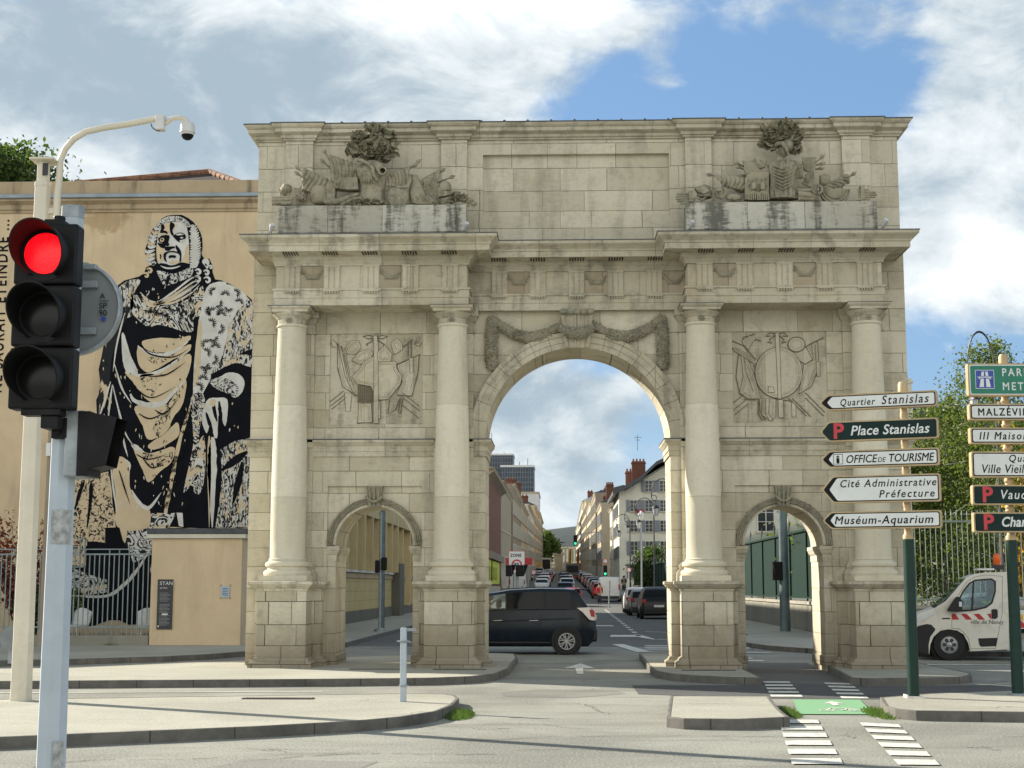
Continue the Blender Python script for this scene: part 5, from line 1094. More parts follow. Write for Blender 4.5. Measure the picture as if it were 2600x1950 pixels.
for r,z in enumerate((15.1,12.3,9.4,6.1,2.9)):
    for k,x in enumerate((10.3,12.45,14.55,16.7,18.8)):
        if r==0 and k in (0,4): continue
        window(H,'y',gy,(x,z),.95,1.55 if r<3 else 1.9,'shutter')
for r,z in enumerate((11.9,9.0,5.8)):
    for y in (219,223,227,231,235): window(H,'x',8.2,(y,z),.95,1.6,'shutter',side=-1)
chimney(H,11.4,222,16.0,2.0,1.3,4.0,'brick',4); chimney(H,10.0,223,15.4,1.0,1.1,3.2,'pinkbrick',2)
mb=MB().tube([(11.3,222,21.6),(11.3,222,24)],.04,5).tube([(10.8,222,23.6),(11.9,222,23.6)],.03,4).tube([(11,222,23.2),(11.7,222,23.2)],.03,4); mb.build('aerial','black_metal',H)
mat('flowers',(.5,.04,.05),.8); mb=MB()
for i in range(30): mb.ico((11.2+rnd.uniform(-.4,.4),214.6,12.1+rnd.uniform(-.1,.4)),.12,1)
mb.build('flower_box','flowers',H)
G='terraced houses along the street'
house(1,8.0,238.5,250,12.0,'cream','low cream house next beyond the large shuttered gabled house on the right',group=G,chim=((9.5,245,13,1.4,1,3,'brick',3),))
house(1,6.9,262,291,13.6,'beige','beige house with a tall dark brick chimney, right side of the street',dep=9,group=G,chim=((8.6,268,13.5,1.3,1.4,6.2,'brick',4),(8.2,275,15,1.2,1.4,3,'brick',2)),shut='shutter')
house(1,6.55,292,336,16.6,'greybrown','brown grey house with a blank gable standing above its neighbour, right side',group=G,ridge=1.5,chim=((9,300,19,1.2,1.2,2,'brick',2),))
house(1,6.6,345,394,17.0,'pale_stone','pale stone house with a light grey roof, middle of the right row',roof='zinc',group=G,ridge=2.5)
house(1,6.4,395,447,19.5,'ochre','ochre house with many tall windows, right side of the street',roof='zinc',group=G,ridge=2.5,chim=((8,420,25,1.5,1.5,3,'brick',2),))
house(1,6.4,448,519,21.0,'pale_stone','tall pale ornate house with a slate mansard roof, far right side',group=G,ridge=3.5)
house(1,6.5,520,582,20.,'cream','distant cream house on the right side before the last two',group=G,ridge=3)
house(1,6.6,583,650,19.,'beige','distant beige house, last but one on the right side',group=G,ridge=3)
house(1,6.6,651,700,18.,'pale_stone','distant pale house closing the right row before the hill',group=G,ridge=3)
# left side
PH_=thing('brick_hall','dark pink brick hall with yellow posters at street level on the left side','building',(-12,157,.6),world=True)
MB().box(-19,-7.0,140,173,-.2,12.3).build('wall','pinkbrick',PH_); MB().sweep([(0,11.9),(.25,12.1),(.7,12.4),(.7,12.75),(0,12.9)],[(-7,140),(-7,173)]).build('cornice','greybrown',PH_)
MB().add([(-19,139.6,12.6),(-6.3,139.6,12.6),(-13,139.6,15),(-19,173,12.6),(-6.3,173,12.6),(-13,173,15)],[(0,1,2),(3,5,4),(0,2,5,3),(2,1,4,5)]).build('roof','greybrown',PH_)
MB().box(-7.0,-6.6,141,172,4.3,5.0).build('canopy','greybrown',PH_)
mat('poster_yellow',(.62,.66,.05),.6); 
for i,(y0,y1) in enumerate(((141,147),(150,166))):
    o=MB().box(-6.95,-6.88,y0,y1,1.9,4.2).build('poster','poster_yellow',PH_)
    q_=text('XUSI',1.9,Matrix.Translation((-6.87,y0+1.2,2.3))@Matrix.Rotation(PI/2,4,'Z')@Matrix.Rotation(PI/2,4,'X'),'paint_black',PH_,space=1.6,xs=1.5)
MB().box(-7.0,-6.9,140,173,-.2,1.7).build('lower_wall','pale_stone',PH_)
house(-1,-7.1,173.2,210,12.6,'beige','plain beige house with an orange tiled roof after the brick hall',roof='roof_tile_orange',group=G,ridge=2.6,win=(.1,.1))
H2=house(-1,-6.9,212,255,14.2,'greybrown','grey brown house partly covered in ivy, left side',roof='roof_tile_orange',group=G,ridge=2.,chim=((-8.5,250,17,1.5,1.4,2.4,'brick',3),))
house(-1,-6.9,256,300,13.2,'ochre','ochre house next after the ivy covered one, left side',group=G,chim=((-9,290,17,2.2,2,4.5,'brick',3),))
house(-1,-6.8,301,370,14.6,'cream','long cream house in the middle of the left row',group=G,chim=((-8.4,340,19,1.6,1.6,3,'brick',2),))
house(-1,-6.7,371,440,17.0,'ochre','tall ochre house with dormer roof, left side',group=G,ridge=2.6)
house(-1,-6.6,441,520,17.5,'pale_stone','distant pale house on the left side before the street tree',group=G,ridge=2.6)
house(-1,-6.6,560,690,15,'beige','last beige house on the left side beyond the street tree',group=G,ridge=2.6)
WB=thing('white_block','tall blank pale grey block rising behind the left roofs','building',(-16,520,0),world=True); MB().box(-20.5,-7.6,500,530,0,32.3).build('wall','white_render',WB); MB().box(-20.7,-7.4,499.8,530.2,32.3,32.9).build('coping','beige',WB)
# glass tower
def curtain(name,fr,gl,dx,dz):
    m,t,b=newmat(name); p=t.n('ShaderNodeNewGeometry').outputs['Position']; s=t.n('ShaderNodeSeparateXYZ',i={0:p})
    u=t.m('FRACT',t.m('DIVIDE',s.outputs[0],dx)); v=t.m('FRACT',t.m('DIVIDE',s.outputs[2],dz)); n=t.noise(t.n('ShaderNodeCombineXYZ',i={0:t.m('FLOOR',t.m('DIVIDE',s.outputs[0],dx)),1:t.m('FLOOR',t.m('DIVIDE',s.outputs[2],dz)),2:0.}).outputs[0],1.7,2)
    g=t.mix(t.ss(n,.35,.65),gl,[x*2.2 for x in gl]); c=t.mix(t.m('LESS_THAN',u,.16),g,fr); c=t.mix(t.m('LESS_THAN',v,.22),c,[x*.55 for x in fr]); t.L.new(c,b.inputs['Base Color']); b.inputs['Roughness'].default_value=.35
curtain('tower_glass',(.14,.17,.20),(.010,.018,.030),1.55,3.)
TW=thing('office_tower','dark gridded glass office tower in two stepped blocks on the skyline','building',(-30,905,0),world=True)
xa,za=PX(1222,1156,900); xb,_=PX(1303,1156,900); xc,zc=PX(1271,1186,896); xd,_=PX(1356,1186,896)
MB().box(xa,xb,900,925,0,za).build('block','tower_glass',TW); MB().box(xc,xd,896,921,0,zc).build('block','tower_glass',TW)
MB().box(xa-.3,xb+.3,899.7,925.3,za,za+1.).box(xc-.3,xd+.3,895.7,921.3,zc,zc+1.2).build('roof_edge','white_render',TW)
mb=MB()
for x,h in ((xa+6,14),(xa+13.6,10),(xd-14,5),(xd-9,4),(xd-4,6),(xc+3,4),(xd-18,3)): z=za if x<xc else zc; MB().tube([(x,905,z),(x,905,z+h)],.18,5).build('mast','black_metal',TW)

# end of the street
EB=thing('end_building','pale colonnaded public building closing the end of the street','building',(0,724,9),world=True)
MB().box(-12,12,722,740,8.5,19.5).build('wall','pale_stone',EB); MB().box(-12.3,12.3,721.5,740,19.5,20.3).build('cornice','pale_stone',EB); mb=MB()
for i in range(14): mb.lathe([(.5,13),(.42,19.2)],(-11+i*1.7,721.4,0),8)
mb.box(-12,12,720.8,722,12.2,13); mb.build('colonnade','cream',EB,40)
mat('bronze',(.03,.035,.03),.5,.3,2,metal=.4)
ST=thing('street_monument','dark bronze statue of a standing figure on a pale pedestal at the street end','statue',(-1.2,600,zg(600)),world=True)
sx,sy,sz=-1.2,600,zg(600)
MB().box(sx-3.2,sx+3.2,sy-3,sy+3,sz,sz+1.3).box(sx-1.6,sx+1.6,sy-1.6,sy+1.6,sz+1.3,sz+6.3).box(sx-2,sx+2,sy-2,sy+2,sz+6.3,sz+6.8).build('pedestal','pale_stone',ST)
mb=MB(); s6=sz+6.8; mb.tube([(sx-.5,sy,s6),(sx-.4,sy,s6+2),(sx,sy,s6+2.9),(sx,sy,s6+4.6),(sx,sy,s6+5.2)],[.5,.5,.8,.75,.3],10); mb.tube([(sx+.5,sy,s6),(sx+.4,sy,s6+2),(sx,sy,s6+2.9)],[.5,.5,.7],10); mb.ico((sx,sy,s6+5.7),.5,2); mb.tube([(sx+.7,sy,s6+4.7),(sx+1.6,sy,s6+4.4),(sx+2.3,sy,s6+4.8)],[.28,.24,.18],8); mb.tube([(sx-.7,sy,s6+4.7),(sx-1.1,sy,s6+3.6),(sx-.6,sy,s6+3)],[.28,.24,.18],8)
mb.build('figure','bronze',ST,60)
# long building on the right behind the trees
RB=thing('stone_mansion','pale stone mansion with a slate mansard roof behind the birch trees','building',(40,112,0),world=True)
MB().box(12.5,75,108,122,0,10.6).build('wall','cream',RB); MB().sweep([(0,10.2),(.3,10.5),(.5,10.9),(0,11)],[(12.5,122),(12.5,108),(75,108)]).build('cornice','pale_stone',RB)
MB().add([(12.3,107.8,10.9),(75.2,107.8,10.9),(74,110,14.6),(13.5,110,14.6),(12.3,122,10.9),(75.2,122,10.9),(74,120,14.6),(13.5,120,14.6)],[(0,1,2,3),(1,5,6,2),(4,0,3,7),(5,4,7,6),(3,2,6,7)]).build('roof','slate',RB)
for i in range(14):
    for z in (1.2,5.6,8.2)[:3]: 
        window(RB,'y',108,(14.6+i*4.2,z),1.1,1.7 if z>6 else 2.0)
chimney(RB,24.7,109.5,12,1.6,1.4,4.7,'cream',3); chimney(RB,45,112,12,2,1.4,4.7,'brick',3)
MB().sweep([(0,4.2),(.08,4.25),(.08,4.5),(0,4.55)],[(12.5,108),(75,108)]).build('string_course','pale_stone',RB)
# hills
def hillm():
    m,t,b=newmat('hill_forest'); p=t.n('ShaderNodeNewGeometry').outputs['Position']; n=t.noise(p,.03,6,.7); c=t.mix(t.ss(n,.35,.65),(.012,.024,.028),(.022,.036,.036)); t.L.new(c,b.inputs['Base Color']); b.inputs['Roughness'].default_value=1  # bluish tint puts distance haze into the forest colour
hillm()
def hf(u,v):
    x=-2500+5000*u; y=2400+1400*v; h=100+22*math.sin(x*.0019+1.2)+9*math.sin(x*.006)+3*math.sin(x*.02); return (x,y,math.sin(PI*min(v,.5))*h)
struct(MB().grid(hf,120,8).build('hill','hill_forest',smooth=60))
# ---------------- foliage
def leafmat(name,c,tr=.5):
    m,t,b=newmat(name); g=t.n('ShaderNodeNewGeometry'); r=g.outputs['Random Per Island']
    col=t.mix(t.ss(r,.0,.6),[x*.55 for x in c],c); col=t.mix(t.ss(r,.6,1.),col,[min(1,c[0]*2.0),min(1,c[1]*1.75),c[2]*1.3])
    t.L.new(col,b.inputs['Base Color']); b.inputs['Roughness'].default_value=.55
    tl=t.n('ShaderNodeBsdfTranslucent',i={'Color':t.mix(.5,col,(c[0]*1.6,c[1]*2,c[2]))}); ms=t.n('ShaderNodeMixShader',i={0:tr,1:b.outputs[0],2:tl.outputs[0]}); t.L.new(ms.outputs[0],t.N['Material Output'].inputs[0])
leafmat('leaf_green',(.060,.095,.022)); leafmat('leaf_birch',(.105,.135,.030),.5); leafmat('leaf_yellow',(.42,.25,.03)); leafmat('leaf_red',(.20,.045,.03)); leafmat('grass_blade',(.075,.12,.03)); leafmat('leaf_dark',(.03,.055,.015),.3)
mat('bark',(.07,.055,.04),.9,.3,8,.6,30); mat('birch_bark',(.42,.40,.36),.8,.2,5,.3,20,dirt=.6,dcol=(.04,.035,.03),dsc=5)
def leafmesh(name,pts,size,m,parent,seed=0,elong=1.6,droop=0.):
    g=np.random.default_rng(seed); P=np.array(pts,dtype=np.float64); n=len(P)
    a=g.normal(size=(n,3)); a/=np.linalg.norm(a,axis=1)[:,None]; 
    if droop: a[:,2]-=droop; a/=np.linalg.norm(a,axis=1)[:,None]
    b=np.cross(a,g.normal(size=(n,3))); b/=np.linalg.norm(b,axis=1)[:,None]
    s=size*g.uniform(.6,1.4,n)[:,None]; a*=s*elong/2; b*=s/2
    V=np.empty((n,4,3)); V[:,0]=P-a; V[:,1]=P+b*.9; V[:,2]=P+a; V[:,3]=P-b*.9
    me=bpy.data.meshes.new(name); me.vertices.add(n*4); me.vertices.foreach_set('co',V.reshape(-1)); me.loops.add(n*4); me.loops.foreach_set('vertex_index',np.arange(n*4)); me.polygons.add(n); me.polygons.foreach_set('loop_start',np.arange(n)*4); me.update(calc_edges=True)
    me.materials.append(MATS[m]); o=bpy.data.objects.new(name,me); COL.objects.link(o)
    if parent is not None: o.parent=parent
    return o
def tree(name,label,x,y,h,w_,n,size,lm='leaf_green',bark='bark',seed=1,z0=0.,trunk=.35,nl=26,shape=1.,hang=0.,group=None,base=.25):
    g=random.Random(seed); T=thing(name,label,'tree',(x,y,z0),0,group)
    tr=MB(); top=h*.9; pth=[(0,0,-.1)]; px=py=0
    for i in range(1,9): px+=g.uniform(-.12,.12)*h/10; py+=g.uniform(-.1,.1)*h/10; pth.append((px,py,top*i/8))
    tr.tube(pth,[trunk*(1-.9*i/8) for i in range(9)],8)
    pts=[]; cl=[]
    for k in range(nl):
        f=base+(1-base)*((k+.5)/nl)**.9; i=min(7,int(f*8)); bz=Vector(pth[i]).lerp(Vector(pth[i+1]),f*8-i) if i<8 else Vector(pth[8])
        prof=math.sin(PI*min(1,max(.08,(f-base)/(1.02-base)))**.75)**.7*shape; R_=w_/2*prof*g.uniform(.65,1.1)+.25; an=k*2.4+g.uniform(-.4,.4)
        e=bz+Vector((math.cos(an)*R_,math.sin(an)*R_,R_*g.uniform(.15,.7)-hang*R_)); mid=bz.lerp(e,.5)+Vector((0,0,R_*.12+hang*.3))
        tr.tube([bz,mid,e],[trunk*.28*(1-f*.6),trunk*.18*(1-f*.6),.015],5); cl.append((mid,R_*.55)); cl.append((e,R_*.42+.25))
    for c,r in cl:
        m_=int(n/len(cl)*g.uniform(.5,1.5)); rr=r
        for _ in range(m_):
            v=Vector((g.gauss(0,.5),g.gauss(0,.5),g.gauss(0,.42)))*rr; p=c+v
            if hang: p.z-=abs(g.gauss(0,1))*hang*1.3
            pts.append(tuple(p))
    tr.build('trunk',bark,T,40); leafmesh('crown',pts,size,lm,T,seed)
    return T
tree('broadleaf_tree','dense green tree rising behind the parapet of the mural building',-26.9,68,24.3,9.5,52000,.15,'leaf_green',seed=3,trunk=.5,nl=44,base=.35)
GB='birches behind the railings'
tree('birch_tree','pale trunked birch with drooping sprays, nearest the right edge of the arch',14.3,57,9.6,4.6,18000,.075,'leaf_birch','birch_bark',5,trunk=.14,nl=40,hang=.35,group=GB,base=.1)
tree('birch_tree','tall thin topped birch behind the gap between the two signposts',15.8,54,11.6,4.0,17000,.075,'leaf_birch','birch_bark',8,trunk=.13,nl=40,hang=.4,group=GB,base=.12)
tree('birch_tree','leafy birch directly behind the right hand signpost',18.2,58,9.0,5.0,19000,.075,'leaf_birch','birch_bark',11,trunk=.15,nl=40,hang=.3,group=GB,base=.1)
tree('birch_tree','birch at the right edge of the picture behind the white truck',20.8,55,9.2,4.6,16000,.075,'leaf_green','birch_bark',14,trunk=.15,nl=40,hang=.2,group=GB,base=.1)
tree('broadleaf_tree','broad dark tree filling the space behind the birches',18,70,9.2,9,15000,.16,'leaf_dark',seed=21,trunk=.3,nl=40,base=.08)
tree('broadleaf_tree','leafy tree hanging over the green fence seen through the right small arch',11.9,57,8.2,4.8,9000,.13,'leaf_birch',seed=25,trunk=.16,nl=30,hang=.25,base=.2)
tree('street_tree','large dark green tree leaning over the far left side of the street',-6.5,540,15,10,7000,.6,'leaf_green',seed=31,z0=zg(540),trunk=.5,nl=30,base=.2)
tree('street_tree','small bush like tree at the far end of the green fence',8.6,150,5.2,3.4,3500,.16,'leaf_green',seed=33,z0=zg(150),trunk=.15,nl=20,base=.1)
# yellow autumn sprays inside the birch stand
def sprig(nm,label,cat,c,r,n,size,m,seed,stems=10,h=1.):
    T=thing(nm,label,cat,c); g=random.Random(seed); mb=MB(); pts=[]
    for k in range(stems):
        a=g.uniform(0,6.28); e=Vector((math.cos(a)*r[0]*g.uniform(.2,1),math.sin(a)*r[1]*g.uniform(.2,1),h*g.uniform(.6,1.05))); mb.tube([(g.uniform(-.1,.1),0,0),e*.5+Vector((0,0,.1)),e],[.02,.012,.004],5)
        for _ in range(n//stems): t=g.uniform(.25,1.05); pts.append(tuple(e*t+Vector((g.gauss(0,.09),g.gauss(0,.09),g.gauss(0,.09)))))
    mb.build('stem','bark',T); leafmesh('foliage',pts,size,m,T,seed); return T
sprig('autumn_shrub','red leaved shrub growing before the mural at the left edge','shrub',(-15.6,43.6,.1),(1.7,.9),2600,.085,'leaf_red',4,34,3.4)
sprig('autumn_shrub','green and yellow shrub low behind the railings at the left edge','shrub',(-14.9,43.2,.1),(1.2,.7),1500,.08,'leaf_birch',6,20,1.4)
sprig('yellow_sapling','yellow leaved sapling behind the signs','shrub',(14.9,50,.1),(.8,.5),420,.11,'leaf_yellow',9,12,7.2)
# grass
def grass(nm,label,x,y,rx,ry,n,h,seed,m='grass_blade'):
    g=random.Random(seed); mb=MB()
    for _ in range(n):
        a=g.uniform(0,6.28); q=g.random()**.5; bx,by=q*rx*math.cos(a),q*ry*math.sin(a); hh=h*g.uniform(.4,1)*(1.15-q*.7); l=g.uniform(-.6,.6)*hh; k=g.uniform(-.5,.5)*hh; w_=.006*(1+h)
        mb.add([(bx-w_,by,0),(bx+w_,by,0),(bx+w_*.7+l*.4,by+k*.4,hh*.6),(bx-w_*.7+l*.4,by+k*.4,hh*.6),(bx+l,by+k,hh)],[(0,1,2,3),(3,2,4)])
    o=mb.build(nm,m,None,fix=False); o.location=(x,y,.0); return tag(o,label,'grass')
tag(grass('grass_tuft','bright green tuft at the kerb corner of the left island',-1.36,20.1,.2,.7,700,.12,1))
tag(grass('grass_tuft','small weedy tuft at the right end of the small middle island',3.05,20.6,.10,.8,260,.12,2)); grass('grass_tuft','weedy tuft at the left tip of the right island',4.2,20.5,.17,.8,380,.13,3)
grass('grass_tuft','small green weed at the foot of the low wall under the railings',-12.1,40.25,.35,.15,260,.25,7)['label']='small green weed at the foot of the low wall under the railings'
mb=MB(); g=random.Random(8)
for _ in range(7000):
    x=g.uniform(-40,-11.3); y=g.uniform(41,45.9); hh=g.uniform(.08,.3); l=g.uniform(-.1,.1); mb.add([(x-.012,y,.1),(x+.012,y,.1),(x+l,y+g.uniform(-.08,.08),.1+hh)],[(0,1,2)])
tag(mb.build('grass','grass_blade',None,fix=False),None,None,None,'stuff')
struct(MB().box(-40,-11.2,40.95,46.08,.0,.14).build('ground','leaf_dark'))
# ---------------- railings
mat('rail_blue',(.20,.25,.26),.5,.15,5); mat('fence_green',(.002,.022,.015),.55,.12,4,spec=.2,dirt=.15,dcol=(.02,.04,.035),dsc=1.); mat('rail_pale',(.19,.23,.19),.5,.15,4)
F1=thing('railing','grey blue metal railing on a low concrete wall before the mural','fence',(-20,40.6,0),world=True)
MB().box(-40,ax0-.02,40.5,40.9,0,.38).build('low_wall','granite_wall',F1,bevel=.02)
mb=MB(); mb.box(-40,ax0,40.66,40.70,.58,.62).box(-40,ax0,40.66,40.70,2.54,2.58).box(-40,ax0,40.665,40.695,2.68,2.71).build('rail','rail_blue',F1)
mb=MB(); x=-40
while x<ax0-.05:
    mb.box(x-.013,x+.013,40.667,40.693,.38,2.56 if int(x*10)%3 else 2.71); x+=.135
s_=mb.build('bars','rail_blue',F1); s_['kind']='stuff'
mb=MB(); fx=-13.55
for a,b,c,d in ((0,.55,2.98,3.01),(0,.55,2.2,2.23),(0,.03,2.2,3.01),(.52,.55,2.2,3.01),(.12,.14,2.2,2.98),(.40,.42,2.2,2.98),(.12,.42,2.6,2.63),(.2,.34,2.75,2.78),(.2,.34,2.35,2.38)): mb.box(fx+a,fx+b,40.65,40.71,c,d)
mb.build('ornament','rail_blue',F1)
F2=thing('railing','tall pale green railing with pointed bars on a low wall behind the truck','fence',(24,46,0),world=True)
MB().box(8.7,42,45.95,46.25,0,1.02).build('low_wall','granite_wall',F2,bevel=.02); MB().box(8.66,42,45.9,46.3,1.02,1.12).build('coping','kerb',F2)
MB().box(8.7,42,46.06,46.12,1.27,1.32).box(8.7,42,46.06,46.12,3.62,3.68).build('rail','rail_pale',F2)
mb=MB(); x=8.8
while x<30:
    mb.tube([(x,46.09,1.12),(x,46.09,3.85)],.014,5,False); mb.tube([(x,46.09,3.85),(x,46.09,4.0)],[.03,.002],5); x+=.16
mb.build('bars','rail_pale',F2)['kind']='stuff'
F3=thing('street_fence','long dark green sheeted fence on a stone wall running up the street','fence',(8.8,90,0),world=True)
MB().box(8.7,9.0,46.3,185,0,1.05).build('low_wall','granite_wall',F3); mb=MB().box(8.64,9.05,46.3,185,1.05,1.16); mb.build('coping','kerb',F3)
mb=MB()
for j in range(70):
    y0=46.6+j*1.98; z0=zg(y0); mb.box(8.80,8.83,y0,y0+1.979,1.3+z0*.5,3.72+z0*.5+.0); 
mb.build('panel','fence_green',F3)
y=46.4
while y<184:
    mb=MB(); mb.box(8.74,8.79,y-.04,y+.04,1.16,3.98+zg(y)*.5); mb.tube([(8.765,y,3.98+zg(y)*.5),(8.765,y,4.25+zg(y)*.5)],[.05,.003],6); y+=3.96; mb.build('post','fence_green',F3)
mb=MB(); y=46.4
while y<120: mb.tube([(8.76,y,3.7),(8.76,y,4.02)],[.014,.004],4); y+=.16
mb.build('spikes','rail_pale',F3)['kind']='stuff'
MB().box(8.72,8.78,46.4,184,3.66,3.74).box(8.72,8.78,46.4,184,1.26,1.32).build('rail','fence_green',F3)
# ---------------- vehicles
mat('tyre',(.015,.015,.016),.85,.2,20); mat('rim',(.34,.35,.36),.3,.05,5,metal=.8); mat('rim_dark',(.03,.03,.032),.5); mat('plastic_dark',(.014,.014,.016),.7,.1,8)
mat('tail_red',(.35,.015,.015),.25); mat('head_glass',(.6,.62,.64),.15); mat('lens_white',(.7,.66,.62),.2)
def paintm(name,c,r=.28,dirt=.1): return mat(name,c,r,.04,2,coat=.05,spec=.3,dirt=dirt,dcol=(.12,.11,.09),dsc=3)
for n_,c in (('car_navy',(.004,.010,.020)),('car_white',(.62,.62,.60)),('car_black',(.004,.004,.005)),('car_red',(.38,.02,.02)),('car_grey',(.12,.125,.13)),('car_silver',(.38,.39,.40)),('car_blue',(.05,.09,.17)),('car_beige',(.4,.36,.28))): paintm(n_,c)
m,t,b=newmat('car_glass'); b.inputs['Base Color'].default_value=(.004,.006,.007,1); b.inputs['Roughness'].default_value=.05; b.inputs['Specular IOR Level'].default_value=.2
m,t,b=newmat('car_glass_clear'); tr=t.n('ShaderNodeBsdfTransparent',i={'Color':(.80,.86,.84,1)}); gl=t.n('ShaderNodeBsdfGlossy',i={'Roughness':.03,'Color':(.8,.85,.9,1)}); fr=t.n('ShaderNodeFresnel',i={'IOR':1.5}); ms=t.n('ShaderNodeMixShader',i={0:t.m('ADD',fr.outputs[0],.06),1:tr.outputs[0],2:gl.outputs[0]}); t.L.new(ms.outputs[0],t.N['Material Output'].inputs[0])
def car(name,label,cat,loc,rz,L,Wd,prof,belt,paint,group=None,wheels=(),wr=.31,wins=(),clear=(),spokes=5,glassm='car_glass',floor=.2,cut=.0,frontwin=None,rearwin=None,plate=True,side_trim=None,narrow=.80,detail=True):
    """local: +x forward, z up. prof: list (x,ztop) rear->front"""
    T=thing(name,label,cat,loc,rz,group)
    xs=sorted(set([p[0] for p in prof]+[w_[k] for w_ in wins for k in (0,1)]+list(np.linspace(prof[0][0],prof[-1][0],22))))
    px=[p[0] for p in prof]; pz=[p[1] for p in prof]; hw=Wd/2
    def top(x): return float(np.interp(x,px,pz))
    x0,x1=prof[0][0],prof[-1][0]
    def row(x):
        zt=top(x); bl=min(belt(x),zt-.03); e=min(1,(x-x0+.02)/.55,(x1-x+.02)/.8); e=max(0,e); wv=hw*(.84+.16*math.sin(e*PI/2)); g_=max(0,min(1,(zt-bl-.05)/.35)); wt=wv*(.955-(.955-narrow)*g_)
        zl=floor+(.12 if e<.3 else 0)
        return [(0,zl),(wv*.9,zl),(wv*.985,zl+.1),(wv*1.0,.5*(zl+bl)),(wv*.985,bl-.02),(wv*.965,bl+.02*g_),(wv*.955*(1-g_)+(wt+(wv*.955-wt)*.15)*g_,zt-(zt-bl)*.16-.01),(wt*.95,zt-.025),(wt*.7,zt-.005),(0,zt)]
    rows=[row(x) for x in xs]; q=len(rows[0]); body=MB(); gl={}
    for sd in (1,-1):
        o=len(body.v)
        for x,r in zip(xs,rows):
            for y,z in r: body.v.append((x,y*sd,z))
        for i in range(len(xs)-1):
            xm=(xs[i]+xs[i+1])/2; 
            for k in range(q-1):
                f=(o+i*q+k,o+(i+1)*q+k,o+(i+1)*q+k+1,o+i*q+k+1); f=f if sd>0 else f[::-1]
                isw=None
                if k==5:
                    for wi,w_ in enumerate(wins):
                        if w_[0]<=xm<=w_[1]: isw=(wi,sd)
                if k in (7,8,6):
                    if frontwin and frontwin[0]<=xm<=frontwin[1] and k>=7: isw=('f',0)
                    if rearwin and rearwin[0]<=xm<=rearwin[1] and k>=7: isw=('r',0)
                if isw: gl.setdefault(isw,[]).append([body.v[j] for j in f])
                else: body.f.append(f)
        for i,rev in ((0,False),(len(xs)-1,True)):
            f=tuple(o+i*q+k for k in range(q)); body.f.append(f)
    bo=body.build('body',paint,T,smooth=40)
    for key,fs in gl.items():
        m_=MB(); mv={}
        for f in fs: 
            idx=[]
            for p in f:
                kx=tuple(round(c,4) for c in p)
                if kx not in mv: mv[kx]=len(m_.v); m_.v.append(p)
                idx.append(mv[kx])
            m_.f.append(tuple(idx))
        nm='windscreen' if key[0]=='f' else 'rear_window' if key[0]=='r' else 'side_window'
        m_.build(nm,'car_glass_clear' if key[0] in clear else glassm,T,smooth=60,fix=False)
    for wx_ in wheels:
        for sd in (-1,1):
            m_=MB(); m_.lathe([(.001,0),(wr+.045,0),(wr+.045,.012),(.001,.012)],(wx_,sd*(hw-.005)-(.006 if sd>0 else .0)+(0 if sd>0 else -.006),wr),24,'y'); m_.build('wheel_arch','plastic_dark',T)
            yc=sd*(hw-.07); w_=MB().lathe([(wr*.62,-.10),(wr*.95,-.10),(wr,-.07),(wr,.07),(wr*.95,.10),(wr*.62,.10)],(wx_,yc,wr),28,'y',ring=True).build('wheel','tyre',T,smooth=40)
            if detail:
                r_=MB(); yo=yc+sd*.085
                r_.lathe([(wr*.55,-.012),(wr*.64,-.012),(wr*.64,.012),(wr*.55,.012)],(wx_,yo,wr),28,'y',ring=True); r_.lathe([(.001,-.01),(.05,-.01),(.05,.014),(.001,.014)],(wx_,yo,wr),14,'y')
                for s_ in range(spokes):
                    a=2*PI*s_/spokes+.3
                    for da in (-.10,.10):
                        p0=Vector((wx_+.03*math.cos(a),yo,wr+.03*math.sin(a))); p1=Vector((wx_+wr*.58*math.cos(a+da*1.8),yo,wr+wr*.58*math.sin(a+da*1.8))); r_.tube([p0,p1],[.016,.020],6)
                ro=r_.build('rim','rim',w_,smooth=40); 
                d_=MB().lathe([(.001,-.005),(wr*.6,-.005),(wr*.6,.002),(.001,.002)],(wx_,yc+sd*.06,wr),24,'y').build('brake_disc','rim_dark',w_)
    return T,xs,row
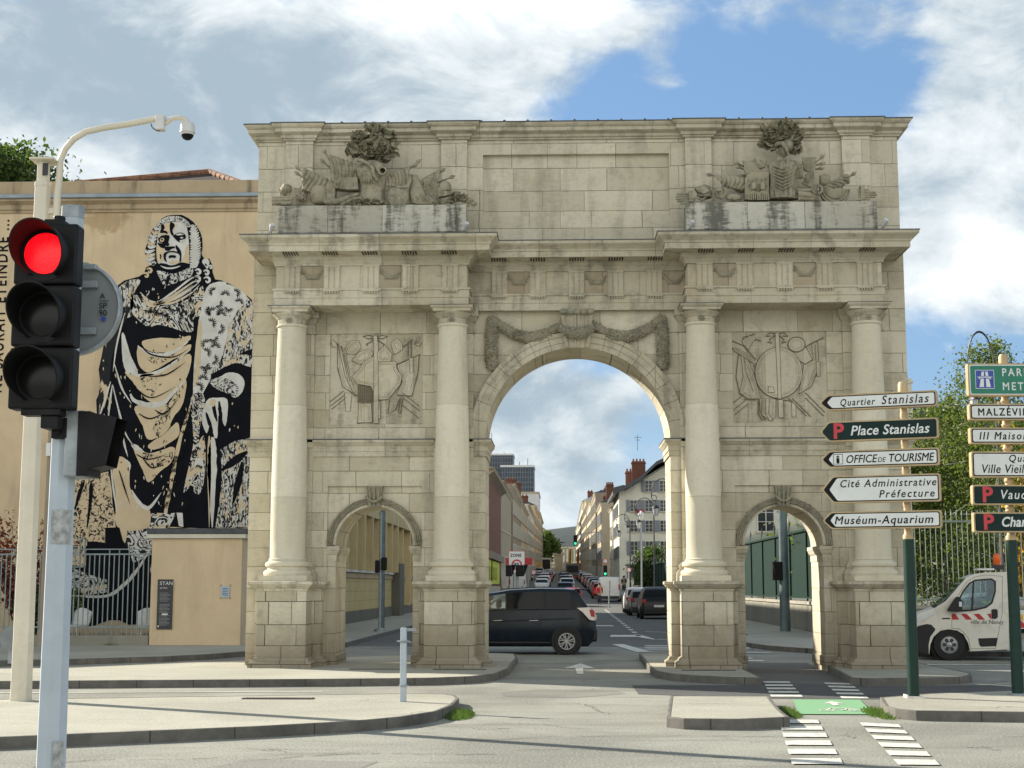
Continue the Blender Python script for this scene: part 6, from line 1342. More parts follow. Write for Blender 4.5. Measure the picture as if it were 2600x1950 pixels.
def hatch(name,label,cat,x,y,rz,col,L=4.2,Wd=1.76,H=1.48,grp='parked and queueing cars up the street',kind='hatch'):
    z=zg(y); h=L/2
    if kind=='hatch': prof=[(-h,.62),(-h+.05,.86),(-h+.18,1.02),(-h+.45,H-.12),(-h+.75,H-.02),(-h+1.5,H),(-h+2.2,H-.04),(-h+2.6,H-.16),(h-1.05,.98),(h-.6,.93),(h-.15,.78),(h-.02,.62),(h,.5)]; wn=((-h+.75,-h+1.45),(-h+1.53,-h+2.55)); rw=(-h+.15,-h+.5); fw=(-h+2.55,h-1.1)
    elif kind=='suv': prof=[(-h,.7),(-h+.05,1.0),(-h+.16,1.12),(-h+.4,H-.14),(-h+.7,H-.02),(-h+1.8,H),(-h+2.5,H-.04),(-h+2.85,H-.16),(h-1.15,1.14),(h-.6,1.08),(h-.12,.95),(h-.02,.7),(h,.55)]; wn=((-h+.7,-h+1.6),(-h+1.68,-h+2.8)); rw=(-h+.14,-h+.45); fw=(-h+2.8,h-1.2)
    else: prof=[(-h,.7),(-h+.02,1.2),(-h+.06,1.7),(-h+.18,H-.05),(-h+.5,H),(h-1.9,H),(h-1.5,H-.1),(h-.85,1.15),(h-.3,1.0),(h-.03,.8),(h,.5)]; wn=((h-2.1,h-1.25),); rw=None; fw=(h-1.55,h-.9)
    bl=.92 if kind=='hatch' else 1.06 if kind=='suv' else 1.15
    T,xs,row=car(name,label,cat,(x,y,z),rz,L,Wd,prof,lambda x_:bl,col,grp,(-h+.75,h-.8),.31 if kind!='suv' else .35,wn,rearwin=rw,frontwin=fw,narrow=.80 if kind!='van' else .93,detail=False)
    for sd in (-1,1):
        MB().cb(-h+.05,sd*(Wd/2-.16),(.92 if kind!='van' else 1.25),.12,.22 if kind!='van' else .12,.20 if kind!='van' else .5).build('tail_light','tail_red',T,bevel=.02)
        MB().cb(h-.12,sd*(Wd/2-.24),.72,.16,.3,.15).build('headlight','head_glass',T,bevel=.02)
    MB().box(-h-.012,-h+.05,-.26,.26,.62,.73).build('number_plate','lens_white',T); MB().box(h-.05,h+.02,-.26,.26,.42,.53).build('number_plate','lens_white',T); MB().box(-h-.01,-h+.1,-Wd/2+.15,Wd/2-.15,.28,.5).build('bumper','plastic_dark',T)
    if kind=='van': 
        MB().box(-h-.005,-h+.03,-Wd/2+.2,-.04,1.15,1.6).box(-h-.005,-h+.03,.04,Wd/2-.2,1.15,1.6).build('rear_window','car_glass',T) if 0 else None
        MB().box(-h-.004,-h+.05,-.012,.012,.5,1.85).build('door_gap','plastic_dark',T)
    return T
U=PI/2   # facing away from camera up the street
# right kerb, parked facing away
hatch('parked_car','black estate car parked nearest on the right kerb','car',5.0,80.5,U,'car_black',4.6,1.86,1.66,kind='suv')
hatch('parked_car','grey hatchback parked between the black car and the white one','car',4.75,89,U,'car_grey',4.2,1.76,1.5)
hatch('parked_car','white car parked third on the right kerb before the van','car',4.85,97,U,'car_white',4.4,1.8,1.62,kind='suv')
hatch('white_van','white panel van seen from behind on the right of the street','van',4.15,134,U,'car_white',4.9,1.95,2.15,kind='van')
seq=[(3.75,146,'car_red','hatch','dark red hatchback just in front of the white van'),(3.9,156,'car_black','hatch','black hatchback two cars beyond the white van'),(3.9,165,'car_silver','hatch','silver hatchback three cars beyond the white van'),(3.9,174,'car_grey','suv','dark grey car four cars beyond the white van'),(3.9,184,'car_white','hatch','white hatchback five cars beyond the white van'),(3.9,195,'car_grey','suv','large grey car with a dark rear window in the right queue'),(3.9,207,'car_beige','hatch','beige car in the right queue'),(3.9,220,'car_red','hatch','red car in the right queue'),(3.9,236,'car_white','suv','white tall car in the right queue'),(3.8,255,'car_black','suv','black tall car far along the right queue'),
 (.75,122,'car_red','hatch','bright red hatchback driving away up the middle of the street'),(.3,152,'car_blue','hatch','pale blue car ahead of the red hatchback'),(.4,212,'car_grey','suv','grey off road car in the middle lane'),(.9,236,'car_white','hatch','white hatchback far up the middle lane'),(.3,262,'car_black','suv','black car far up the middle lane')]
for x,y,c,k,l in seq: hatch('street_car',l,'car',x,y,U,c,4.2,1.78,1.5 if k=='hatch' else 1.68,kind=k)
seq=[(-2.5,186,'car_white','hatch','white car with dark windows leading the oncoming queue'),(-2.45,198,'car_beige','suv','beige car second in the oncoming queue'),(-2.5,213,'car_grey','hatch','grey car third in the oncoming queue'),(-2.6,230,'car_white','hatch','white car fourth in the oncoming queue'),(-2.9,250,'car_silver','suv','silver car fifth in the oncoming queue'),(-4.9,300,'car_black','suv','black car parked far up the left kerb'),(-5.0,330,'car_white','suv','white car parked far up the left kerb'),(-4.9,285,'car_grey','hatch','grey car parked on the left kerb nearer than the black one'),(-3.5,400,'car_white','suv','tiny white car in the distance left of the statue')]
for x,y,c,k,l in seq: hatch('street_car',l,'car',x,y,-U,c,4.2,1.78,1.5 if k=='hatch' else 1.7,kind=k)
hatch('parked_van','white van parked at the left kerb behind the ZONE sign','van',-5.05,172,U,'car_white',5.2,1.95,2.3,kind='van')
hatch('parked_van','small white van parked far up the left kerb','van',-5.3,355,-U,'car_white',5.,1.95,2.2,kind='van')
cols=['car_white','car_grey','car_black','car_silver','car_blue','car_red','car_beige']; cr=random.Random(12)
place=[(3.9,270+11*i) for i in range(9)]+[(.6,178),(.5,192),(.7,288),(.5,310),(.6,332),(.4,360)]+[(-2.6,272),(-2.7,292),(-2.6,315),(-2.7,345),(-2.6,375)]
wd={'car_white':'white','car_grey':'dark grey','car_black':'black','car_silver':'silver','car_blue':'blue','car_red':'red','car_beige':'beige'}
nth=['first','second','third','fourth','fifth','sixth','seventh','eighth','ninth']
cnt=0
for i,(x,y) in enumerate(place):
    c_=cols[(i*3+i//7)%7]; lane='right kerb queue' if x>3 else 'middle lane' if x>0 else 'oncoming lane'; k_=i if i<9 else i-9 if i<15 else i-15
    hatch('street_car','tiny %s car, %s in the distant %s'%(wd[c_],nth[k_],lane),'car',x,y,U if x>0 else -U,c_,4.2,1.78,1.5+.15*(i%2),kind='suv' if i%2 else 'hatch')
# distant lorries and machines
mat('machine_yellow',(.65,.38,.03),.5,.1,2); mat('machine_orange',(.55,.18,.03),.5); mat('tarp_green',(.35,.42,.05),.6)
def lorry(label,x,y,w_,h,L,m,rz=U,dark=True):
    T=thing('lorry',label,'lorry',(x,y,zg(y)),rz,'lorries at the end of the street')
    MB().box(-L/2,L/2-1.6,-w_/2,w_/2,.9,h).build('body',m,T,bevel=.04); MB().box(L/2-1.5,L/2,-w_/2+.05,w_/2-.05,.6,h*.85).build('cab',m,T,bevel=.15)
    if dark: MB().box(-L/2-.02,-L/2,-w_/2+.25,w_/2-.25,1.5,h-.4).build('rear_opening','plastic_dark',T)
    m_=MB()
    for wx_ in (-L/2+1,L/2-1): 
        for sd in (-1,1): MB().lathe([(.001,-.15),(.48,-.15),(.48,.15),(.001,.15)],(wx_,sd*(w_/2-.15),.48),14,'y').build('wheel','tyre',T)
    MB().box(-L/2-.03,-L/2+.1,-w_/2,w_/2,.5,.8).build('bumper','tail_red',T)
    return T
lorry('dark covered lorry seen from behind in the right of the street',2.0,290,2.6,3.2,7,'car_grey'); lorry('white box lorry far up the left of the street',-4.2,410,2.6,4.6,8,'car_white',U); lorry('distant white lorry before the statue',1.7,480,2.5,3.6,7,'car_white',dark=False)
def crane(label,x,y,m,h,ln):
    T=thing('mobile_crane',label,'crane',(x,y,zg(y)),-U,'machines parked near the statue'); MB().box(-3,3,-1.2,1.2,.8,2.0).box(1.4,3.2,-1.2,1.2,2.0,3.2).build('chassis',m,T,bevel=.06)
    m_=MB().tube([(-2,0,2.2),(ln,.3,h)],[.5,.28],4); m_.build('jib',m,T); MB().box(-2.6,-1,-.8,.8,2,3).build('turret',m,T,bevel=.05)
    for wx_ in (-2,0,2):
        for sd in (-1,1): MB().lathe([(.001,-.2),(.5,-.2),(.5,.2),(.001,.2)],(wx_,sd*1.1,.5),12,'y').build('wheel','tyre',T)
crane('yellow crane with its jib raised, right of the statue',2.4,470,'machine_yellow',7.6,2.4); crane('orange crane with its jib raised, furthest right of the machines',5.2,500,'machine_orange',7.8,-.6); crane('yellow machine parked left of the white box lorry',-5.6,430,'machine_yellow',4.6,0)
for i in range(9):
    a=random.Random(i); y=240+i*9+a.uniform(-3,3)
# ---------------- people
mat('skin',(.42,.25,.17),.6); mat('hair_dark',(.02,.015,.012),.7); mat('hi_vis',(.35,.75,.05),.7); mat('jacket_dark',(.012,.012,.014),.85); mat('jacket_red',(.4,.03,.03),.8); mat('trousers',(.03,.035,.05),.8)
def skinned(name,joints,edges,m,T,sub=1):
    me=bpy.data.meshes.new(name); me.from_pydata([j[:3] for j in joints],edges,[]); o=bpy.data.objects.new(name,me); COL.objects.link(o); o.parent=T
    sm=o.modifiers.new('skin','SKIN'); o.modifiers.new('sub','SUBSURF').levels=sub; o.modifiers['sub'].render_levels=sub
    for i,j in enumerate(joints): v=me.skin_vertices[0].data[i]; v.radius=(j[3],j[3] if len(j)<5 else j[4]); v.use_root=(i==0)
    me.materials.append(MATS[m]); return o
def seated(label,loc,rz,jm,reach=.5):
    T=thing('person',label,'person',loc,rz,None); J=[(0,0,0,.15,.17),(-.04,0,.25,.13,.16),(-.03,0,.46,.12,.19),(0,0,.56,.06),(.01,0,.62,.055),(.02,0,.74,.095,.085),(.02,0,.84,.07),
      (-.02,.2,.47,.065),(.12,.24,.27,.045),(.38,.17,.36,.035),(-.02,-.2,.47,.065),(.12,-.24,.27,.045),(.38,-.17,.36,.035),(.4,.1,.02,.08),(.4,-.1,.02,.08),(.5,.1,-.35,.05),(.5,-.1,-.35,.05),(.46,.14,.38,.03),(.46,-.14,.38,.03)]
    skinned('body',J,[(0,1),(1,2),(2,3),(3,4),(4,5),(5,6),(2,7),(7,8),(8,9),(2,10),(10,11),(11,12),(0,13),(0,14),(13,15),(14,16),(9,17),(12,18)],'skin',T,2)
    skinned('jacket',[(0,0,0,.165,.185),(-.04,0,.25,.15,.18),(-.03,0,.45,.135,.205),(-.02,0,.52,.08,.1),(-.02,.2,.47,.08),(.12,.24,.27,.06),(.33,.18,.34,.048),(-.02,-.2,.47,.08),(.12,-.24,.27,.06),(.33,-.18,.34,.048)],[(0,1),(1,2),(2,3),(2,4),(4,5),(5,6),(2,7),(7,8),(8,9)],jm,T,2)
    m_=MB(); m_.ico((.0,0,.80),.115,3,0,(1.05,.92,.95)); m_.v=[v for v in m_.v]; m_.f=[f for f in m_.f if not (sum(m_.v[i][0] for i in f)/3>.06 and sum(m_.v[i][2] for i in f)/3<.83)]; m_.build('hair','hair_dark',T,60)
    MB().tube([(.11,0,.76),(.135,0,.735),(.11,0,.72)],[.012,.016,.014],6).build('nose','skin',T,50); m_=MB()
    for sd in (-1,1): m_.ico((.098,sd*.033,.775),.011,1)
    m_.build('eyes','hair_dark',T)
    return T
# ---------------- dark people carrier crossing behind the arch (faces left)
h=2.3
prof=[(-2.3,.55),(-2.28,.8),(-2.2,1.02),(-2.08,1.2),(-1.88,1.52),(-1.78,1.62),(-1.5,1.65),(-.9,1.66),(-.15,1.625),(.46,1.52),(.8,1.40),(1.45,1.12),(1.7,1.03),(2.1,.86),(2.26,.68),(2.3,.5)]
MPV,xs,row=car('people_carrier','dark blue people carrier crossing the junction behind the arch, facing left','car',(-1.44,38.75,0),PI,4.6,1.84,prof,lambda x:1.09+.03*(-x+1)/3 if x<1.2 else 1.05,'car_navy',None,(-1.55,1.4),.335,((-1.66,-1.04),(-1.0,-.06),(-.02,1.02)),clear=(2,'f'),frontwin=(.72,1.42),rearwin=(-2.12,-1.86),spokes=7,narrow=.83)
for sd in (-1,1):
    MB().slab([[(-2.27,1.05),(-2.12,1.17),(-1.80,1.16),(-1.95,1.05),(-2.12,.86),(-2.26,.84)]],sd*.75,sd*.925).build('tail_light','lens_white',MPV,bevel=.012); MB().slab([[(-2.25,1.07),(-2.19,1.13),(-2.12,1.1),(-2.16,.95),(-2.25,.93)]],sd*.76,sd*.93).build('tail_light','tail_red',MPV)
    MB().tube([(-.62,sd*.935,.83),(-.62,sd*.96,.84),(-.84,sd*.96,.85),(-.84,sd*.935,.84)],.012,6).build('door_handle','rim',MPV); MB().tube([(.28,sd*.935,.83),(.28,sd*.96,.84),(.06,sd*.96,.85),(.06,sd*.935,.84)],.012,6).build('door_handle','rim',MPV)
    m_=MB(); [m_.box(x-.004,x+.004,min(sd*.92,sd*.928),max(sd*.92,sd*.928),.35,1.02) for x in (-.92,.03,1.02)]; m_.build('door_seam','plastic_dark',MPV)
    MB().ico((1.15,sd*1.02,1.08),.1,2,0,(.8,1.1,.75)).tube([(1.12,sd*.88,1.02),(1.15,sd*1.0,1.05)],.025,6).build('mirror','car_navy',MPV,50)
    MB().tube([(-1.55,sd*.70,1.665),(-.9,sd*.70,1.675),(.1,sd*.68,1.62)],.014,6).build('roof_rail','rim_dark',MPV); MB().tube([(-1.75,sd*.925,.90),(-.6,sd*.937,.86),(1.3,sd*.93,.78)],.012,6).build('body_crease','car_navy',MPV,60); MB().tube([(-1.15,sd*.915,.30),(1.0,sd*.915,.30)],.03,6).build('sill','plastic_dark',MPV)
    MB().tube([(-1.68,sd*.905,1.135),(-.9,sd*.905,1.135),(0,sd*.905,1.12),(1.05,sd*.905,1.10)],.009,6).build('window_trim','rim_dark',MPV)
MB().box(-2.13,-1.76,-.68,.68,1.60,1.635).build('spoiler','car_navy',MPV,bevel=.012); MB().box(-2.315,-2.2,-.8,.8,.35,.62).build('bumper','plastic_dark',MPV,bevel=.03); MB().box(-2.32,-2.28,-.27,.27,.85,.96).build('number_plate','lens_white',MPV)
MB().box(-1.9,1.2,-.78,.78,.3,.42).build('floor','plastic_dark',MPV)
for sx_ in (-.75,.15):
    for sd in (-.4,.4): m_=MB(); m_.box(sx_-.05,sx_+.1,sd-.22,sd+.22,.45,1.12); m_.box(sx_-.02,sx_+.08,sd-.12,sd+.12,1.14,1.36); m_.box(sx_,sx_+.5,sd-.22,sd+.22,.42,.58); m_.build('seat','jacket_dark',MPV,bevel=.04)
MB().tube([(-.35,-.2,1.6),(-.55,-.2,1.85)],.006,5).build('aerial','plastic_dark',MPV)
MB().lathe([(.17,-.012),(.19,0),(.17,.012)],(.95,-.38,.95),16,'x',ring=True).build('steering_wheel','plastic_dark',MPV,40)
seated('driver with dark hair seated in the dark people carrier',(-1.44-.42,38.75-.36,.62),PI,'jacket_dark')
# ---------------- white tipper truck (faces left)
TR=thing('tipper_truck','white municipal tipper truck with red and white stripes passing right of the arch','truck',(11.2,36.3,0),0,None,world=True)
def tx(a): return 2200+a/3.69
def tp(a,b): return PX(tx(a),1350+b/3.69,35.35)
y0_,y1_=35.35,37.3
def side(pts): return [tp(*p) for p in pts]
outer=side([(462,1010),(466,800),(500,765),(640,715),(740,650),(850,520),(925,430),(1000,398),(1100,382),(1290,378),(1310,400),(1310,1100),(960,1120),(945,1050),(900,960),(840,925),(770,915),(690,930),(630,985),(600,1060),(590,1150),(500,1135)])
hole=side([(868,640),(905,560),(960,490),(1010,462),(1150,452),(1178,470),(1178,560),(1150,660),(1100,700),(1000,725),(890,735),(868,700)])
TC='truck_white'; paintm(TC,(.68,.66,.60),.35,.25)
zmid=(y0_+y1_)/2
MB().slab([outer,hole],y0_,y0_+.07).build('cab_side',TC,TR,bevel=.012); MB().slab([outer,hole],y1_-.07,y1_).build('cab_side',TC,TR,bevel=.012)
def across(a,b,m,n,yy=(y0_+.06,y1_-.06),th=.05):
    p,q_=tp(*a),tp(*b); d=Vector((q_[0]-p[0],q_[1]-p[1])).normalized(); nn=Vector((-d.y,d.x))*th; return MB().slab([[p,q_,(q_[0]-nn.x,q_[1]-nn.y),(p[0]-nn.x,p[1]-nn.y)]],*yy).build(n,m,TR)
across((466,800),(500,765),TC,'bonnet'); across((500,765),(640,715),TC,'bonnet'); across((462,1000),(466,800),TC,'grille'); across((640,715),(925,430),'car_glass_clear','windscreen',th=.02); across((925,430),(1000,398),TC,'roof'); across((1000,398),(1100,382),TC,'roof'); across((1100,382),(1290,378),TC,'roof'); across((1300,380),(1305,1080),TC,'cab_back',th=.05); across((960,1100),(1290,1090),'plastic_dark','floor')
p=tp(1178,700); q_=tp(868,700)
MB().slab([hole],y0_+.02,y0_+.03).build('side_window','car_glass_clear',TR); MB().slab([hole],y1_-.03,y1_-.02).build('side_window','car_glass_clear',TR)
m_=MB(); hh=inset([(a,b) for a,b in hole],-.035); m_.slab([hh,hole],y0_-.006,y0_+.02); m_.slab([side([(985,466),(1000,463),(985,728),(970,730)])],y0_-.004,y0_+.02); m_.build('window_seal','plastic_dark',TR)
MB().slab([side([(462,1010),(480,885),(560,865),(610,870),(650,915),(600,985),(585,1060),(588,1155),(500,1140),(470,1120)])],y0_-.02,y1_+.02).build('bumper','plastic_dark',TR,bevel=.03)
MB().slab([side([(482,800),(560,770),(650,745),(640,775),(560,820),(480,850)])],y0_-.012,y0_+.05).build('headlight','head_glass',TR,bevel=.01)
MB().slab([side([(745,740),(800,650),(830,610),(860,610),(885,650),(885,745),(830,750)])],y0_-.20,y0_-.03).build('mirror','plastic_dark',TR,bevel=.03); MB().slab([side([(855,655),(880,655),(880,700),(855,700)])],y0_-.21,y0_-.19).build('mirror_glass','head_glass',TR)
MB().slab([side([(1152,728),(1195,722),(1208,735),(1208,800),(1190,815),(1155,810)])],y0_-.03,y0_+.01).build('door_handle','plastic_dark',TR,bevel=.01)
MB().slab([side([(1033,997),(1210,990),(1195,1068),(1060,1075),(1045,1060)])],y0_-.015,y0_+.01).build('side_moulding','plastic_dark',TR,bevel=.008); MB().slab([side([(705,808),(780,806),(780,818),(705,820)])],y0_-.004,y0_+.01).build('vent','plastic_dark',TR)
m_=MB(); seam=[(795,765),(795,905),(850,905),(900,940),(945,1000),(965,1095),(1190,1090),(1225,900),(1250,760),(1250,420),(1100,405),(1000,425),(930,470),(795,690)]
for a,b in zip(seam[:-1],seam[1:]):
    P0,P1=tp(*a),tp(*b); m_.tube([(P0[0],y0_+.001,P0[1]),(P1[0],y0_+.001,P1[1])],.0045,5)
m_.build('door_seam','plastic_dark',TR)
mat('stripe_red',(.45,.02,.02),.5); mat('stripe_white',(.7,.68,.64),.5)
MB().slab([side([(795,768),(1150,762),(1150,822),(795,824)])],y0_-.004,y0_).build('warning_stripe','stripe_white',TR)
for a in (795,875,990,1112):
    e=1150; P_=[(a,768),(a+ (30 if a==795 else 52),767),(a+(66 if a==795 else 105),822),(a+(0 if a==795 else 50),823)]; P_=[(min(x,e),y) for x,y in P_]; MB().slab([side(P_)],y0_-.008,y0_-.003).build('warning_stripe','stripe_red',TR)
a=tp(962,862); text('ville de Nancy',.135,up(a[0],y0_-.004,a[1]),'panel_dark',TR,xs=.95,shear=.15)
wx_,wz_=tp(775,1095); wr=.36
for sd,yy in ((-1,y0_+.1),(1,y1_-.1)):
    for wX in (wx_,wx_+3.45):
        w_=MB().lathe([(wr*.55,-.11),(wr*.95,-.11),(wr,-.08),(wr,.08),(wr*.95,.11),(wr*.55,.11)],(wX,yy,wr),30,'y',ring=True).build('wheel','tyre',TR,smooth=40); r_=MB(); r_.lathe([(.001,-.03),(.06,-.025),(.085,.0),(wr*.5,.005),(wr*.54,-.03),(wr*.58,-.03),(wr*.58,.05)],(wX,yy-.07*1,wr),24,'y'); ro=r_.build('rim','rim',w_,smooth=40); ro.matrix_parent_inverse=wmat(w_).inverted()
        hM=MB(); [hM.lathe([(.001,-.012),(.042,-.012),(.042,.03)],(wX+.115*math.cos(k*PI/3),yy-.075,wr+.115*math.sin(k*PI/3)),10,'y') for k in range(6)]; ho=hM.build('rim_holes','rim_dark',w_); ho.matrix_parent_inverse=wmat(w_).inverted()
        MB().lathe([(.001,-.04),(wr+.09,-.04),(wr+.09,.0),(.001,.0)],(wX,yy+(.06 if sd<0 else -.02),wr+.03),28,'y').build('wheel_arch','plastic_dark',TR)
bx,bz=tp(1320,1000); MB().box(bx,bx+3.9,y0_+.25,y1_-.25,.62,.78).build('chassis','plastic_dark',TR); MB().box(bx+.05,bx+3.9,y0_-.03,y1_+.03,.86,.93).build('bed','rim',TR)
dz0=tp(1370,905)[1]; dz1=tp(1370,742)[1]
MB().box(bx+.12,bx+3.9,y0_-.04,y0_+.0,dz0,dz1).build('dropside','stripe_white',TR,bevel=.008); MB().box(bx+.12,bx+3.9,y1_,y1_+.04,dz0,dz1).build('dropside','stripe_white',TR,bevel=.008)
for i in range(9):
    x_=bx+.2+i*.42; MB().slab([[(x_,dz0+.02),(x_+.2,dz0+.02),(x_+.04,dz0+.2),(x_-.16,dz0+.2)]],y0_-.045,y0_-.04).build('warning_stripe','stripe_red',TR)
MB().box(bx+.15,bx+.3,y0_-.046,y0_-.04,dz1-.2,dz1-.08).build('marker','machine_yellow',TR)
m_=MB()
for yy in (y0_+.02,zmid,y1_-.02): m_.tube([(bx+.1,yy,.9),(bx+.1,yy,1.72)],.03,6)
m_.tube([(bx+.1,y0_,1.72),(bx+.1,y1_,1.72)],.03,6).tube([(bx+.1,y0_,1.4),(bx+.1,y1_,1.4)],.02,6); m_.build('headboard','black_metal',TR)
lx,lz=tp(1190,345); MB().box(tp(1020,0)[0],tp(1175,0)[0],y0_+.3,y1_-.3,tp(0,362)[1],tp(0,344)[1]).build('light_bar','stripe_white',TR,bevel=.02); MB().tube([(tp(1030,0)[0]+.1,zmid,2.0),(tp(1030,0)[0]+.1,zmid,2.2)],.02,6).build('bracket','black_metal',TR)
mat('beacon_orange',(.75,.13,.02),.3); MB().lathe([(.08,2.18),(.08,2.27),(.09,2.28),(.085,2.40),(.05,2.45),(.001,2.455)],(lx+.08,y0_+.55,0),14).build('beacon','beacon_orange',TR,50); MB().box(lx-.02,lx+.22,y0_+.4,y0_+.7,2.08,2.19).build('beacon_base','black_metal',TR)
m_=MB(); sx_=tp(1190,0)[0]; m_.box(sx_+.02,sx_+.14,y0_+.2,y0_+.75,.95,1.7).box(sx_-.45,sx_+.05,y0_+.2,y0_+.75,.85,1.0).box(sx_+.02,sx_+.14,y1_-.75,y1_-.2,.95,1.7); m_.build('seat','jacket_dark',TR,bevel=.04); MB().slab([side([(700,700),(800,690),(900,720),(880,760),(760,760)])],y0_+.1,y1_-.1).build('dashboard','plastic_dark',TR)
MB().lathe([(.19,-.012),(.21,0),(.19,.012)],(tp(960,0)[0],y0_+.5,1.25),18,'x',ring=True).build('steering_wheel','plastic_dark',TR,40)
DRV=seated('truck driver in a green high visibility jacket at the wheel of the white truck',(tp(1170,0)[0]+.02,y0_+.48,1.0),PI,'hi_vis').name
ang=R(-11); pv=Vector((8.6,35.35,0)); Rz=Matrix.Rotation(ang,4,'Z')
for o_ in (TR,bpy.data.objects[DRV]): l_=Vector(o_.location)-pv; l_.rotate(Rz); o_.location=pv+l_; o_.rotation_euler.z+=ang
# parked cars behind the right railing
for i,(x,c,l) in enumerate(((13.4,'car_silver','silver car parked behind the right railing, left of the truck cab'),(18.4,'car_white','white car parked behind the right railing above the truck bed'),(23.5,'car_black','black car parked behind the railing beyond the right edge'))): hatch('parked_car',l,'car',x,50.6,0 if i%2 else PI,c,grp='cars parked behind the railings')
# ---------------- street furniture
mat('signal_black',(.007,.007,.008),.55,.25,8,spec=.22,dirt=.15,dcol=(.04,.04,.04),dsc=8); mat('pole_grey',(.40,.46,.52),.5,.06,4,dirt=.2,dcol=(.25,.25,.24),dsc=6); mat('pole_beige',(.62,.57,.46),.45,.06,2,dirt=.25,dcol=(.35,.31,.24),dsc=4); mat('galv',(.28,.31,.33),.5,.2,12,metal=.3); mat('sign_back',(.20,.22,.23),.5,.12,4)
mat('lens_dark',(.006,.007,.006),.25,spec=.3); mat('green_dark',(.003,.026,.019),.45,.15,3,spec=.3,dirt=.2,dcol=(.03,.05,.04),dsc=5); mat('sign_beige',(.42,.32,.18),.55,.14,3,dirt=.25,dcol=(.2,.16,.1),dsc=9); mat('sign_white',(.66,.68,.68),.5,.04,3,dirt=.22,dcol=(.42,.42,.38),dsc=4); mat('sign_green',(.004,.020,.019),.5,spec=.2); mat('autoroute_green',(.0,.16,.10),.4); mat('sign_blue',(.02,.05,.32),.4); mat('sign_black',(.006,.006,.008),.6,spec=.2); mat('sign_red',(.50,.035,.045),.5); mat('sticker',(.32,.33,.33),.7,.35,30)
m,t,b=newmat('red_lens'); p=t.n('ShaderNodeTexCoord').outputs['Object']; v=t.n('ShaderNodeTexVoronoi',i={'Vector':p,'Scale':170.}); k=t.ss(v.outputs['Distance'],.0,.5); c=t.mix(k,(1,.04,.04),(.95,.0,.008)); t.L.new(c,b.inputs['Base Color']); t.L.new(c,b.inputs['Emission Color']); b.inputs['Emission Strength'].default_value=.48; b.inputs['Roughness'].default_value=.35
emit('green_lamp',(.03,.7,.35),.7)
TLY=7.15
tx0,_=PX(130,1700,TLY)
TL=thing('traffic_light','large black traffic light showing red on a pale grey pole in the left foreground','traffic light',(tx0,TLY,0),world=True)
px_=(PX(128,1950,TLY)[0])+.0; pz=3.52
px_=-2.41
MB().lathe([(.073,-.0),(.070,1.0),(.060,2.5),(.055,3.53)],(px_,TLY,0),8).build('pole','pole_grey',TL,20); MB().lathe([(.058,3.50),(.058,3.56),(.001,3.565)],(px_,TLY,0),8).build('pole_cap','galv',TL)
hx,hy=-2.462,6.93
hb=MB()
zc=[3.275,2.975,2.675]
for z in zc: hb.box(hx-.152,hx+.152,hy-.0,hy+.11,z-.147,z+.147)
hb.build('housing','signal_black',TL,bevel=.012)
for i,z in enumerate(zc):
    L_=MB().lathe([(.001,-.012),(.05,-.010),(.10,0.)],(hx,hy-.006,z),36,'y').build('lens','red_lens' if i==0 else 'lens_dark',TL,60)
    V=MB(); n=40
    # visor: tube open below, longer at the top
    o=len(V.v)
    for k in range(n+1):
        a=R(-62)+(R(304))*k/n; top_=(math.sin(a)+1)/2; ln_=.045+.16*top_**.8; rr=.121
        for (r_,yy) in ((rr,0),(rr+.006,-ln_),(rr-.001,-ln_),(rr-.007,0)): V.v.append((hx+r_*math.cos(a),hy+yy,z+r_*math.sin(a)))
    for k in range(n):
        for q_ in range(4): q2=(q_+1)%4; V.f.append((o+k*4+q_,o+k*4+q2,o+(k+1)*4+q2,o+(k+1)*4+q_))
    V.f.append((o,o+1,o+2,o+3)); e=o+n*4; V.f.append((e+3,e+2,e+1,e))
    V.lathe([(.104,-.004),(.132,-.004),(.132,.01),(.104,.01)],(hx,hy,z),36,'y',ring=True); V.build('visor','signal_black',TL,40)
br=MB(); br.box(hx-.09,hx+.10,hy+.01,hy+.10,2.50,2.53).box(hx+.0,px_+.03,hy+.03,TLY-.03,2.44,2.50).box(px_-.03,px_+.05,TLY-.10,TLY-.05,2.40,2.50).lathe([(.016,0),(.016,-.012),(.001,-.014)],(px_+.0,TLY-.10,2.43),10,'y').box(hx-.02,px_+.02,hy+.02,TLY,3.42,3.45).lathe([(.03,3.42),(.03,3.47),(.001,3.475)],(hx+.04,hy+.06,0),12); br.build('bracket','signal_black',TL,bevel=.004)
sb=MB().box(px_+.035,px_+.13,TLY-.10,TLY+.08,2.215,2.535); sb.build('side_signal_box','galv',TL,bevel=.01)
sb=MB().box(px_+.10,px_+.16,TLY-.11,TLY+.09,2.22,2.53)
sb.add([(px_+.155,TLY-.11,2.525),(px_+.155,TLY+.09,2.525),(px_+.285,TLY+.08,2.50),(px_+.285,TLY-.10,2.50),(px_+.155,TLY-.11,2.25),(px_+.155,TLY+.09,2.25),(px_+.24,TLY+.08,2.27),(px_+.24,TLY-.10,2.27),(px_+.215,TLY+.08,2.28),(px_+.215,TLY-.1,2.28)],[(0,1,2,3),(0,3,7,4),(1,5,6,2),(4,7,6,5)]); sb.build('side_signal','signal_black',TL,bevel=.004)
def labelm(x0,x1,z0,z1,y,m,n,T): return MB().box(x0,x1,y-.003,y,z0,z1).build(n,m,T)
MB().lathe([(.0755,1.02),(.0715,1.32)][::1],(px_,TLY,0),8,a0=-2.2,a1=-.6) if 0 else None
st_=MB().lathe([(.0672,1.90),(.0655,2.06)],(px_,TLY,0),8,a0=R(-112.5),a1=R(-22.5)); st_.build('sticker','sticker',TL,fix=False)
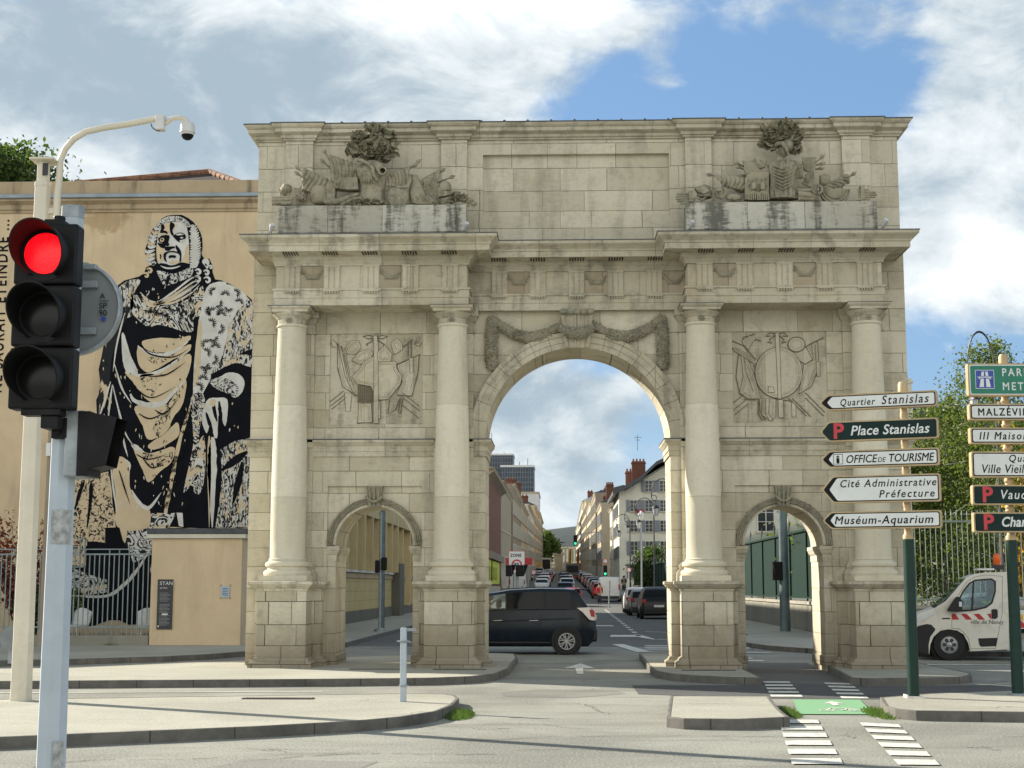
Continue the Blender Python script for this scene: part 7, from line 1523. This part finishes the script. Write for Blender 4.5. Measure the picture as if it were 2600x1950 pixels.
st_=MB().lathe([(.0735,.86),(.072,.98)],(px_,TLY,0),8,a0=R(-67.5),a1=R(-22.5)); st_.build('sticker','sticker',TL,fix=False)
RD=thing('round_road_sign','grey back of a round road sign behind the traffic light','road sign',(px_,TLY+.07,3.06),world=True)
dx,dz=-2.415,3.066
MB().lathe([(.001,0),(.218,0),(.222,-.012),(.232,-.014),(.232,.018),(.001,.018)],(dx,TLY+.09,dz),48,'y').build('disc','sign_back',RD,40); MB().lathe([(.225,-.018),(.236,-.016),(.238,.02)],(dx,TLY+.09,dz),48,'y',ring=True).build('rim','galv',RD,40)
MB().box(dx+.04,dx+.115,TLY+.04,TLY+.086,dz+.19,dz+.215).box(dx-.12,dx+.12,TLY+.06,TLY+.085,dz+.10,dz+.135).box(dx-.12,dx+.12,TLY+.06,TLY+.085,dz-.135,dz-.10).build('clamp','galv',RD,bevel=.003)
text('SP',.042,up(dx+.128,TLY+.073,dz-.004),'sign_black',RD); text('90',.042,up(dx+.128,TLY+.073,dz-.040),'sign_black',RD); MB().lathe([(.001,0),(.012,0),(.012,.003)],(dx+.152,TLY+.075,dz-.055),14,'y').build('seal','sign_blue',RD); MB().box(dx+.13,dx+.175,TLY+.073,TLY+.076,dz+.033,dz+.036).build('mark','sign_black',RD)
text('^',.06,up(dx+.130,TLY+.073,dz+.03),'sign_black',RD)
# beige mast with camera
BM=thing('camera_mast','tall tapered beige octagonal mast with a flat cap in the left foreground','mast',(-7.5,20.9,.13),world=True)
bx_,by_=-7.52,20.95
MB().lathe([(.155,.12),(.150,.6),(.118,7.45),(.124,7.45),(.124,7.52),(.095,7.52),(.095,7.82)],(bx_,by_,0),8).build('mast','pole_beige',BM,20); MB().box(bx_-.15,bx_+.2,by_-.2,by_+.2,7.82,7.845).build('cap','pole_beige',BM); MB().box(bx_+.02,bx_+.10,by_-.1,by_-.094,7.6,7.78).build('slot','black_metal',BM)
cx0=PX(140,560,20.9)[0]
pth=[(cx0-.02,by_,6.2),(cx0,by_,7.35)]; ax_,az_=PX(150,420,20.9); pth+=[(cx0+.02,by_,7.6)]
for a,b in ((150,405),(163,375),(185,350),(215,332),(260,322),(320,313),(395,299)): q_=PX(a,b,20.9); pth.append((q_[0],by_,q_[1]))
MB().tube(pth,[.055,.052,.05]+[.046]*7,12).build('arm','pole_beige',BM,50)
MB().box(bx_+.08,cx0,by_-.03,by_+.03,7.05,7.13).box(bx_+.08,cx0,by_-.03,by_+.03,6.45,6.53).build('bracket','pole_beige',BM)
SC_=thing('surveillance_camera','white dome surveillance camera hanging from the curved beige arm','camera',(PX(475,330,20.9)[0],by_,8.3),world=True)
a,b=PX(395,330,20.9); c,d=PX(418,292,20.9); MB().box(a,c,by_-.09,by_+.06,b,d).build('junction_box','lamp_white',SC_,bevel=.01)
P_=[PX(*q,20.9) for q in ((418,312),(432,299),(452,296),(470,301),(476,312))]; MB().tube([(p[0],by_,p[1]) for p in P_],.035,10).build('hook','pole_beige',SC_,50)
dxx,dzz=PX(474,330,20.9); MB().lathe([(.06,.13),(.09,.12),(.105,.06),(.108,-.01),(.112,-.012),(.112,-.03),(.10,-.032),(.09,-.06)],(dxx,by_,dzz),28).build('dome_housing','lamp_white',SC_,50); MB().lathe([(.088,-.058),(.085,-.085),(.06,-.12),(.03,-.135),(.001,-.138)],(dxx,by_,dzz),24).build('dome','car_glass',SC_,60)
P_=[PX(*q,20.9) for q in ((382,313),(385,322),(395,330),(405,330))]; MB().tube([(p[0],by_-.02,p[1]) for p in P_],.008,6).build('cable','black_metal',SC_,50)
# thin dark pole and small round sign back at the left
PP=thing('lamp_post','slender dark tapered post standing before the mural railing','lamp post',(-13.9,39.6,.13),world=True)
a=PX(107,1600,39.6)[0]; MB().tube([(a,39.6,.1),(a,39.6,1.4),(a,39.6,5.0),(a,39.6,8.2)],[.10,.09,.055,.045],12).lathe([(.13,.1),(.13,.5),(.1,.55)],(a,39.6,0),12).build('post','greybrown',PP,50)
MB().lathe([(.05,8.1),(.14,8.2),(.12,8.5),(.02,8.6)],(a,39.6,0),12).build('lantern','black_metal',PP,40); MB().box(a-.06,a+.06,39.49,39.5,5.15,5.5).build('notice','sign_white',PP)
RS=thing('round_road_sign','small low round sign back on a short post at the left edge','road sign',(-11.6,31.3,.13),world=True)
a,b=PX(27,1622,31.3); MB().lathe([(.001,0),(.24,0),(.24,.02),(.001,.02)],(a,31.3,b),28,'y').build('disc','sign_back',RS,40); MB().box(a-.05,a+.05,31.32,31.4,.1,b+.1).build('post','galv',RS)
# bollard post
BP=thing('marker_post','short square pale grey post with clamps on the left island','post',(-2.19,20.9,.13),world=True)
a=-2.19; MB().box(a-.042,a+.042,20.86,20.94,.12,1.13).build('post','pole_grey',BP,bevel=.01); m_=MB(); m_.box(a-.055,a+.055,20.84,20.96,.93,.955).box(a-.055,a+.055,20.84,20.96,.335,.355).tube([(a-.08,20.83,.945),(a,20.81,.955),(a+.08,20.83,.945),(a+.11,20.84,.93)],.012,6).tube([(a-.03,20.83,.345),(a+.09,20.83,.345)],.010,6).box(a+.0,a+.17,20.88,20.92,1.08,1.12); m_.build('clamp','galv',BP,bevel=.003)
# directional signposts
def board(T,x,y,zc_,L,h,rz,kind,items,frame='sign_beige',tip=.13,depth=.12,face='sign_white',edge='sign_black',pole_u=.7):
    """board local u along x from 0 (left) to L, placed with the pole at u=pole_u"""
    M=Matrix.Translation((x,y,zc_))@Matrix.Rotation(rz,4,'Z')@Matrix.Translation((-pole_u*L,0,0))
    def shp(d): 
        if kind=='arrow': return [(d*1.3,0),(tip+h*.0+d*.35,-h/2+d),(L-d,-h/2+d),(L-d,h/2-d),(tip+d*.35,h/2-d)]
        return [(d,-h/2+d),(L-d,-h/2+d),(L-d,h/2-d),(d,h/2-d)]
    def rnd_(P,r):
        o=[]
        for i in range(len(P)):
            a,b,c=[Vector(P[(i+k)%len(P)]) for k in (-1,0,1)]; u_=(a-b).normalized(); v_=(c-b).normalized()
            for k in range(4): t=k/3; o.append(tuple((b+u_*r)*(1-t)**2+b*2*t*(1-t)+(b+v_*r)*t*t))
        return o
    f=MB().slab([rnd_(shp(0),.035)],-.10,.02).xf(M).build('sign_board',frame,T,bevel=.012)
    def child(mb,n,m): o=mb.xf(M).build(n,m,f); o.matrix_parent_inverse=wmat(f).inverted(); return o
    child(MB().slab([rnd_(shp(.022),.03)],-.105,-.09),'border',edge)
    inner=[(tip*(1.0)+.045,-h/2+.036),(L-.036,-h/2+.036),(L-.036,h/2-.036),(tip+.045,h/2-.036),(.115,0)] if kind=='arrow' and face=='sign_white' else shp(.036)
    if kind=='arrow' and face=='sign_white': inner=[(.115,0),(tip+.06,-h/2+.036),(L-.036,-h/2+.036),(L-.036,h/2-.036),(tip+.06,h/2-.036)]
    child(MB().slab([rnd_(inner,.025)],-.109,-.10),'panel',face)
    for (s,u0,v0,size,m,kw) in items:
        kw=dict(kw); o=text(s,size,M@Matrix.Translation((u0,-.1105,v0))@Matrix.Rotation(PI/2,4,'X'),m,f,**kw); o.matrix_parent_inverse=wmat(f).inverted()
    return f,M
S1=thing('direction_signpost','left of two green signposts with five boards pointing left','signpost',(5.0,21.9,.13),world=True)
sx1,sy1=5.0,21.9
MB().lathe([(.082,.12),(.078,2.37),(.001,2.372)],(sx1,sy1,0),20).build('post','green_dark',S1,40); MB().box(sx1-.12,sx1+.12,sy1-.12,sy1+.12,.12,.15).box(sx1-.12,sx1-.10,sy1-.12,sy1+.12,.15,.17).build('base_plate','lens_white',S1)
m_=MB(); m_.lathe([(.075,2.37),(.075,2.42),(.055,2.45),(.05,2.52),(.06,2.56),(.05,2.6),(.05,4.5),(.075,4.5),(.07,4.63),(.055,4.66),(.001,4.67)],(sx1,sy1,0),20)
for z in (2.87,3.36,3.76,4.17): m_.lathe([(.05,z-.05),(.058,z),(.05,z+.05)],(sx1,sy1,0),20)
m_.build('upper_post','sign_beige',S1,40)
rz1=R(-20); LB=1.69; it=dict(shear=.22,space=1.22,off=.0015)
y1=sy1-.06
BK_='sign_black'
board(S1,sx1,y1,4.385,LB,.235,rz1,'arrow',[('Quartier',.30,-.055,.145,BK_,dict(it,xs=.80)),('Stanislas',.90,-.055,.18,BK_,dict(it,xs=.88))],pole_u=.72)
board(S1,sx1,y1,3.955,LB,.30,rz1,'arrow',[('P',.19,-.10,.31,'sign_red',dict(shear=0,off=.010)),('Place Stanislas',.44,-.065,.20,'sign_white',dict(shear=.22,space=1.03,off=.003,xs=.95))],face='sign_green',edge='sign_green',pole_u=.72)
board(S1,sx1,y1,3.545,LB,.255,rz1,'arrow',[('i',.235,-.055,.155,BK_,dict(off=.010)),('OFFICE',.36,-.060,.165,BK_,dict(shear=.22,off=.0015,xs=.84)),('DE',.82,-.060,.10,BK_,dict(shear=.22,xs=.9)),('TOURISME',.97,-.060,.165,BK_,dict(shear=.22,off=.0015,xs=.82))],pole_u=.72)
board(S1,sx1,y1,3.10,LB,.40,rz1,'arrow',[('Cité Administrative',.26,.03,.155,BK_,dict(it,space=1.18,xs=.93)),('Préfecture',.82,-.13,.155,BK_,dict(it,space=1.25,xs=.94))],tip=.17,pole_u=.72)
board(S1,sx1,y1,2.65,LB,.255,rz1,'arrow',[('Muséum-Aquarium',.17,-.055,.165,BK_,dict(it,space=1.15,xs=.97))],pole_u=.72)
# frame round the i
Mi=Matrix.Translation((sx1,y1,3.545))@Matrix.Rotation(rz1,4,'Z')@Matrix.Translation((-.72*LB,0,0)); m_=MB()
for a,b,c,d in ((.185,.325,.068,.075),(.185,.325,-.075,-.068),(.185,.192,-.075,.075),(.318,.325,-.075,.075)): m_.box(a,b,-.111,-.109,c,d)
m_.xf(Mi).build('information_symbol',BK_,S1)
S2=thing('direction_signpost','right of two green signposts with six boards cut by the picture edge','signpost',(6.55,22.3,.13),world=True)
sx2,sy2=6.62,22.4
MB().lathe([(.085,.12),(.08,2.37),(.001,2.372)],(sx2,sy2,0),20).build('post','green_dark',S2,40); MB().lathe([(.13,.12),(.13,.15),(.09,.16)],(sx2,sy2,0),20).build('base_plate','galv',S2)
m_=MB(); m_.lathe([(.08,2.37),(.08,2.42),(.055,2.45),(.052,4.97),(.072,4.97),(.068,5.1),(.05,5.14),(.001,5.15)],(sx2,sy2,0),20)
for z in (2.43,2.8,2.85,3.24,3.72,4.07,4.43): m_.lathe([(.052,z-.04),(.07,z),(.052,z+.04)],(sx2,sy2,0),20)
m_.build('upper_post','sign_beige',S2,40)
rz2=R(2); LB2=1.75; y2=sy2-.06; pu=.335
f,M=board(S2,sx2,y2,4.735,LB2,.49,rz2,'rect',[('PARIS',.50,.055,.165,'sign_white',dict(space=1.35,off=.002,xs=.85)),('METZ',.50,-.155,.165,'sign_white',dict(space=1.35,off=.002,xs=.85))],face='autoroute_green',edge='sign_white',pole_u=pu)
m_=MB().box(.105,.385,-.112,-.109,-.135,.145).xf(M); o=m_.build('motorway_symbol','sign_white',S2); o=MB().box(.113,.377,-.114,-.112,-.127,.137).xf(M).build('motorway_symbol','sign_blue',S2)
m_=MB(); yy=-.1155
for s_ in (-1,1):
    m_.flat([(.245+s_*.010,.12),(.245+s_*.045,.12),(.245+s_*.055,.055),(.245+s_*.012,.055)],yy); m_.flat([(.245+s_*.014,.015),(.245+s_*.06,.015),(.245+s_*.085,-.11),(.245+s_*.018,-.11)],yy); m_.flat([(.245+s_*.07,.045),(.245+s_*.115,.045),(.245+s_*.115,.03),(.245+s_*.09,.03),(.245+s_*.09,.01),(.245+s_*.07,.01)],yy)
m_.flat([(.13,.045),(.36,.045),(.36,.03),(.13,.03)],yy); m_.xf(M).build('motorway_symbol','sign_white',S2,fix=False)
board(S2,sx2,y2,4.255,LB2,.245,rz2,'rect',[('MALZÉVILLE',.12,-.055,.155,BK_,dict(space=1.28,off=.002,xs=.87))],pole_u=pu)
board(S2,sx2,y2,3.90,LB2,.245,rz2,'rect',[('III Maisons',.12,-.055,.16,BK_,dict(it,space=1.28,xs=.87))],pole_u=pu)
board(S2,sx2,y2,3.475,LB2,.385,rz2,'rect',[('Quartier',.54,.04,.15,BK_,dict(it,space=1.25,xs=.9)),('Ville Vieille',.13,-.125,.18,BK_,dict(shear=.22,space=1.06,off=.0015,xs=.86))],pole_u=pu)
board(S2,sx2,y2,3.028,LB2,.295,rz2,'rect',[('P',.13,-.10,.31,'sign_red',dict(off=.010)),('Vaudémont',.39,-.06,.19,'sign_white',dict(it,space=1.2,xs=.88))],face='sign_green',edge='sign_green',pole_u=pu)
board(S2,sx2,y2,2.625,LB2,.295,rz2,'rect',[('P',.13,-.10,.31,'sign_red',dict(off=.010)),('Charles III',.39,-.06,.20,'sign_white',dict(shear=.22,space=1.03,off=.005,xs=.88))],face='sign_green',edge='sign_green',pole_u=pu)
# crosier street lamps
def lamp(x,y,label,s=1.,left=True):
    z=zg(y); T=thing('street_lamp',label,'street lamp',(x,y,z+.13),0,'black crook street lamps'); H_=8.6-.55
    P_=[(0,0,0),(0,0,H_-.7)]+[(-.72+.72*math.cos(a),0,H_-.7+.95*math.sin(a)) for a in [i*PI/14 for i in range(1,14)]]+[(-1.42,0,H_-.9)]
    sc=[(-1.42+.0-.26*(1-math.cos(k*.55))*(1-k*.07)*-1,0,H_-.9-.30*math.sin(k*.55)*(1-k*.07)) for k in range(1,11)]
    MB().tube(P_,[.06,.05]+[.032]*13+[.03],10).lathe([(.13,0),(.13,.5),(.09,.6),(.08,1.2),(.06,1.25)],(0,0,0),14).build('post','black_metal',T,50)
    MB().tube([P_[-1]]+sc,.022,8).build('scroll','black_metal',T,50)
    lx_=-1.16; lz=H_-1.45
    MB().tube([(lx_,0,H_-1.15),(lx_,0,lz)],.015,6).lathe([(.03,lz+.06),(.16,lz-.02),(.24,lz-.14),(.26,lz-.17),(.001,lz-.16)],(lx_,0,0),12).build('lantern_cap','black_metal',T,40)
    MB().lathe([(.22,lz-.17),(.12,lz-.62),(.001,lz-.66)],(lx_,0,0),8).build('lantern_glass','head_glass',T); m_=MB()
    for k in range(8): a=k*PI/4; m_.tube([(lx_+.225*math.cos(a),.225*math.sin(a),lz-.17),(lx_+.125*math.cos(a),.125*math.sin(a),lz-.62)],.012,4)
    m_.build('lantern_frame','black_metal',T)
    return T
L0=lamp(7.1,95,'black crook street lamp nearest the right pier, its lantern above the cream house windows')
dup(L0,(7.1,116,zg(116)+.13),0,'black crook street lamp second from the pier, tall before the cream house')
dup(L0,(7.1,136,zg(136)+.13),0,'black crook street lamp third from the pier, its hook before the red flowers'); dup(L0,(7.1,157,zg(157)+.13),0,'black crook street lamp furthest up the street by the end of the green fence')
dup(L0,(PX(2531,1100,43)[0],43,.13),0,'black crook lamp arching above the motorway sign',scale=(.53,1.2,1.065))
# tall plain lamp mast before the cream house
WM=thing('lamp_mast','plain pale grey mast with a small lantern before the cream house','lamp post',(PX(1629,1400,125)[0],125,zg(125)),world=True); a=PX(1629,1400,125)[0]
MB().tube([(a,125,.1),(a,125,7.2)],[.09,.05],8).build('mast','galv',WM,40); MB().lathe([(.05,7.9),(.28,7.6),(.22,7.5),(.12,7.1),(.001,7.05)],(a,125,0),10).build('lantern','head_glass',WM,30)
# big tapered mast in the right small arch
TM=thing('tapered_mast','thick dark green tapered mast seen through the right small arch','mast',(8.0,54,.13),world=True); a=PX(1994,1600,53.5)[0]
MB().lathe([(.19,.1),(.16,2.4),(.15,4.5),(.12,9.3)],(a,53.5,0),16).build('mast','steel_green' if 'steel_green' in MATS else mat('steel_green',(.10,.14,.15),.45,.2,4,metal=.2),TM,30)
b_=PX(1972,1448,53.5); MB().box(b_[0]-.17,b_[0]+.18,53.3,53.6,b_[1]-.35,b_[1]+.3).add([(b_[0]-.2,53.3,b_[1]+.3),(b_[0]-.2,53.0,b_[1]+.3),(b_[0]-.05,53.3,b_[1]-.3)],[(0,1,2)]).build('pedestrian_signal','signal_black',TM,bevel=.02)
# poles in the left small arch
QP=thing('signal_post','grey post with small black signal heads seen through the left small arch','traffic light',(-6.5,52.8,.13),world=True); a=PX(964,1600,52.8)[0]
MB().tube([(a,52.8,.12),(a,52.8,4.3)],.05,10).lathe([(.2,.12),(.2,.2),(.1,.25)],(a,52.8,0),12).build('post','galv',QP,40); MB().box(a-.17,a-.02,52.6,52.8,2.15,2.6).box(a+.05,a+.24,52.62,52.8,2.25,2.7).build('signal_head','signal_black',QP,bevel=.04)
QL=thing('lamp_post','tall blue grey lamp post just right of the small signal post','lamp post',(-6.3,53.5,.13),world=True); a=PX(971,1450,53.5)[0]; MB().tube([(a,53.5,.12),(a,53.5,9)],[.10,.07],10).build('post','steel_green',QL,40); MB().tube([(a,53.5,9),(a+.4,53.5,9.3),(a+1.4,53.5,9.4)],.05,8).build('arm','steel_green',QL,40)
# zone sign and signal backs
ZS=thing('zone_sign','white ZONE 30 sign with a red ring on the left side of the street','road sign',(-5.7,47.4,.13),world=True)
zy=47.2; x0,z0=PX(1291,1455,zy); x1,z1=PX(1333,1399,zy); xm=(x0+x1)/2
MB().box(x0,x1,zy,zy+.03,z0,z1).build('plate','sign_red',ZS,bevel=.01); MB().box(x0+.015,x1-.015,zy-.004,zy,z0+.015,z1-.015).build('panel','sign_white',ZS)
text('ZONE',.135,up(xm-.20,zy-.006,z1-.18),BK_,ZS,off=.004,space=1.15,xs=.85); rz_=z0+.26; MB().lathe([(.12,0),(.165,0),(.165,.006),(.12,.006)],(xm,zy-.012,rz_),32,'y',ring=True).build('ring','sign_red',ZS); text('30',.17,up(xm-.10,zy-.007,rz_-.06),BK_,ZS,off=.006)
MB().tube([(xm,zy+.07,.12),(xm,zy+.07,z1)],.03,10).build('post','galv',ZS)
SB=thing('traffic_signal','pair of dark signal heads seen from behind in front of the ZONE sign','traffic light',(-5.6,45.5,.13),world=True); a=PX(1313,1500,45.5)[0]
MB().tube([(a,45.5,.12),(a,45.5,2.35)],.045,10).build('post','galv',SB,40)
for q_,w_ in ((1292,.18),(1320,.24)):
    b_,c_=PX(q_,1450,45.5); MB().box(b_-w_/2,b_+w_/2,45.35,45.6,c_-.16,c_+.18).add([(b_-w_/2,45.6,c_+.2),(b_+w_/2,45.6,c_+.2),(b_+w_/2+.12,45.9,c_+.2),(b_+w_/2+.02,45.9,c_-.1),(b_+w_/2,45.6,c_-.15)],[(0,1,2),(1,4,3,2)]).build('signal_head','signal_black',SB,bevel=.02)
def green_light(px,py,y,label,overhead=False):
    x,z=PX(px,py,y); T=thing('traffic_light',label,'traffic light',(x,y,zg(y)),world=True); s=.0075*y/3; k=max(.12,y*.00085)
    MB().box(x-k*1.5,x+k*1.5,y,y+.3,z-k*1.6,z+k*6.5).build('housing','signal_black',T,bevel=.03); MB().lathe([(.001,-.03),(k,0)],(x,y-.01,z),14,'y').build('green_lens','green_lamp',T); MB().tube([(x+(.0 if not overhead else .0),y+.15,zg(y)),(x,y+.15,z)],.06,6).build('post','galv',T) if not overhead else MB().tube([(x,y+.15,z+k*6.4),(x+3.,y+.15,z+k*9),(6.0,y+.15,z+k*7.5),(6.2,y+.15,zg(y))],.07,6).build('mast_arm','galv',T)
green_light(1537,1457,140,'small traffic light showing green on the right pavement before the van'); green_light(1461,1380,230,'distant traffic light showing green hung over the street',True)
# small road signs up the street
def rsign(px,py,y,r,label,ring=True,m='sign_white'):
    x,z=PX(px,py,y); T=thing('road_sign',label,'road sign',(x,y,zg(y)),world=True); MB().lathe([(.001,0),(r,0),(r,.03),(.001,.03)],(x,y,z),20,'y').build('disc','sign_red' if ring else m,T); 
    if ring: MB().lathe([(.001,0),(r*.72,0),(r*.72,.01)],(x,y-.012,z),20,'y').build('disc_face',m,T)
    MB().tube([(x,y+.05,zg(y)+.1),(x,y+.05,z+r)],.035,6).build('post','galv',T)
rsign(1597,1447,118,.2,'round speed sign on a post before the green fence'); rsign(1537,1425,150,.28,'orange ringed sign above the green light'); rsign(1355,1453,190,.35,'small round sign on the left pavement')
# white sign below fence sign
tb=thing('direction_board','dark red street direction board beside the ZONE sign','sign',(-6.8,95,.13),world=True); x0,z0=PX(1284,1434,95); x1,z1=PX(1352,1417,95); MB().box(x0,x1,95,95.06,z0,z1).build('board','sign_red',tb); MB().tube([(x0+.5,95.1,.1),(x0+.5,95.1,z1)],.05,8).tube([(x1-.3,95.1,.1),(x1-.3,95.1,z1)],.05,8).build('post','galv',tb)
# people on the far pavement
def walker(x,y,label,jm,ph=.3):
    z=zg(y)+.13; T=thing('person',label,'person',(x,y,z),U,'pedestrians on the right pavement'); s=ph
    J=[(0,0,.95,.12,.15),(0,0,1.2,.11,.15),(0,0,1.42,.1,.17),(0,0,1.52,.055),(0,0,1.6,.06),(.01,0,1.68,.09),(.01,0,1.76,.06),(0,.19,1.42,.055),(-.1*s,.23,1.15,.04),(.1*s,.22,.9,.035),(0,-.19,1.42,.055),(.1*s,-.23,1.15,.04),(-.1*s,-.22,.9,.035),(s*.4,.09,.5,.065),(s*.35,.09,.08,.045),(s*.35+.12,.09,.04,.04),(-s*.3,-.09,.5,.065),(-s*.9,-.09,.1,.045),(-s*.9+.12,-.09,.05,.04)]
    skinned('body',J,[(0,1),(1,2),(2,3),(3,4),(4,5),(5,6),(2,7),(7,8),(8,9),(2,10),(10,11),(11,12),(0,13),(13,14),(14,15),(0,16),(16,17),(17,18)],'skin',T,1)
    skinned('jacket',[(0,0,.9,.14,.17),(0,0,1.2,.125,.165),(0,0,1.42,.115,.185),(0,.19,1.42,.07),(-.1*s,.23,1.15,.055),(.08*s,.22,.95,.045),(0,-.19,1.42,.07),(.1*s,-.23,1.15,.055),(-.08*s,-.22,.95,.045)],[(0,1),(1,2),(2,3),(3,4),(4,5),(2,6),(6,7),(7,8)],jm,T,1)
    skinned('trousers',[(0,0,.92,.13,.16),(s*.4,.09,.5,.085),(s*.35,.09,.14,.06),(-s*.3,-.09,.5,.085),(-s*.9,-.09,.16,.06)],[(0,1),(1,2),(0,3),(3,4)],'trousers',T,1)
    MB().ico((-.02,0,1.71),.10,2,0,(1,.9,1)).build('hair','hair_dark',T,60)
walker(3.0,121,'pedestrian in a red jacket standing behind the parked cars near the white van','jacket_red',.1); walker(6.9,170,'pedestrian in dark clothes far up the right pavement by the wall','jacket_dark'); walker(7.3,177,'second pedestrian in dark clothes, slightly further up the right pavement','trousers',.2)
# post in front of van
vp=thing('marker_post','thin grey post standing in the road before the white van','post',(3.35,118,zg(118)),world=True); a=PX(1546,1500,118)[0]; MB().tube([(a,118,.0),(a,118,.0+PX(1546,1500,118)[1])],.05,8).build('post','galv',vp)
# garden chairs behind the railing
def gchair(x,y,rz,label):
    T=thing('garden_chair',label,'chair',(x,y,.14),rz,'white chairs behind the railing'); MB().box(-.28,.28,-.28,.28,.40,.46).build('seat','lamp_white',T,bevel=.03); MB().grid(lambda u_,v_:(-.3+.6*u_,.28+.12*v_-.18*math.cos(PI*(u_-.5))*.3,.44+.5*v_*(.75+.25*math.sin(PI*u_))),10,6).build('backrest','lamp_white',T,60).modifiers.new('s','SOLIDIFY').thickness=.03
    for a in (-.24,.24):
        for b in (-.24,.24): MB().tube([(a,b,.4),(a*1.15,b*1.15,0)],.02,6).build('leg','lamp_white',T)
gchair(-11.7,42.6,.4,'white garden chair right of the pair, beside the annex'); gchair(-13.9,42.8,-.3,'white garden chair left of the pair, behind the traffic light pole')
